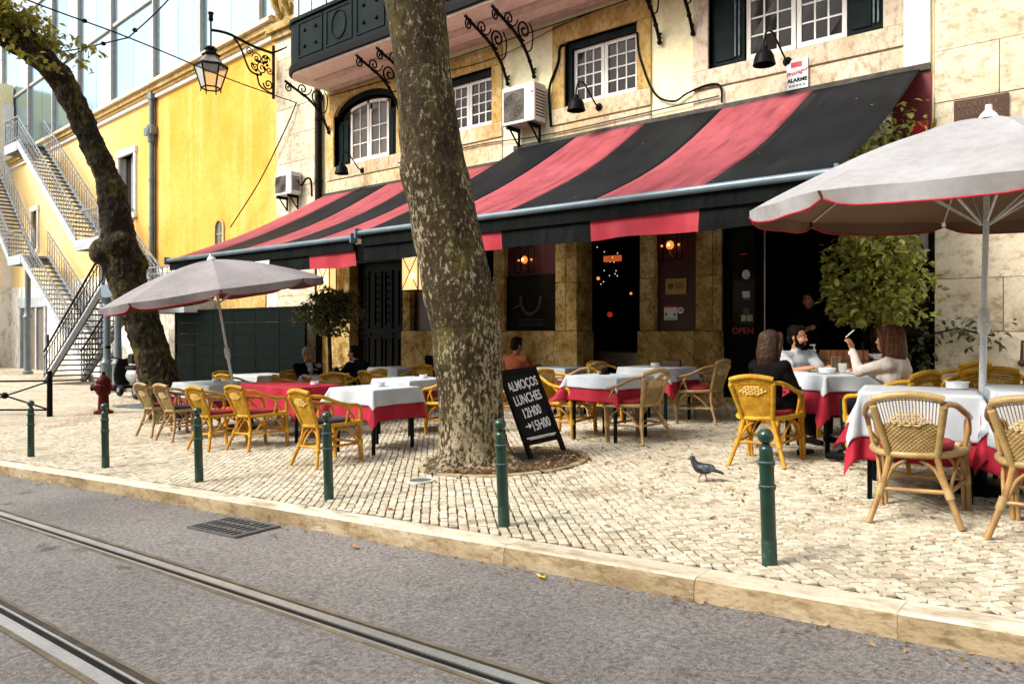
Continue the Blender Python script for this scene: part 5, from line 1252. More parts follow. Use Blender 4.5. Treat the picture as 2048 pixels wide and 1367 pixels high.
# ------------------------------------------------------------------ lit wall lanterns, hanging bulbs, sign plates under the awning
def glasslamp(label, x, z, w_=.34, h_=.5, panel=True):
    t = thing('wall_light', label, 'wall light', (x, WY+.06, z), group='wall lights under the awnings')
    q_ = MB()
    for sx in (-1, 1):
        for yy in (-.20, -.01): q_.bar((sx*w_/2, yy, -h_/2), (sx*w_/2, yy, h_/2), .014, .014)
    for zz in (-h_/2, h_/2):
        q_.bar((-w_/2, -.2, zz), (w_/2, -.2, zz), .014, .014); q_.bar((-w_/2, -.2, zz), (-w_/2, 0, zz), .014, .014); q_.bar((w_/2, -.2, zz), (w_/2, 0, zz), .014, .014)
    if panel: q_.bar((-w_/2, -.2, -h_/2), (w_/2, -.2, h_/2), .008, .008); q_.bar((w_/2, -.2, -h_/2), (-w_/2, -.2, h_/2), .008, .008)
    q_.build('frame', M['iron'], t)
    q_ = MB(); q_.ball((0, -.1, 0), .065, 14, 9, (1, 1, 1.15)); q_.build('bulb', M['bulb'], t, smooth=180)
    q_ = MB(); q_.ball((0, -.158, 0), .026, 10, 7); q_.build('filament', M['filament'], t, smooth=180)
    q_ = MB(); q_.tube([(0, -.1, -.06), (0, -.1, -.14), (0, 0, -.18)], .016, 6); q_.build('holder', M['brass'], t)
    for dx in (.14, -.17): q_ = MB(); q_.ball((dx, -.06, .0), .022, 8, 6); q_.build('bulb', M['bulb_dim'], t)
glasslamp('lit bulb in a glazed wall light over the dark menu board', -8.95, 2.62); glasslamp('lit bulb in a glazed wall light over the brass plate', -5.87, 2.68)
for lb, x, w_, h_, y_ in (('lit wall lantern of cream glass right of the black double door', -11.95, .52, .78, WY-.02), ('lit wall lantern of pale glass at the left end above the small bush', -14.9, .5, .8, WY-.1)):
    t = thing('wall_lantern', lb, 'wall light', (x, y_, 2.52), group='cream glass wall lanterns')
    q_ = MB(); q_.box(-w_/2, w_/2, -.2, -.02, -h_/2, h_/2); q_.build('glass_body', emit('lantern_cream_glass', (1, .62, .26), .55), t)
    q_ = MB()
    for sx in (-1, 1):
        for yy in (-.21, -.01): q_.bar((sx*w_/2, yy, -h_/2-.02), (sx*w_/2, yy, h_/2+.02), .022, .022)
    for zz in (-h_/2, h_/2): q_.box(-w_/2, w_/2, -.215, 0, zz-.012, zz+.012)
    q_.bar((-w_/2, -.212, -h_/2), (w_/2, -.212, h_/2), .012, .012); q_.bar((w_/2, -.212, -h_/2), (-w_/2, -.212, h_/2), .012, .012); q_.build('frame', M['iron'], t)
    q_ = MB(); q_.ball((.08, -.215, -.08), .06, 10, 7); q_.build('bulb', emit('lantern_bulb', (1, .55, .2), 6), t, smooth=180)
q_ = MB(org=RB.location)
t = thing('menu_board', 'dark menu board with an embossed ring on the oxblood panel', 'menu board', (-8.85, WY+.07, 1.8)); q_ = MB(); q_.box(-.60, .60, -.03, .03, -.53, .53); q_.build('board', pm('dark_olive_board', (.022, .019, .010), (.014, .012, .007), rough=.45, bmp=.05), t)
q_ = MB(); q_.tube([(.24*cos(a), -.035, .08+.30*sin(a)) for a in [PI*.95+PI*1.1*i/20 for i in range(21)]], .035, 6); q_.bar((-.26, -.04, -.04), (-.42, -.04, -.12), .04, .03)
for z in (-.33, -.39, -.43): q_.bar((-.3, -.034, z), (.3, -.034, z), .012, .012)
q_.build('embossed_ring', pm('dark_olive_relief', (.035, .03, .017), bmp=0), t, smooth=50)
t = thing('brass_plate', 'small brass plate with a green emblem on the oxblood panel', 'plate', (-5.82, WY+.085, 2.0)); q_ = MB(); q_.box(-.19, .19, -.012, .012, -.13, .13); q_.build('plate', M['brass'], t)
q_ = MB(); q_.lathe([(.055, -.004), (.055, .004)], 6, (0, 0, 0)); e_ = q_.build('emblem', pm('emblem_green', (.03, .10, .07), bmp=0), t); e_.location = (-.09, -.014, 0); e_.rotation_euler = (R(90), 0, 0)
q_ = MB(); [q_.box(-.01, .15, -.016, -.011, z, z+.018) for z in (.035, 0, -.035)]; q_.build('engraved_lines', M['wood_dark'], t)
t = thing('notice_card', 'white notice card with a red band and small print', 'notice', (-5.92, WY+.085, 1.56)); q_ = MB(); q_.box(-.12, .12, -.006, .012, -.12, .09); q_.build('card', M['ceramic'], t); q_ = MB(); q_.box(-.12, .12, -.007, .012, .09, .12); q_.build('red_band', M['red_flat'], t)
q_ = MB(); q_.box(-.10, -.06, -.009, -.005, -.05, 0); q_.box(.05, .10, -.009, -.005, -.05, -.01); q_.box(-.1, .1, -.009, -.005, -.1, -.085); q_.build('print', M['blue_grey'], t)
t = thing('round_sticker', 'round white no smoking style sticker beside the notice card', 'sticker', (-5.74, WY+.088, 1.60)); q_ = MB(); q_.prism([(.055*cos(2*PI*i/20), .055*sin(2*PI*i/20)) for i in range(20)], -.004, .01); q_.build('disc', M['ceramic'], t); q_ = MB(); q_.box(-.025, .025, -.007, -.003, -.012, .012); q_.build('symbol', M['plastic_dark'], t)
# lights inside the dark rooms
def glow(name, label, x, y, z, r_, mat, cat='light', n_=1, group=None):
    t = thing(name, label, cat, (x, y, z), group=group); rr_ = random.Random(int(abs(x*100)))
    for k in range(n_):
        q_ = MB(); p = (0, 0, 0) if n_ == 1 else (rr_.gauss(0, .16), rr_.gauss(0, .1), rr_.gauss(0, .22)); q_.ball(p, r_, 8, 6); q_.build('bulb', mat, t, smooth=180)
    q_ = MB(); q_.tube([(0, 0, 0), (0, 0, 4.4-z)], .004, 4); q_.build('cord', M['iron'], t)
glow('hanging_bulb', 'warm hanging bulb at the left of the open doorway', -8.14, 12.6, 2.3, .035, M['bulb'], 'bulb'); glow('hanging_bulb', 'small warm bulb at the right of the open doorway', -7.63, 13.0, 2.0, .028, M['bulb'], 'bulb')
glow('fairy_lights', 'cluster of tiny white lights hanging inside the open doorway', -7.87, 12.6, 2.45, .011, M['bulb_white'], 'fairy lights', 13); glow('fairy_lights', 'string of tiny white lights in the dark opening beside the trunk', -10.5, 12.2, 2.5, .011, M['bulb_white'], 'fairy lights', 14)
glow('red_lamp', 'glowing red lamp inside the open doorway', -8.37, 13.4, 1.6, .06, M['red_glow'], 'lamp')
t = thing('wall_light', 'warm orange strip light high inside the open doorway', 'wall light', (-8.18, 13.2, 2.74)); q_ = MB(); q_.box(-.2, .2, -.03, .03, -.06, .06); q_.build('shade', emit('orange_shade', (.9, .16, .03), .22), t)
for x, y, lb in ((-8.0, 13.2, 'dim table with a pale cloth just inside the doorway'), (-7.45, 12.6, 'dim table with a pale cloth by the right door jamb')):
    t = thing('inside_table', lb, 'table', (x, y, .1)); q_ = MB(); q_.box(-.4, .4, -.35, .35, .5, .75); q_.build('cloth', pm('dim_cloth', (.2, .19, .17), bmp=.1), t); q_ = MB(); [q_.box(sx-.02, sx+.02, sy-.02, sy+.02, -.08, .5) for sx in (-.3, .3) for sy in (-.25, .25)]; q_.build('legs', M['table_leg'], t)

# ------------------------------------------------------------------ outside iron stairs on the yellow building
ST = 'outside stairs on the yellow building'
def rail_panel(parent, a, b, h, mat, n_, name='railing', curls=True):
    """balustrade between two foot points: handrail, foot rail, balusters with curls"""
    a = Vector(a); b = Vector(b); q_ = MB(); up = Vector((0, 0, h)); q_.bar(a+up, b+up, .05, .04); q_.bar(a+up*.14, b+up*.14, .025, .025); q_.bar(a+up*.80, b+up*.80, .02, .02)
    d_ = (b-a).normalized()
    for i in range(n_+1):
        p = a.lerp(b, i/n_); q_.bar(p, p+up, .016, .016)
        if curls and i < n_:
            m_ = a.lerp(b, (i+.5)/n_); w_ = (b-a).length/n_*.38
            for zc in (.30, .62): q_.tube([m_+d_*(w_*cos(2*PI*k/8))+Vector((0, 0, h*zc+w_*1.3*sin(2*PI*k/8))) for k in range(9)], .006, 4, cap=False)
    return q_.build(name, mat, parent)
def flight(label, x0, z0, x1, z1, y, w_, mats, treads, railh=.95, bal=16, both=True):
    """straight flight along X from (x0, z0) to (x1, z1); mats = stringer, tread, railing"""
    t = thing('stair_flight', label, 'staircase', (x0, y, z0), group=ST); dx, dz = x1-x0, z1-z0
    for yy in (0, w_):
        q_ = MB(); q_.add([(0, yy-.03, -.20), (dx, yy-.03, dz-.20), (dx, yy-.03, dz+.12), (0, yy-.03, .12), (0, yy+.03, -.20), (dx, yy+.03, dz-.20), (dx, yy+.03, dz+.12), (0, yy+.03, .12)], [(0, 1, 2, 3), (7, 6, 5, 4), (0, 4, 5, 1), (3, 2, 6, 7), (1, 5, 6, 2), (0, 3, 7, 4)])
        q_.build('stringer', mats[0], t)
    q_ = MB(); tw_ = abs(dx)/treads; q_.box(-tw_*.5, tw_*.5, .03, w_-.03, -.02, .02); me = q_.mesh('tread', mats[1])
    for i in range(treads): link_mesh('tread', me, t, (dx*(i+.5)/treads, 0, dz*(i+.5)/treads))
    for yy in ((0, w_) if both else (0,)): rail_panel(t, (0, yy, .12), (dx, yy, dz+.12), railh, mats[2], bal)
    return t
def landing(label, x0, x1, y, w_, z, mats, sides=('front',), cols=()):
    t = thing('stair_landing', label, 'stair landing', (x0, y, z), group=ST)
    q_ = MB(); q_.box(0, x1-x0, 0, w_, -.05, 0); q_.box(0, x1-x0, -.04, .0, -.32, .05); q_.box(0, x1-x0, w_, w_+.04, -.32, .05); q_.box(-.04, 0, -.04, w_+.04, -.32, .05); q_.box(x1-x0, x1-x0+.04, -.04, w_+.04, -.32, .05); q_.build('platform', mats[0], t)
    q_ = MB(); q_.box(.01, x1-x0-.01, .01, w_-.01, -.10, -.06); q_.build('underside', mats[1], t)
    if 'front' in sides: rail_panel(t, (0, 0, .05), (x1-x0, 0, .05), 1.0, mats[2], max(4, int((x1-x0)*4)))
    if 'left' in sides: rail_panel(t, (0, 0, .05), (0, w_, .05), 1.0, mats[2], 5)
    if 'right' in sides: rail_panel(t, (x1-x0, 0, .05), (x1-x0, w_, .05), 1.0, mats[2], 5)
    for cx, cy, zb in cols:
        q_ = MB(); H_ = z-.3-zb; q_.lathe([(.22, 0), (.22, .1), (.155, .14), (.15, .75), (.19, .82), (.13, .9), (.10, 1.0), (.09, H_-.3), (.14, H_-.25), (.12, H_-.2), (.22, H_)], 12, (cx, cy, zb-z)); q_.build('column', M['blue_grey'], t, smooth=40)
    return t
LT = (M['stair_white'], M['stair_dark'], M['stair_rail']); DK = (M['stair_dark'], M['stair_dark'], M['iron'])
DM = (M['alu'], M['stair_dark'], M['iron'])
SY = 10.7
flight('long pale upper stair flight coming down from the glass storey', -34.6, 8.85, -28.75, 4.40, SY, .95, LT, 24, bal=26)
landing('uppermost stair landing by the glass storey', -36.0, -34.6, SY, .95, 8.85, LT, ('front', 'left'))
landing('middle stair landing half behind the knotted trunk', -28.75, -26.6, SY, 1.3, 4.40, LT, ('front', 'right'))
flight('stair flight right of the dark trunk going down towards the awning', -26.6, 4.40, -23.2, 2.1, SY+.4, .9, LT, 13, bal=14)
landing('low stair landing right of the dark trunk', -23.2, -20.6, SY-.2, .9, 2.1, LT, ('front',))
landing('left stair landing at the edge of the picture', -35.6, -34.2, SY, .95, 4.25, LT, ('front',))
flight('pale stair flight at the far left edge', -40.0, 8.4, -35.6, 4.25, SY, .95, LT, 22, bal=20)
flight('pale lower stair flight passing behind the dark flight', -34.2, 4.25, -27.3, -.45, SY, .95, LT, 25, bal=28)
t = flight('dark stair flight rising from the pavement towards the trunk', -27.9, -.50, -23.3, 2.55, 9.4, 1.15, DK, 17, bal=20)
q_ = MB(); q_.add([(0, -.035, .05), (4.6, -.035, 3.10), (4.6, -.035, 3.16), (0, -.035, .12)], [(0, 1, 2, 3)]); q_.build('stringer_edge', M['stair_white'], t)
landing('landing of the dark stairs carried by iron columns', -23.3, -21.4, 9.4, 1.15, 2.55, DM, ('front',), ((-.02, .12, g(-23.3, 9.5)), (.72, .12, g(-22.6, 9.5))))
t = thing('iron_column', 'blue-grey iron column under the left stair landing by the door', 'column', (-34.4, 11.0, g(-34.4, 11))); q_ = MB(); q_.lathe([(.2, 0), (.2, .1), (.14, .15), (.13, 2.2), (.2, 2.3), (.13, 2.4), (.11, 2.5), (.11, 4.4), (.2, 4.5)], 12); q_.build('shaft', M['blue_grey'], t, smooth=40)

# ------------------------------------------------------------------ street furniture: bollards, railing, hydrant, scooter
q_ = MB(); q_.lathe([(0.0395, -.05), (0.0395, .40), (0.0456, .405), (0.0456, .425), (0.0388, .43), (0.0388, .53), (0.0456, .535), (0.0456, .553), (0.0365, .56), (0.0357, .62), (0.0319, .632), (0.0228, .64), (0.0228, .65)], 22); post_me = q_.mesh('post', M['bollard'], 35)
q_ = MB(); q_.ball((0, 0, .69), .043, 20, 12); ball_me = q_.mesh('ball_cap', M['bollard'], 180)
q_ = MB(); q_.lathe([(0.0407, -.05), (0.0407, .13), (0.0399, .135)], 22, cap=False); foot_me = q_.mesh('scuffed_foot', M['bollard_worn'], 180)
ring_me = []
for z in (.423, .551): q_ = MB(); q_.lathe([(0.0460, z), (0.0467, z+.004), (0.0460, z+.008)], 22, cap=False); ring_me.append(q_.mesh('ring', M['alu'], 180))
names = ['nearest green bollard at the right, in front of the pigeon', 'second nearest green bollard, standing before the chalkboard', 'green bollard in front of the chair at the white and red table', 'green bollard in front of the red table chairs', 'green bollard in front of the red hydrant', 'farthest green bollard at the left beside the iron railing']
for (x, y), lb in zip(((-1.50, 4.02), (-3.30, 3.93), (-5.16, 3.87), (-7.05, 3.74), (-9.0, 3.66), (-11.05, 3.57)), names):
    t = thing('bollard', lb, 'bollard', (x, y, g(x, y)), group='green bollards along the kerb', rot=(rl.uniform(-.01, .01), -.035+rl.uniform(-.012, .006), rl.uniform(0, 6)*0))
    t.scale = (1, 1, 1)
    for n_, me in (('post', post_me), ('ball_cap', ball_me), ('scuffed_foot', foot_me), ('ring', ring_me[0]), ('ring', ring_me[1])): link_mesh(n_, me, t)
# iron railing with crossed bars
rp = (-17.2, 5.9); t = thing('crossed_railing', 'low black iron railing with crossed bars at the left edge', 'railing', (rp[0], rp[1], g(*rp)))
def rpost(d_): q_ = MB(); q_.lathe([(.055, -.05), (.05, .80), (.06, .82), (.03, .84), (.055, .88), (.045, .93), (.01, .95)], 10, d_); q_.build('post', M['iron'], t, smooth=40)
rd = Vector((-.9, -.43, 0)).normalized(); e_ = rd*2.3; e_.z = -.06
rpost((0, 0, 0)); rpost(tuple(e_))
q_ = MB(); u = Vector((0, 0, 1)); q_.bar(u*.74, e_+u*.74, .035, .035); q_.build('top_bar', M['iron'], t); q_ = MB(); q_.bar(u*.14, e_+u*.14, .035, .035); q_.build('bottom_bar', M['iron'], t)
q_ = MB(); q_.bar(u*.14, e_+u*.74, .028, .028); q_.build('cross_bar', M['iron'], t); q_ = MB(); q_.bar(u*.74+Vector((0, .03, 0)), e_+u*.14+Vector((0, .03, 0)), .028, .028); q_.build('cross_bar', M['iron'], t)
q_ = MB(); q_.ball(e_*.5+u*.44, .07, 10, 7); q_.build('boss', M['iron'], t, smooth=60)
# hydrant
hp = (-16.7, 6.75); t = thing('fire_hydrant', 'old dull red fire hydrant left of the terrace', 'fire hydrant', (hp[0], hp[1], g(*hp)))
q_ = MB(); q_.lathe([(.19, 0), (.19, .05), (.11, .08), (.10, .38), (.14, .42), (.15, .50), (.15, .60), (.12, .64)], 14); q_.build('barrel', M['hydrant'], t, smooth=40)
q_ = MB(); q_.lathe([(.14, .63), (.15, .66), (.12, .74), (.06, .80), (.035, .82), (.035, .88), (.01, .885)], 14); q_.build('bonnet', M['hydrant'], t, smooth=40)
for a in (0, PI*.5, PI): q_ = MB(); d_ = Vector((cos(a)*.77-sin(a)*-.63, cos(a)*.63-sin(a)*.77, 0)); q_.tube([d_*.1+Vector((0, 0, .54)), d_*.22+Vector((0, 0, .54))], .06, 10); q_.tube([d_*.22+Vector((0, 0, .54)), d_*.25+Vector((0, 0, .54))], .075, 6); q_.build('outlet', M['hydrant'], t, smooth=40)
# scooter, seen from behind at an angle
sp = (-20.15, 8.75); t = thing('motor_scooter', 'parked motor scooter half hidden behind the dark trunk', 'motor scooter', (sp[0], sp[1], g(*sp)), rz=R(84))   # local +y is forward
for y in (-.62, .66):
    q_ = MB(); q_.tube([(0, y+.19*cos(2*PI*k/20), .25+.19*sin(2*PI*k/20)) for k in range(21)], .055, 8, cap=False); w_ = q_.build('wheel', M['plastic_dark'], t, smooth=180)
    q_ = MB(); q_.tube([(-.05, y, .25), (.05, y, .25)], .13, 14); q_.build('rim', M['alu'], w_, smooth=40)
sc1 = pm('scooter_silver', (.46, .47, .48), (.36, .37, .38), rough=.3, metal=.5, bmp=0)
q_ = MB(); q_.ball((0, -.45, .62), .28, 14, 9, (.62, 1.35, .75)); q_.ball((0, -.75, .66), .18, 12, 8, (.7, 1.1, .7)); q_.build('rear_body', sc1, t, smooth=60)
q_ = MB(); q_.box(-.17, .17, -.1, .42, .26, .34); q_.build('footboard', M['plastic_dark'], t, bevel=.02)
q_ = MB(); q_.tube(bez([(0, .42, .30), (0, .50, .6), (0, .42, 1.0)], 5), [.16, .17, .19, .2, .2, .2, .19, .18, .16, .14, .12], 12, flat=.45); q_.build('leg_shield', M['plastic_dark'], t, smooth=60)
q_ = MB(); q_.ball((0, -.38, .80), .26, 14, 8, (.62, 1.6, .32)); q_.build('saddle', M['plastic_dark'], t, smooth=60)
q_ = MB(); q_.box(-.22, .22, -1.02, -.62, .92, 1.18); tb_ = q_.build('top_box', M['plastic_dark'], t, bevel=.05); q_ = MB(); q_.box(-.18, .18, -1.035, -1.01, 1.0, 1.09); q_.build('reflector', M['red_flat'], tb_)
q_ = MB(); q_.box(-.12, .12, -.97, -.9, .68, .78); q_.build('tail_light', M['red_flat'], t, bevel=.01)
q_ = MB(); q_.box(-.1, .1, -.96, -.945, .38, .56); q_.build('number_plate', M['ceramic'], t)
q_ = MB(); q_.tube(bez([(-.34, .30, 1.06), (-.2, .38, 1.05), (0, .42, 1.0), (.2, .38, 1.05), (.34, .30, 1.06)], 5), .018, 7); q_.build('handlebar', M['plastic_dark'], t, smooth=60)
for s_ in (-1, 1): q_ = MB(); q_.tube([(s_*.26, .36, 1.05), (s_*.34, .40, 1.28)], .01, 5); q_.ball((s_*.36, .40, 1.33), .07, 10, 6, (1.1, .35, .7)); q_.build('mirror', M['plastic_dark'], t, smooth=60)
q_ = MB(); q_.tube([(.16, -.2, .26), (.17, -.75, .32)], [.03, .06], 10); q_.build('exhaust', M['alu'], t, smooth=40)
t = thing('meter_post', 'short dark post on the pavement at the left end of the green hoarding', 'post', (-21.2, 10.2, g(-21.2, 10.2))); q_ = MB(); q_.lathe([(.07, 0), (.065, 1.25), (.03, 1.28)], 8); q_.build('post', M['iron'], t, smooth=40)

# ------------------------------------------------------------------ unseen houses added behind the camera to close off low skylight
for k_, (hx0, hx1, hh, hm, lb) in enumerate(((-34, -21, 11.5, 'white_stone', 'added unseen pale stone house across the street, furthest down the hill'), (-20.9, -8, 10.5, 'cream_plaster', 'added unseen cream plastered house across the street'), (-7.9, 5, 11.0, 'ochre_stone', 'added unseen ochre stone house across the street behind the photographer'), (5.1, 20, 11.5, 'cream_plaster', 'added unseen cream house across the street, up the hill'))):
    t = thing('added_unseen_house', lb, 'building', (hx0, -9.5, gx((hx0+hx1)/2)-.3), group='added unseen houses across the street'); W_ = hx1-hx0
    hol = [(1.2+i*2.6, 2.3+i*2.6, z0, z0+1.9) for i in range(int((W_-1.4)//2.6)) for z0 in (1.1, 4.6, 7.9)]
    q_ = MB(); holed(q_, 0, W_, -1, hh, hol, -.4, 0); q_.build('wall', M[hm], t)
    q_ = MB(); q_.box(-.1, W_+.1, -.45, .3, hh, hh+.3); q_.build('cornice', M['pale_stone'], t)
    q_ = MB(); q_.box(0, W_, -8, -.41, -1, hh-.1); q_.build('core', M['interior'], t)
    for h_ in hol: q_ = MB(); q_.box(h_[0], h_[1], -.25, -.2, h_[2], h_[3]); w_ = q_.build('window', M['pane'], t); q_ = MB(); q_.box((h_[0]+h_[1])/2-.04, (h_[0]+h_[1])/2+.04, -.2, -.15, h_[2], h_[3]); q_.build('mullion', M['white_trim'], w_)
# ------------------------------------------------------------------ rattan armchairs (local +y is the way the sitter looks)
def back_pt(u, v): return Vector((u*(.125+.060*v), -.215-.125*v-.022*(1-u*u), .43+.345*v+.028*(1-u*u)*v))
def make_chair(name, label, wick, cane, bead, dense):
    t = thing(name, label, 'chair', (0, 0, -50), group='rattan armchairs of the terrace')
    def part(n_, fn, mat, sm=60): q_ = MB(); fn(q_); return q_.build(n_, mat, t, smooth=sm)
    def weave(q_):
        nu = 20; nv = 30
        for i in range(nu):
            u = -.97+1.94*i/(nu-1)
            q_.tube([back_pt(u, j/nv)+Vector((0, .0035*(-1)**(i+j), 0)) for j in range(nv+1)], .0036, 4, cap=False)
        for j in range(nv):
            v = (j+.5)/nv
            if not dense and v > .56 and v < .93: continue
            for off in ((0, .5) if v < .52 or dense and j % 2 else (0,)):
                q_.tube([back_pt(-1+2*i/20, v+off/nv)+Vector((0, .0045*(-1)**(i+j+(off > 0)), 0)) for i in range(21)], .0040, 4, cap=False)
    part('back_weave', weave, wick, 180)
    def orn(q_):
        for r_ in range(5):
            for k in range(-4+abs(r_-2), 5-abs(r_-2)):
                p = back_pt(k*.17+.085*(r_ % 2)*0, (.60 if dense else .52)+r_*.045); q_.obox(p+Vector((0, -.006, 0)), .026, .012, .013, (0, (.45 if (k+r_) % 2 else -.45), 0))
    tag(part('ornament', orn, bead), kind='stuff')
    for s in (-1, 1):
        part('upright', lambda q_: q_.tube([back_pt(s*1.06, i/48)+Vector((0, 0, -.03)) for i in range(49)], [.0195+.003*i/48+(.0012 if i % 2 else -.0012) for i in range(49)], 10), wick)
        part('rear_leg', lambda q_: q_.tube(bez([(s*.128, -.215, .43), (s*.17, -.235, .26), (s*.255, -.325, 0)], 4), [.019]*9, 9), cane)
        part('front_leg', lambda q_: (q_.tube([(s*.262, .235, 0), (s*.262, .235, .41)], .0165, 9), q_.tube([(s*.232, .232, 0), (s*.236, .232, .40)], .0135, 8)), cane)
        arm = bez([back_pt(s*1.06, .98)+Vector((0, 0, -.01)), (s*.245, -.20, .735), (s*.292, -.05, .665), (s*.300, .08, .630), (s*.288, .19, .615), (s*.272, .238, .565), (s*.266, .240, .42)], 6)
        part('arm_rail', lambda q_: q_.tube(arm, .0195, 9), cane if not dense else wick)
        for pts_, r_ in (([(s*.262, .05, .42), (s*.285, .07, .53), (s*.296, .09, .63)], .0135), ([(s*.235, .18, .43), (s*.292, .12, .52), (s*.30, .0, .645)], .011)): part('arm_post', lambda q_: q_.tube(bez(pts_, 4), r_, 7), cane)
        for pts_ in ([(s*.252, .20, .20), (s*.25, .13, .32), (s*.245, .02, .385)], [(s*.19, -.20, .20), (s*.215, -.11, .31), (s*.235, .0, .385)], [(s*.225, .235, .20), (s*.17, .235, .33), (s*.06, .235, .385)], [(s*.175, -.24, .20), (s*.12, -.22, .33), (s*.04, -.21, .39)]): part('brace', lambda q_: q_.tube(bez(pts_, 5), .0115, 7), cane)
        part('side_stretcher', lambda q_: q_.tube([(s*.19, -.25, .20), (s*.25, .235, .20)], .0135, 8), cane)
        for a_, b_, r_ in (((s*.178, -.245, .235), (s*.20, -.262, .165), .026), ((s*.250, .235, .17), (s*.250, .235, .235), .031), ((s*.265, .238, .39), (s*.268, .24, .455), .026)): part('wrapping', lambda q_: q_.tube([a_, b_], r_, 10), wick)
    part('top_rail', lambda q_: q_.tube([back_pt(u, 1.0)+Vector((0, 0, .012)) for u in [-1.06+2.12*i/48 for i in range(49)]], [.0235+(.0013 if i % 2 else -.0013) for i in range(49)], 10), wick)
    part('rear_stretcher', lambda q_: q_.tube([(-.185, -.25, .205), (.185, -.25, .205)], .0145, 8), cane)
    part('front_stretcher', lambda q_: q_.tube([(-.245, .235, .205), (.245, .235, .205)], .0145, 8), cane)
    ring = bez([(-.128, -.215, .425), (-.20, -.15, .425), (-.262, 0, .425), (-.268, .16, .425), (-.24, .235, .425), (0, .25, .425), (.24, .235, .425), (.268, .16, .425), (.262, 0, .425), (.20, -.15, .425), (.128, -.215, .425), (0, -.235, .425), (-.128, -.215, .425)], 4)
    part('seat_ring', lambda q_: q_.tube(ring, .0225, 9, cap=False), wick)
    part('seat', lambda q_: q_.prism([(p.x*.97, 0) for p in ring[:1]]+[(p.x*.97, p.y) for p in ring[1:-1]], .415, .43) if False else q_.add([(p.x*.98, p.y*.98, .425) for p in ring[:-1]]+[(p.x*.98, p.y*.98, .405) for p in ring[:-1]], [tuple(range(len(ring)-1)), tuple(range(2*(len(ring)-1)-1, len(ring)-2, -1))]), wick)
    def cush(q_):
        N = 28
        for z0, z1, k0, k1 in ((.432, .438, .80, .97), (.438, .468, .97, 1.0), (.468, .482, 1.0, .90), (.482, .486, .90, .45)):
            a_ = [(.215*k0*math.copysign(abs(cos(2*PI*i/N))**.6, cos(2*PI*i/N)), .01+.205*k0*math.copysign(abs(sin(2*PI*i/N))**.6, sin(2*PI*i/N)), z0) for i in range(N)]
            b_ = [(.215*k1*math.copysign(abs(cos(2*PI*i/N))**.6, cos(2*PI*i/N)), .01+.205*k1*math.copysign(abs(sin(2*PI*i/N))**.6, sin(2*PI*i/N)), z1) for i in range(N)]
            q_.add(a_+b_, [(i, (i+1) % N, N+(i+1) % N, N+i) for i in range(N)]+([tuple(range(N, 2*N))] if k1 < .5 else []))
    part('cushion', cush, M['cushion'], 50)
    return t
GOLD = make_chair('rattan_armchair', 'x', M['wicker_gold'], M['cane_gold'], M['bead_gold'], True)
TAN = make_chair('rattan_armchair', 'x', M['wicker_tan'], M['cane_tan'], M['bead_tan'], False)
used_ = {}
def chair(kind, x, y, deg, label):
    src = GOLD if kind == 'g' else TAN
    if kind not in used_: used_[kind] = c = src
    else: c = copy_tree(src)
    slope = .0395; a = R(deg)
    c.location = (x, y, g(x, y)+.004); c.rotation_euler = (Vector((0, 0, 1)).rotation_difference(Vector((-.0395 if x > -14 else -.01, -.03, 1))).to_matrix() @ Matrix.Rotation(a, 3, 'Z')).to_euler(); c['label'] = label
    return c
chair('t', -1.05, 5.47, 5, 'tan rattan armchair seen straight from behind at the near right table')
chair('t', -.33, 5.33, -8, 'tan rattan armchair cut by the right edge of the picture')
chair('g', -2.60, 6.93, 2, 'golden rattan armchair of the woman in black, seen from behind')
chair('g', -1.58, 7.12, 68, 'golden rattan armchair under the woman in the white sweater')
chair('g', -1.38, 8.45, 60, 'golden rattan armchair empty behind the woman in the white sweater')
chair('g', -.95, 7.75, 15, 'golden rattan armchair behind the rightmost table by the stone wall')
chair('g', -2.95, 8.42, -128, 'golden rattan armchair under the bearded man')
chair('g', -5.38, 7.66, -90, 'golden rattan armchair left of the white and red table, behind the chalkboard')
chair('t', -4.36, 7.58, 76, 'tan rattan armchair right of the white and red table near the pigeon')
chair('g', -5.72, 9.35, -90, 'golden rattan armchair left of the back table near the doorway')
chair('t', -4.40, 9.35, 88, 'tan rattan armchair right of the back table against the stone pillar')
chair('g', -6.72, 5.05, -4, 'golden rattan armchair behind the fourth bollard, nearest chair of the left group')
chair('g', -8.66, 5.42, 0, 'golden rattan armchair at the middle of the red table, right of its neighbour')
chair('g', -9.24, 5.20, 2, 'golden rattan armchair at the left end of the red table behind the third bollard')
chair('t', -10.72, 5.48, 0, 'tan rattan armchair second from the left, at the table under the left parasol')
chair('t', -11.62, 5.60, 0, 'tan rattan armchair leftmost on the terrace beside the dark trunk')
chair('t', -9.45, 7.12, -18, 'pale tan rattan armchair between the red table and the white table')
chair('g', -7.05, 7.30, 90, 'golden rattan armchair half hidden behind the big trunk on its left side')
chair('g', -9.22, 8.02, -10, 'golden rattan armchair showing only its top rail behind the white tablecloth')
chair('g', -9.78, 7.55, 40, 'golden rattan armchair at the near side of the two men table')
chair('g', -10.35, 7.18, -15, 'golden rattan armchair turned towards the grey haired man')
chair('g', -9.72, 8.02, 96, 'golden rattan armchair under the man in the dark suit')
chair('g', -11.18, 7.78, -100, 'golden rattan armchair under the grey haired man')
chair('g', -10.25, 9.75, 90, 'golden rattan armchair right of the far white table at the black door')
chair('g', -11.9, 9.7, -95, 'golden rattan armchair left of the far white table at the black door')
chair('g', -9.72, 9.55, 20, 'golden rattan armchair of the dark dressed person behind the trunk')
chair('g', -13.62, 7.95, -80, 'golden rattan armchair leftmost at the far left table')
chair('g', -12.55, 7.45, 5, 'golden rattan armchair near side of the far left table')
chair('g', -13.0, 8.80, 175, 'golden rattan armchair beyond the far left table by the hoarding')
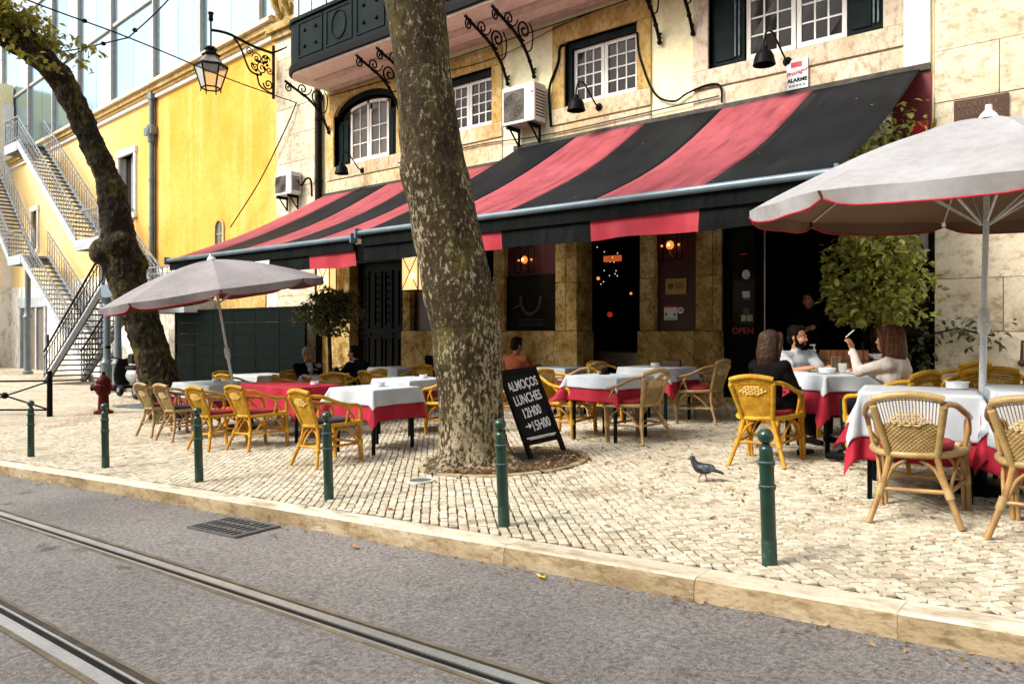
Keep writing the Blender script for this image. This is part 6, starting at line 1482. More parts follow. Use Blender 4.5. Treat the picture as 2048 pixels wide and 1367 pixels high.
chair('g', -12.15, 8.35, 95, 'golden rattan armchair right of the far left table')
chair('g', -7.42, 8.95, -70, 'golden rattan armchair under the person in the rust brown shirt')
chair('t', -6.22, 9.2, 85, 'tan rattan armchair in the shade right of the trunk by the wall')

# ------------------------------------------------------------------ tables with two cloths
def cloth(name, label, t, hx, hy, drop, z, out, mat, group, seed, rot=0, wave=.019):
    r_ = random.Random(seed % 50); cx_, cy_ = hx+drop, hy+drop; n_ = 64
    ph = [r_.uniform(0, 6.28) for _ in range(6)]; k1, k2 = r_.uniform(7, 10), r_.uniform(15, 20); bl = r_.uniform(-.03, .03); bl2 = r_.uniform(-.03, .03)
    q_ = MB()
    def f(u, v):
        a, b_ = (2*u-1), (2*v-1)
        a = math.copysign(abs(a)**.9, a)*cx_; b_ = math.copysign(abs(b_)**.9, b_)*cy_
        ax, by = a+bl, b_+bl2
        ex, ey = max(0, abs(ax)-hx), max(0, abs(by)-hy); sx, sy = math.copysign(1, ax), math.copysign(1, by)
        x = max(-hx, min(hx, ax)); y = max(-hy, min(hy, by)); zz = 0.0015*noise.noise(Vector((ax*5, by*5, seed)))
        if ex > 0 or ey > 0:
            d = math.hypot(ex, ey); th = math.atan2(ey, ex); corner = sin(2*th)
            s_ = ax if ey > ex else by
            wv = wave*(sin(s_*k1+ph[0])+.6*sin(s_*k2+ph[1]))*min(1, d/.16)*(1-.4*corner)
            flare = .10*d+out+.008+wv+.55*corner*d*(.5+.35*sin(ph[2]+sx*2+sy*5))
            x += sx*(cos(th)*flare) if ex > 0 or corner > 0 else 0; y += sy*(sin(th)*flare) if ey > 0 else 0
            drop_ = d*math.sqrt(max(.2, 1-(.45*corner)**2))
            rr = .018
            zz = -drop_ if d > rr else -d*d/(2*rr)
        return (x, y, zz)
    q_.grid(f, n_, n_)
    ob = q_.build(name, mat, smooth=180); ob.location = (t.location.x, t.location.y, t.location.z+z); ob.rotation_euler = (0, 0, t.rotation_euler.z+rot)
    sm = ob.modifiers.new('thick', 'SOLIDIFY'); sm.thickness = .0016
    return tag(ob, label, 'tablecloth', group)
def table(x, y, hx, hy, deg, white, red, desc, seed, wrot=0):
    t = thing('cafe_table', 'dark iron legged cafe table '+desc, 'table', (x, y, g(x, y)+.005), R(deg), 'tables on the terrace')
    q_ = MB(); q_.box(-hx, hx, -hy, hy, .705, .735); q_.build('tabletop', M['table_leg'], t)
    q_ = MB(); q_.box(-hx+.04, hx-.04, -hy+.04, hy-.04, .66, .704); q_.build('apron', M['table_leg'], t)
    for sx in (-1, 1):
        for sy in (-1, 1): q_ = MB(); q_.box(sx*(hx-.05)-.016, sx*(hx-.05)+.016, sy*(hy-.05)-.016, sy*(hy-.05)+.016, -.03, .66); q_.build('leg', M['table_leg'], t)
    if red: cloth('red_tablecloth', 'red undercloth '+desc, t, hx, hy, red, .7385, 0, M['cloth_red'], 'red undercloths', seed)
    if white: cloth('white_tablecloth', 'white overcloth '+desc, t, hx+.004, hy+.004, white, .743, .012, M['cloth_white'], 'white overcloths', seed+50, R(wrot), .019)
    return t
table(-1.20, 6.20, .36, .38, 11, .29, .45, 'nearest the camera at the right, before the umbrella pole', 1)
table(-.40, 6.34, .36, .38, 11, .27, .44, 'at the right edge beside the umbrella pole', 2)
table(-2.28, 7.95, .39, .39, 51, .14, .36, 'where the two women and the bearded man sit', 3)
table(-4.80, 7.68, .36, .34, -6, .12, .27, 'right of the chalkboard, in front of the doorway', 4)
table(-5.02, 9.25, .37, .36, -3, .15, .30, 'close to the stone pillar, second from the doorway', 5)
table(-6.97, 5.90, .36, .36, 2, .19, .36, 'just left of the big trunk', 6)
table(-7.75, 7.20, .36, .36, 0, .18, .34, 'half hidden behind the big trunk', 7)
table(-9.15, 6.20, .66, .37, 0, 0, .36, 'long and all in red between the two white ones', 8)
table(-11.45, 6.35, .55, .40, 0, .24, .34, 'under the left parasol beside the dark trunk', 9)
table(-10.42, 7.85, .34, .34, 5, .18, .32, 'between the two men in suits', 10)
table(-11.05, 9.9, .42, .36, 0, .20, .32, 'far back in front of the black double door', 11)
table(-12.95, 8.15, .40, .36, 0, .20, .32, 'far left in front of the green hoarding', 12)
table(-6.80, 9.42, .34, .34, 0, .16, .30, 'by the plinth where the rust brown shirt sits', 13)
# small things on the tables
def tz(x, y): return g(x, y)+.005+.7445
def bowl(x, y, r_, h_, label, tb=None, mat='ceramic'):
    tx, ty = tb or (x, y); z = tz(tx, ty); t = thing('ashtray', label, 'ashtray', (x, y, z), group='white bowls on the tables')
    q_ = MB(); q_.lathe([(r_*.8, 0), (r_, .006), (r_*1.02, h_), (r_*.92, h_), (r_*.85, h_*.35), (.001, h_*.3)], 22); q_.build('bowl', M[mat], t, smooth=40)
    q_ = MB(); [q_.obox((r_*.97*cos(a), r_*.97*sin(a), h_), .02, .014, .008, (0, 0, a)) for a in (0, PI/2, PI, 1.5*PI)]; q_.build('rest', M[mat], t)
bowl(-.99, 6.44, .075, .055, 'large white ashtray on the near right table', (-1.2, 6.2)); bowl(-7.0, 6.0, .055, .05, 'white ashtray on the white and red table left of the trunk', (-6.97, 5.9)); bowl(-7.6, 7.3, .055, .05, 'white ashtray on the table half hidden behind the trunk', (-7.75, 7.2))
bowl(-8.72, 6.3, .06, .045, 'white ashtray on the red table', (-9.15, 6.2)); bowl(-11.6, 6.45, .07, .05, 'white ashtray on the table under the left umbrella', (-11.45, 6.35), 'ceramic'); bowl(-5.05, 9.25, .055, .05, 'white ashtray on the back table by the pillar', (-5.02, 9.25))
z = tz(-5.02, 9.25); t = thing('napkin_box', 'dark napkin box on the back table by the pillar', 'napkin box', (-4.88, 9.42, z), .2); q_ = MB(); q_.box(-.13, .13, -.06, .06, 0, .085, .012); q_.build('box', M['wood_dark'], t, bevel=.006); q_ = MB(); q_.box(-.07, .07, -.015, .015, .085, .088); q_.build('slot', M['plastic_dark'], t)
z = tz(-4.8, 7.68); t = thing('napkin_holder', 'small dark napkin holder on the table right of the chalkboard', 'napkin holder', (-4.95, 7.8, z), .4); q_ = MB(); q_.box(-.06, .06, -.05, .05, 0, .015); q_.build('base', M['plastic_dark'], t); q_ = MB(); q_.ball((0, 0, .045), .042, 10, 7, (1, .6, 1)); q_.build('body', M['plastic_dark'], t, smooth=60)
z = tz(-2.28, 7.95)
def ontable(name, label, cat, x, y, fn): t = thing(name, label, cat, (x, y, z)); fn(t); return t
def f_(t): q_ = MB(); q_.lathe([(.05, 0), (.075, .02), (.085, .055), (.078, .055), (.06, .02), (.001, .015)], 20); q_.build('bowl', M['ceramic'], t, smooth=40); q_ = MB(); q_.lathe([(.09, 0), (.11, .008), (.105, .01), (.05, .004)], 20); q_.build('saucer', M['ceramic'], t, smooth=40)
ontable('soup_bowl', 'wide white bowl on a saucer before the bearded man', 'bowl', -2.32, 7.76, f_)
def f_(t): q_ = MB(); q_.lathe([(.035, 0), (.042, .10), (.038, .10), (.032, .01), (.001, .008)], 16); q_.build('glass', M['lantern_glass'], t, smooth=40)
ontable('water_glass', 'small drinking glass next to the white bowl', 'glass', -2.2, 7.86, f_)
def f_(t): q_ = MB(); q_.box(-.005, .005, -.045, -.035, 0, .16); q_.box(-.005, .005, .035, .045, 0, .16); q_.box(-.005, .005, -.035, .035, .15, .16); q_.box(-.005, .005, -.035, .035, 0, .01); q_.build('frame', M['brass'], t); q_ = MB(); q_.box(-.002, .002, -.035, .035, .01, .15); q_.build('card', M['pane_curtain'], t)
ontable('table_stand', 'small upright gilt framed table stand behind the white bowl', 'table stand', -2.3, 7.98, f_).rotation_euler = (0, 0, -1.0)
def f_(t): q_ = MB(); q_.lathe([(.05, 0), (.08, .012), (.075, .015), (.001, .006)], 18); q_.build('saucer', M['ceramic'], t, smooth=40); q_ = MB(); q_.lathe([(.03, .01), (.045, .012), (.04, .03), (.001, .032)], 12); q_.build('sauce', M['red_flat'], t, smooth=40)
ontable('saucer', 'saucer with something red beside the white bowl', 'saucer', -2.1, 7.90, f_)
def f_(t): q_ = MB(); q_.box(-.035, .035, -.07, .07, 0, .009); q_.build('body', M['plastic_dark'], t, bevel=.003)
ontable('mobile_phone', 'black phone lying on the white cloth before the woman in white', 'phone', -1.98, 7.88, f_).rotation_euler = (0, 0, .7)
ontable('wallet', 'dark wallet by the hands of the bearded man', 'wallet', -2.5, 7.95, f_).rotation_euler = (0, 0, 1.9)
# service table with basket box, papers, bottles
sx_, sy_ = -2.42, 8.95; sz = g(sx_, sy_)-.10; sr = .75
t = thing('service_table', 'narrow dark service table with a pale top edge behind the diners', 'table', (sx_, sy_, sz), sr, 'tables on the terrace')
q_ = MB(); q_.box(-.55, .55, -.25, .25, .80, .83); q_.build('tabletop', M['pale_stone'], t); q_ = MB(); q_.box(-.53, .53, -.23, .23, .3, .795); q_.build('cupboard', M['plastic_dark'], t)
for a_ in (-.5, .5):
    for b_ in (-.2, .2): q_ = MB(); q_.box(a_-.02, a_+.02, b_-.02, b_+.02, 0, .3); q_.build('leg', M['plastic_dark'], t)
def onserv(name, label, cat, lx, ly, fn, rz=0, h=.832):
    t = thing(name, label, cat, (sx_+cos(sr)*lx-sin(sr)*ly, sy_+sin(sr)*lx+cos(sr)*ly, sz+h), sr+rz); fn(t)
def f_(t):
    q_ = MB(); q_.lathe([(.045, 0), (.048, .01), (.048, .11)], 16); q_.build('liquid', pm('blue_gel', (.03, .30, .42), rough=.15, bmp=0), t, smooth=40)
    q_ = MB(); q_.lathe([(.0475, .111), (.047, .15), (.02, .18), (.018, .19)], 16); q_.build('bottle', pm('teal_bottle', (.12, .30, .34), rough=.15, bmp=0), t, smooth=40)
    q_ = MB(); q_.lathe([(.02, .188), (.02, .21), (.008, .215), (.008, .25)], 10); q_.box(-.045, .012, -.009, .009, .25, .266); q_.build('pump', M['ceramic'], t, smooth=40)
onserv('sanitizer_bottle', 'pump bottle of blue hand gel on the service table', 'bottle', -.47, -.1, f_)
def f_(t):
    q_ = MB(); q_.box(-.22, .22, -.12, -.10, 0, .20); q_.box(-.22, .22, .10, .12, 0, .20); q_.box(-.22, -.20, -.10, .10, 0, .20); q_.box(.20, .22, -.10, .10, 0, .20); q_.box(-.2, .2, -.1, .1, 0, .03); q_.build('box', M['wood_box'], t)
    for k in range(6): q_ = MB(); q_.box(-.224+k*.075, -.21+k*.075, -.126, -.119, 0, .2); q_.build('slat', M['wood_dark'], t)
    q_ = MB(); q_.box(-.23, .23, -.128, .128, .085, .10); q_.build('band', M['wood_dark'], t)
onserv('wooden_box', 'brown slatted wooden box on the service table', 'box', -.12, -.08, f_)
def f_(t):
    r_ = random.Random(8)
    for k in range(7): q_ = MB(); q_.obox((r_.gauss(0, .015), r_.gauss(0, .015), .012+k*.022), .36, .27, .016, (r_.gauss(0, .03), r_.gauss(0, .03), r_.gauss(0, .12))); q_.build('newspaper', pm('newsprint', (.62, .62, .62), (.05, .05, .05), sc=32, lo=.40, hi=.46, bmp=0, stretch=(.4, 1, 3)) if k == 0 else bpy.data.materials['newsprint'], t)
onserv('newspaper_pile', 'untidy pile of newspapers on the service table', 'newspapers', .33, -.04, f_)
def f_(t): q_ = MB(); q_.lathe([(.035, 0), (.037, .15), (.014, .22), (.014, .27), (.017, .28), (.017, .29)], 14); q_.build('bottle', M['plastic_dark'], t, smooth=40); q_ = MB(); q_.lathe([(.0375, .05), (.0375, .11)], 14, cap=False); q_.build('label', M['leaf_yellow'], t, smooth=60)
onserv('wine_bottle', 'dark wine bottle with a pale label behind the newspapers', 'bottle', .22, .16, f_)

# ------------------------------------------------------------------ parasols
def parasol(label, base, apex, tilt_axis, tilt, rad, drop, mat, seed, ph, open_=.10):
    t = thing('parasol', label, 'parasol', base, group='canvas parasols'); B = Vector(base); A = Vector(apex)-B
    Q = Matrix.Rotation(tilt, 3, Vector(tilt_axis).normalized()); NR = 8
    def pt(rr_, a):
        """canopy surface: rr_ 0..1, angle a"""
        k = (a-ph)/(2*PI/NR); fr = k-math.floor(k); s_ = sin(PI*fr)
        r_ = rad*rr_*(1-.055*s_*rr_); z = -drop*(rr_**1.55)+(-.045*s_*sin(PI*min(1, rr_*.95)))+.012*noise.noise(Vector((cos(a)*rr_*3, sin(a)*rr_*3, seed)))
        return A+Q @ Vector((r_*cos(a), r_*sin(a), z))
    NA = 96
    for g_ in range(NR):
        a0 = ph+2*PI*g_/NR; q_ = MB(); nu = NA//NR
        q_.grid(lambda u, v: pt(.02+.98*v, a0+2*PI/NR*u), nu, 12); o_ = q_.build('canopy_panel', mat, t, smooth=180)
        q_ = MB()
        def fv(u, v):
            a = a0+2*PI/NR*(.012+.976*u); p = pt(1, a); dn = .115*v*(1-.55*(abs(2*u-1)**6))
            out = Q @ Vector((cos(a), sin(a), 0)); return p+Q @ Vector((0, 0, -dn))+out*(.018*sin(u*9+g_*2)*v-.02*v)
        q_.grid(fv, nu, 4); q_.build('valance', mat, t, smooth=180)
        q_ = MB(); q_.tube([Vector(fv(i/nu, 1)) for i in range(nu+1)], .0075, 6); q_.build('piping', M['piping'], t, smooth=180)
        q_ = MB(); q_.tube([pt(.03+.95*i/8, a0)+Q @ Vector((0, 0, -.018)) for i in range(9)], .008, 5); q_.build('rib', M['pole_white'], t)
        q_ = MB(); q_.bar(A+Q @ Vector((.03*cos(a0), .03*sin(a0), -drop-.16)), pt(.52, a0)+Q @ Vector((0, 0, -.02)), .014, .014); q_.build('strut', M['pole_white'], t)
    q_ = MB(); up = Q @ Vector((0, 0, 1)); q_.tube([A+up*.0, A+up*.03, A+up*.06, A+up*.10], [.07, .055, .025, .022], 12); q_.build('finial', M['pole_white'], t, smooth=50)
    bend = Vector((0, 0, 0))+A*.52
    q_ = MB(); q_.tube([Vector((0, 0, 0)), A*.46], .024, 12); q_.build('pole', M['pole_white'], t, smooth=60)
    q_ = MB(); q_.tube([A*.46, A*.995], .0205, 12); q_.build('pole', M['pole_white'], t, smooth=60)
    q_ = MB(); q_.tube([A*.415, A*.43, A*.47, A*.485], [.03, .043, .043, .028], 12); q_.bar(A*.44, A*.44+Vector((.05, -.05, .01)), .03, .02); q_.build('joint_collar', M['plastic_white'], t, smooth=50)
    q_ = MB(); q_.lathe([(.26, -.0), (.26, .05), (.22, .07), (.05, .08), (.04, .3), (.03, .3)], 24); q_.build('base', M['plastic_dark'], t, smooth=40)
    return t
bx_, by_ = -.84, 6.42
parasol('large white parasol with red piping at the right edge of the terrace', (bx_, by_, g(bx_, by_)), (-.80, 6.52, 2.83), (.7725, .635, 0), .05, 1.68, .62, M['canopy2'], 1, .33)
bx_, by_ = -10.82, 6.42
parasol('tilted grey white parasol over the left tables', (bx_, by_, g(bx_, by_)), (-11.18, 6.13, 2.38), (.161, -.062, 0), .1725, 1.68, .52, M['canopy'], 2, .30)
# string tied to the near rib of the right parasol
q_ = MB(); 

# ------------------------------------------------------------------ chalkboard
P1 = Vector((-4.74, 6.05, 0)); P2 = Vector((-4.68, 6.60, 0)); P1.z = g(P1.x, P1.y)+.012; P2.z = g(P2.x, P2.y)+.02
ex = (P2-P1).normalized(); lean = R(25); nrm = Vector((ex.y, -ex.x, 0)).normalized(); upv = (Vector((0, 0, 1))*cos(lean)-nrm*sin(lean)).normalized(); upv = (upv-ex*upv.dot(ex)).normalized(); nz_ = ex.cross(upv)
MX = Matrix((ex, upv, nz_)).transposed().to_4x4()
CB = thing('chalkboard', 'black pavement chalkboard with white lettering for lunches leaning by the trunk', 'chalkboard', P1); CB.rotation_euler = MX.to_euler()
W_ = (P2-P1).length; H_ = .985
q_ = MB(); q_.box(.04, W_-.04, .20, H_-.05, -.012, .0); q_.build('board', M['black_matte'], CB)
q_ = MB(); q_.box(0, .045, 0, H_, -.02, .018); q_.build('frame_post', M['worn_frame'], CB); q_ = MB(); q_.box(W_-.045, W_, 0, H_, -.02, .018); q_.build('frame_post', M['worn_frame'], CB)
q_ = MB(); q_.box(.045, W_-.045, H_-.055, H_-.003, -.02, .017); q_.build('frame_rail', M['worn_frame'], CB); q_ = MB(); q_.box(.045, W_-.045, .14, .19, -.02, .017); q_.build('frame_rail', M['worn_frame'], CB)
q_ = MB(); q_.box(.06, W_-.05, .205, .219, .0, .006); q_.build('chalk_ledge', M['chalk'], CB)
for x_ in (.02, W_-.02): q_ = MB(); q_.bar((x_, H_-.04, -.03), (x_, .06, -.62), .035, .03); q_.build('back_leg', M['worn_frame'], CB)
for s_, x_, y_, z_ in (('ALMOÇOS', W_*.5-.0, .80, .15), ('LUNCHES', W_*.50, .64, .15), ('12H00', W_*.47, .485, .15), ('15H00', W_*.60, .335, .15)):
    text_obj('chalk_text', s_, z_, M['chalk'], CB, (x_, y_, .002), (0, 0, R(6)), .0015, .0022, sx=.66 if len(s_) > 5 else .72, shear=.10)
q_ = MB(); q_.bar((.10, .335, .003), (.15, .34, .003), .012, .003); ar = q_.build('chalk_arrow', M['chalk'], CB); q_ = MB(); q_.add([(.15, .305, .003), (.195, .345, .003), (.15, .375, .003)], [(0, 1, 2)]); q_.build('chalk_arrow_head', M['chalk'], CB)

# ------------------------------------------------------------------ pigeon
pp_ = (-2.73, 5.83); PG = thing('pigeon', 'dark grey pigeon walking left across the cobbles', 'pigeon', (pp_[0], pp_[1], g(*pp_)+.003), rz=R(205)); PG.scale = (.86,)*3   # local +x forward
pg1 = pm('pigeon_feathers', (.028, .036, .046), (.014, .018, .024), rough=.5, sc=30, bmp=.3, bd=.002)
q_ = MB(); q_.ball((0, 0, .125), .062, 14, 10, (1.5, .86, .86)); q_.ball((.045, 0, .135), .052, 12, 8, (1, .95, 1)); q_.tube(bez([(.06, 0, .145), (.092, 0, .185), (.098, 0, .212)], 4), [.045, .042, .038, .034, .031, .028, .026, .025, .024], 12); q_.ball((.105, 0, .222), .026, 12, 8, (1.15, .9, .95))
q_.tube(bez([(-.06, 0, .125), (-.12, 0, .105), (-.19, 0, .085)], 4), [.045, .042, .038, .034, .03, .027, .024, .022, .018], 10, flat=.5)
fuse(q_, 'body', pg1, .0045, 3, PG)
for s_ in (-1, 1):
    q_ = MB(); q_.ball((-.02, s_*.046, .135), .05, 12, 8, (1.7, .28, .72)); q_.tube([(-.08, s_*.04, .125), (-.17, s_*.015, .10)], [.022, .008], 8, flat=.5); q_.build('wing', pm('pigeon_wing', (.10, .125, .15), (.012, .015, .02), sc=26, lo=.45, hi=.55, bmp=.2) if s_ < 0 else bpy.data.materials['pigeon_wing'], PG, smooth=60)
    q_ = MB(); fx = .035*s_; q_.tube([(.0+fx*.4, s_*.022, .08), (.01+fx, s_*.022, .035), (.0+fx, s_*.022, .006)], [.011, .005, .0045], 7)
    for a in (-.5, 0, .5, PI): q_.tube([(fx, s_*.022, .006), (fx+.028*cos(a), s_*.022+.028*sin(a), .003)], .0035, 5)
    q_.build('leg', pm('pigeon_leg', (.42, .13, .10), bmp=0) if s_ < 0 else bpy.data.materials['pigeon_leg'], PG, smooth=60)
    q_ = MB(); q_.ball((.118, s_*.021, .226), .0042, 8, 6); q_.build('eye', M['leaf_orange'], PG)
q_ = MB(); q_.tube([(.128, 0, .221), (.155, 0, .213)], [.008, .002], 8); q_.build('beak', M['plastic_dark'], PG, smooth=60)
q_ = MB(); q_.ball((.131, 0, .225), .006, 8, 6); q_.build('cere', M['ceramic'], PG)
# ------------------------------------------------------------------ people
SK = {}
def skin(name, c): m = pm(name, c, tuple(x*.82 for x in c), rough=.5, sc=9, fine=80, bmp=.05); return m
SK['warm'] = skin('skin_warm', (.50, .22, .115)); SK['tan'] = skin('skin_tan', (.42, .17, .085)); SK['dark'] = skin('skin_dark', (.22, .10, .055))
def hairmat(name, c1, c2): return pm(name, c1, c2, rough=.55, sc=14, fine=160, spec=.25, stretch=(3, 3, .22), bmp=.5, bd=.004)
HAIR = dict(brown=hairmat('brown_hair', (.055, .024, .011), (.020, .009, .004)), auburn=hairmat('auburn_hair', (.15, .048, .016), (.05, .017, .006)), black=hairmat('black_hair', (.018, .014, .012), (.008, .007, .006)), grey=hairmat('grey_hair', (.40, .38, .35), (.16, .14, .12)))
def clothmat(name, c): return pm(name, c, tuple(x*.78 for x in c), rough=.85, sc=7, fine=150, bmp=.25, bd=.003, spec=.2)
def cap(q, a, b, r1, r2, n=12):
    q.tube([a, b], [r1, r2], n); q.ball(a, r1, n, 8); q.ball(b, r2, n, 8)
def ik(s, h, l1, l2, hint):
    s, h = Vector(s), Vector(h); d = h-s; L = min(d.length, (l1+l2)*.995); dn = d.normalized(); h = s+dn*L
    a = (l1*l1-l2*l2+L*L)/(2*L); k = math.sqrt(max(0, l1*l1-a*a)); hv = Vector(hint); hv = (hv-dn*hv.dot(dn)).normalized(); return s+dn*a+hv*k, h
def hand(q, wrist, d, n, side, curl=.5, k=1.0):
    """palm, four unequal bent fingers, and a thumb leaving the side of the palm; d = direction, n = back of the hand"""
    d = Vector(d).normalized(); n = Vector(n); n = (n-d*n.dot(d)).normalized(); x = d.cross(n)*side; w = Vector(wrist)
    for i in (-1, 0, 1): cap(q, w+x*i*.014*k, w+d*.085*k+x*i*.024*k, .016*k, .014*k, 8)
    for i, L in enumerate((.070, .082, .076, .058)):
        b_ = w+d*.088*k+x*(.032-.0215*i)*k; c_ = curl*(.8+.12*i)
        p1 = b_+(d*cos(c_*.6)-n*sin(c_*.6))*L*.45*k; p2 = p1+(d*cos(c_*1.5)-n*sin(c_*1.5))*L*.33*k; p3 = p2+(d*cos(c_*2.2)-n*sin(c_*2.2))*L*.24*k
        cap(q, b_, p1, .0098*k, .009*k, 7); cap(q, p1, p2, .009*k, .0082*k, 7); cap(q, p2, p3, .0082*k, .007*k, 7)
    t0 = w+d*.028*k+x*.028*k; t1 = t0+(d*.75+x*.7-n*.25).normalized()*.042*k; t2 = t1+(d*.95+x*.1-n*.45).normalized()*.032*k
    cap(q, t0, t1, .013*k, .0105*k, 7); cap(q, t1, t2, .0105*k, .0085*k, 7)
def person(label, loc, deg, skin_, top, bottom, hair, style, hands, lean=0, twist=0, look=(0, 0), sleeve='long', legs=None, female=False, stand=False, beard=None, shoe=None, vox=.0085, curls=(.5, .5), side_lean=0, group=None, glasses=False, topname='shirt'):
    x, y = loc; z = g(x, y)
    if stand: z = max(z, .08)
    t = thing('person', label, 'person', (x, y, z), R(deg), group); SM = SK[skin_]
    k = 1.0 if stand else (.88 if female else .93); H = .93 if stand else .50
    hip = Vector((0, 0, H)); ld = Vector((side_lean, lean, 1)).normalized()
    waist = hip+ld*.17*k; chest = hip+ld*.34*k; sh = hip+ld*.47*k; nk = sh+ld*.04*k+Vector((0, .01, 0)); sw = .165*k if female else .185
    rt = Matrix.Rotation(twist, 3, 'Z'); sx = rt @ Vector((1, 0, 0)); fw = rt @ Vector((0, 1, 0))
    S_ = [sh+sx*s*sw-ld*.02 for s in (-1, 1)]
    E_, W_ = [], []
    for s, hp in zip((-1, 1), hands):
        e, w_ = ik(S_[0 if s < 0 else 1], hp[0], .29*k, .255*k, hp[3] if len(hp) > 3 else (s*.5, -.3, -1)); E_.append(e); W_.append(w_)
    legs = legs or (((-.11, .43, .53), (-.12, .42, .075)), ((.11, .43, .53), (.12, .42, .075)))
    HJ = [hip+Vector((s*.09, .02, -.02 if not stand else -.03)) for s in (-1, 1)]
    def torso(q, o):
        q.ball(hip+Vector((0, 0, .02)), 1, 14, 9, (.165*k+o, .125+o, .12+o)); q.ball(waist, 1, 14, 9, ((.128 if female else .148)*k+o, .105*k+o, .13+o)); q.ball(chest, 1, 14, 9, (.160*k+o, .118*k+o, .165*k+o))
        for s in (0, 1): cap(q, sh-ld*.05, S_[s]-ld*.015, .078*k+o, .058*k+o)
        if female:
            for s in (-1, 1): q.ball(chest+sx*s*.07+fw*.075-ld*.01, .065+o*.5, 10, 7)
        cap(q, chest+ld*.08, nk, .075*k+o, .052*k+o*.6)
    def arms(q, o, upto):
        for s in (0, 1):
            if upto == 'short': m_ = S_[s].lerp(E_[s], .72); cap(q, S_[s], m_, .056*k+o*1.2, .052*k+o*2.0)
            else: cap(q, S_[s], E_[s], .053*k+o*1.2, .041*k+o); cap(q, E_[s], E_[s].lerp(W_[s], .93 if o else 1), .041*k+o, .028*k+o*.9)
    def legm(q, o, full=True):
        for s in (0, 1):
            kn, an = Vector(legs[s][0]), Vector(legs[s][1]); cap(q, HJ[s], kn, .083*k+o, .056*k+o); cap(q, kn, kn.lerp(an, 1 if full else .9), .056*k+o, .037*k+o)
    hc = nk+ld*.075+Vector((0, .022, .065)); hq = Matrix.Rotation(look[0], 3, 'Z') @ Matrix.Rotation(look[1], 3, 'X')
    hp_ = lambda p: hc+hq @ (Vector(p)*(.97 if female else 1.0))
    q = MB(); torso(q, -.006); arms(q, 0, 'long'); legm(q, -.004)
    cap(q, nk-ld*.03, hc+Vector((0, -.02, -.05)), .052*k, .05*k)
    q.ball(hp_((0, -.012, .035)), 1, 16, 12, (.074, .094, .092)); q.ball(hp_((0, .022, -.035)), 1, 14, 10, (.062, .072, .078)); q.ball(hp_((0, .050, -.088)), 1, 10, 8, (.034, .030, .026))
    q.tube([hp_((0, .084, .012)), hp_((0, .104, -.022)), hp_((0, .086, -.034))], [.010, .0145, .012], 8); q.tube([hp_((-.042, .078, .022)), hp_((0, .09, .020)), hp_((.042, .078, .022))], [.010, .013, .010], 7)
    for s in (-1, 1): q.ball(hp_((s*.076, -.008, -.012)), .03, 10, 8, (.32, .62, 1.0)); q.ball(hp_((s*.04, .066, -.03)), .026, 8, 6)
    q.tube([hp_((-.024, .082, -.062)), hp_((0, .092, -.060)), hp_((.024, .082, -.062))], [.006, .010, .006], 7); q.tube([hp_((-.02, .080, -.072)), hp_((0, .088, -.073)), hp_((.02, .080, -.072))], [.006, .009, .006], 7)
    for s in (0, 1): hand(q, W_[s], hands[s][1], hands[s][2], -1 if s else 1, curls[s], .95*k)
    if not shoe: shoe = M['plastic_dark']
    fuse(q, 'body', SM, vox, 2, t)
    for s in (-1, 1):
        q = MB(); q.ball(hp_((s*.031, .0755, .004)), .0092, 10, 7); e_ = q.build('eye', M['ceramic'], t, smooth=180); q = MB(); q.ball(hp_((s*.031, .0818, .004)), .0048, 8, 6); q.build('iris', M['plastic_dark'], e_, smooth=180)
        q = MB(); q.tube([hp_((s*.014, .091, .024)), hp_((s*.034, .088, .030)), hp_((s*.052, .074, .024))], [.004, .005, .003], 6); q.build('eyebrow', HAIR['black'] if hair == 'black' else HAIR['brown'], t, smooth=180)
    q = MB(); torso(q, .014); arms(q, .011, sleeve); fuse(q, topname, top, vox*1.15, 3, t, disp=lambda c: c+c.normalized()*0+Vector((noise.noise(c*9), noise.noise(c*9+Vector((7, 0, 0))), noise.noise(c*7)))*.010+Vector((noise.noise(Vector((c.x*24, c.y*24, c.z*9))), noise.noise(Vector((c.x*9, c.y*9, c.z*26))), 0))*.006)
    q = MB(); q.ball(hip, 1, 14, 9, (.172*k, .135, .125)); legm(q, .012, False); fuse(q, 'trousers', bottom, vox*1.4, 3, t)
    for s in (0, 1):
        an = Vector(legs[s][1]); dr = Vector((an.x-Vector(legs[s][0]).x, .6, 0)).normalized(); q = MB(); cap(q, an+Vector((0, 0, -.035))-dr*.02, an+dr*.17+Vector((0, 0, -.05)), .043, .032, 10); fuse(q, 'shoe', shoe, .009, 2, t)
    q = MB()
    if style == 'bob':
        q.ball(hp_((0, -.022, .045)), 1, 18, 12, (.094, .108, .095))
        for i in range(13):
            a = PI*.02+PI*.96*i/12+PI; c_ = Vector((.082*cos(a), -.02+.088*sin(a), 0)); q.tube([hp_((c_.x, c_.y, .05)), hp_((c_.x*1.04, c_.y*1.1-.004, -.05)), hp_((c_.x*1.06, c_.y*1.12-.006, -.13)), hp_((c_.x*1.06, c_.y*1.06, -.185))], [.026, .030, .028, .015], 8)
        for s in (-1, 1): q.tube([hp_((s*.02, .07, .115)), hp_((s*.07, .058, .07)), hp_((s*.09, .03, -.02)), hp_((s*.093, .02, -.12))], [.016, .022, .026, .014], 8)
        q.tube([hp_((-.05, .075, .085)), hp_((0, .088, .09)), hp_((.05, .075, .085))], [.018, .022, .018], 8)
    elif style == 'short':
        q.ball(hp_((0, -.026, .052)), 1, 18, 12, (.083, .098, .088)); q.ball(hp_((0, .02, .10)), 1, 12, 8, (.066, .062, .035)); q.ball(hp_((0, -.055, -.015)), 1, 14, 9, (.072, .055, .075))
        for s in (-1, 1): q.tube([hp_((s*.074, .005, .05)), hp_((s*.077, .008, -.01))], [.018, .010], 8)
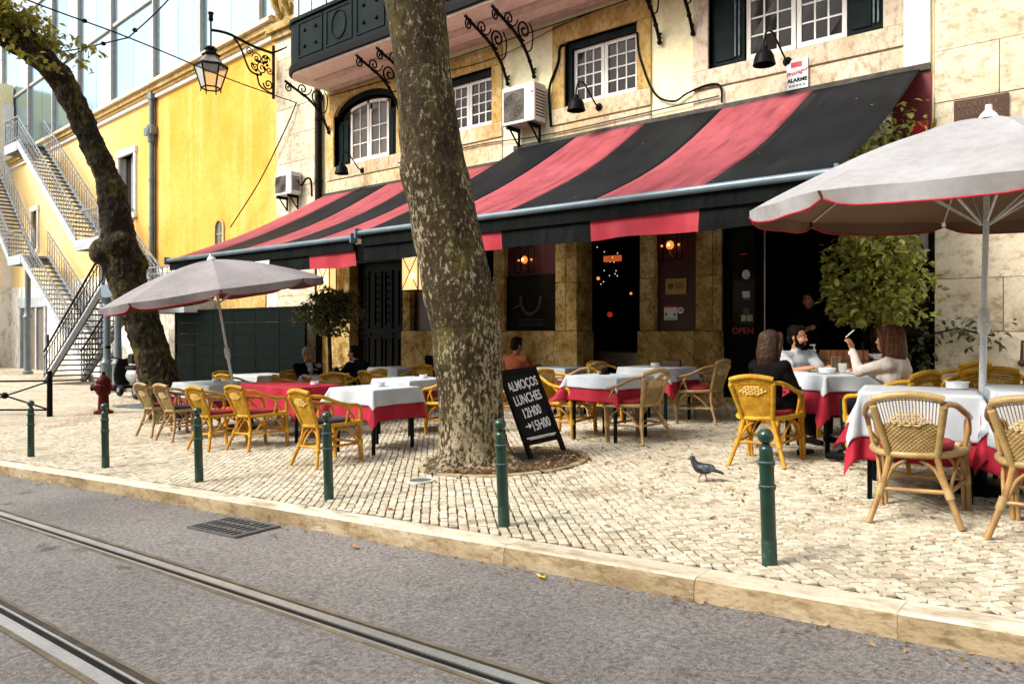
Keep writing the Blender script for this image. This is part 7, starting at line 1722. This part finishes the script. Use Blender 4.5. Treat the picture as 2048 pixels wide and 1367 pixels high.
    hb_ = fuse(q, 'hair', HAIR[hair], .0075, 2, t, disp=lambda c: c+Vector((noise.noise(c*45), noise.noise(c*45+Vector((3, 0, 0))), noise.noise(c*20)))*.005)
    if style == 'bob':      # separate locks over the cap
        r_ = random.Random(len(label)); q = MB()
        for i in range(330):
            a = r_.uniform(PI*.86, PI*2.14); u_ = r_.uniform(.0, .9); ln = r_.uniform(-.30, -.22) if female else -.2
            cx_, cy_ = cos(a), sin(a); k_ = 1.06+r_.uniform(-.02, .05); w_ = r_.uniform(-.1, .1)
            q.tube(bez([hp_((.02*cx_, -.02+.02*cy_, .142)), hp_((.072*cx_*k_, -.02+.085*cy_*k_, .105)), hp_((.088*cx_*k_, -.02+.104*cy_*k_, .03)), hp_((.093*cx_*k_+.012*w_, -.02+.108*cy_*k_, -.08)), hp_((.091*cx_*k_+.03*w_, -.022+.104*cy_*k_, (ln-.08)*.62)), hp_((.088*cx_*k_+.06*w_, -.02+.094*cy_*k_, ln*.93))], 2), [.0055, .006, .006, .006, .006, .006, .0055, .005, .004, .003, .002], 4)
        q.build('hair_locks', HAIR[hair], hb_, smooth=180)
    if beard:
        q = MB(); q.ball(hp_((0, .030, -.075)), 1, 14, 9, (.060, .063, .045)); q.tube([hp_((-.036, .074, -.052)), hp_((0, .095, -.046)), hp_((.036, .074, -.052))], [.010, .011, .010], 7)
        for s in (-1, 1): q.tube([hp_((s*.066, .005, -.01)), hp_((s*.058, .03, -.06))], [.014, .022], 8)
        fuse(q, 'beard', HAIR[beard], .007, 2, t)
    if glasses:
        q = MB()
        for s in (-1, 1): q.tube([hp_((s*.033+.022*cos(a), .094, .002+.016*sin(a))) for a in [2*PI*i/12 for i in range(13)]], .002, 5, cap=False); q.tube([hp_((s*.056, .09, .006)), hp_((s*.08, -.005, .006))], .002, 5)
        q.build('glasses', M['iron'], t)
    return t, hp_, W_
FW = (0, 1, 0); UPV = (0, 0, 1)
c_black = clothmat('black_jacket', (.014, .013, .013)); c_grey = clothmat('pale_grey_tee', (.46, .49, .52)); c_white = clothmat('white_sweater', (.66, .60, .55)); c_navy = clothmat('navy_suit', (.010, .014, .024)); c_rust = clothmat('rust_shirt', (.20, .05, .018)); c_jean = clothmat('dark_trousers', (.02, .022, .028)); c_blue = clothmat('pale_blue_shirt', (.42, .52, .62))
# woman in black seen from behind
t, hp_, W = person('woman with long brown hair in a black jacket seen from behind, legs crossed', (-2.60, 6.95), -8, 'warm', c_black, c_jean, 'brown', 'bob', (((-.12, .30, .64), (.5, .8, 0), UPV), ((.14, .30, .66), (-.5, .8, 0), UPV)), lean=.05, look=(-.55, 0), female=True,
    legs=(((-.22, .42, .54), (-.52, .55, .16)), ((.05, .46, .60), (.1, .45, .08))), topname='jacket')
q = MB(); q.ball(hp_((-.10, -.05, -.205)), .022, 8, 6, (1.3, 1, .7)); q.build('collar_tag', M['ceramic'], t)
# bearded man in a grey tee
person('bearded dark haired man in a pale grey T-shirt', (-2.88, 8.40), -122, 'warm', c_grey, c_jean, 'black', 'short', (((-.10, .46, .80), (.55, .8, -.1), UPV), ((.14, .48, .80), (-.7, .7, 0), UPV)), lean=.10, look=(.45, -.05), sleeve='short', beard='black')
# woman in white, smoking
t, hp_, W = person('woman with auburn hair in a white sweater holding a cigarette', (-1.52, 7.16), 80, 'warm', c_white, c_jean, 'auburn', 'bob', (((-.06, .40, .99), (-.05, .25, 1), (-.3, -1, .2), (-.35, .3, -1)), ((.16, .36, .80), (-.6, .75, 0), UPV)), lean=.14, look=(.12, .02), female=True, curls=(.75, .5), topname='sweater')
wv = W[0]; q = MB(); q.tube([wv+Vector((-.018, .05, .118)), wv+Vector((-.006, -.02, .185))], .0058, 8); o_ = q.build('cigarette', M['ceramic'], None, smooth=40)
o_.location = t.location; o_.rotation_euler = t.rotation_euler; o_.location = t.location; tag(o_, 'white cigarette held up by the woman in the white sweater', 'cigarette')
q = MB(); q.tube([wv+Vector((0, 0, -.035)), wv+Vector((0, 0, -.008))], .034, 14); q.build('cuff_bracelet', M['ceramic'], t, smooth=50)
# two men in suits
t, hp_, W = person('grey haired man with glasses in a dark suit over an open pale blue shirt', (-11.0, 7.76), -96, 'tan', c_navy, c_jean, 'grey', 'short', (((-.06, .33, .93), (.6, .5, .3), UPV), ((.12, .36, .86), (-.6, .6, .2), UPV)), lean=.06, look=(-.05, 0), glasses=True, topname='suit_jacket', vox=.01)
q = MB(); q.tube([(0, .10, .965), (0, .150, .90), (0, .172, .80), (0, .165, .70)], [.062, .055, .04, .012], 10, flat=.5); q.build('shirt_front', c_blue, t)
for s_, wv in zip((-1, 1), W): q = MB(); q.ball(wv, .044, 12, 8, (1, 1, .9)); q.build('shirt_cuff', c_blue, t, smooth=180)
t, hp_, W = person('dark haired man in a dark suit leaning over the table, back half turned', (-9.80, 8.02), 98, 'warm', c_navy, c_jean, 'black', 'short', (((-.10, .50, .84), (.4, .9, 0), UPV), ((.12, .52, .84), (-.3, .9, 0), UPV)), lean=.30, look=(.15, .1), topname='suit_jacket', vox=.01)
q = MB(); a_ = hp_((0, -.015, -.135)); q.tube([a_+Vector((.062*cos(x_), .066*sin(x_), .012*sin(x_))) for x_ in [2*PI*i/16 for i in range(17)]], .012, 6, cap=False); q.build('shirt_collar', M['ceramic'], t, smooth=60)
for wv in W: q = MB(); q.ball(wv, .042, 12, 8, (1, 1, .9)); q.build('shirt_cuff', M['ceramic'], t, smooth=180)
person('dark dressed person half hidden behind the left side of the trunk', (-9.66, 9.62), 20, 'warm', c_navy, c_jean, 'black', 'short', (((-.16, .36, .80), FW, UPV), ((.16, .36, .80), FW, UPV)), vox=.012)
person('person in a rust brown shirt seen from behind by the plinth', (-7.36, 8.98), 2, 'dark', c_rust, c_jean, 'black', 'short', (((-.16, .40, .80), FW, UPV), ((.16, .40, .80), FW, UPV)), lean=.12, look=(-.15, -.2), vox=.012)
# waiter in the dark entrance
person('waiter in dark clothes standing in the dark entrance with folded arms', (-3.82, 11.9), 165, 'tan', c_black, c_jean, 'black', 'short', (((.05, .30, 1.12), (1, .2, .1), FW, (-1, 0, -.4)), ((-.02, .32, 1.10), (-1, .2, .1), FW, (1, 0, -.4))), look=(.3, .2), sleeve='short', stand=True,
    legs=(((-.10, .02, .50), (-.11, -.01, .08)), ((.10, .03, .50), (.11, .0, .08))), vox=.011)
# shared bread plate by the two men
zz = tz(-10.42, 7.85); t = thing('bread_basket', 'small basket of bread rolls between the two men', 'bread basket', (-10.35, 7.9, zz)); q = MB(); q.lathe([(.07, 0), (.10, .05), (.095, .05), (.065, .01), (.001, .01)], 16); q.build('basket', M['wood_box'], t, smooth=40)
for k_ in range(4): q = MB(); q.ball((.045*cos(k_*1.6), .045*sin(k_*1.6), .06), .042, 10, 7, (1.2, .9, .75)); q.build('bread_roll', M['leaf_orange'], t, smooth=180)
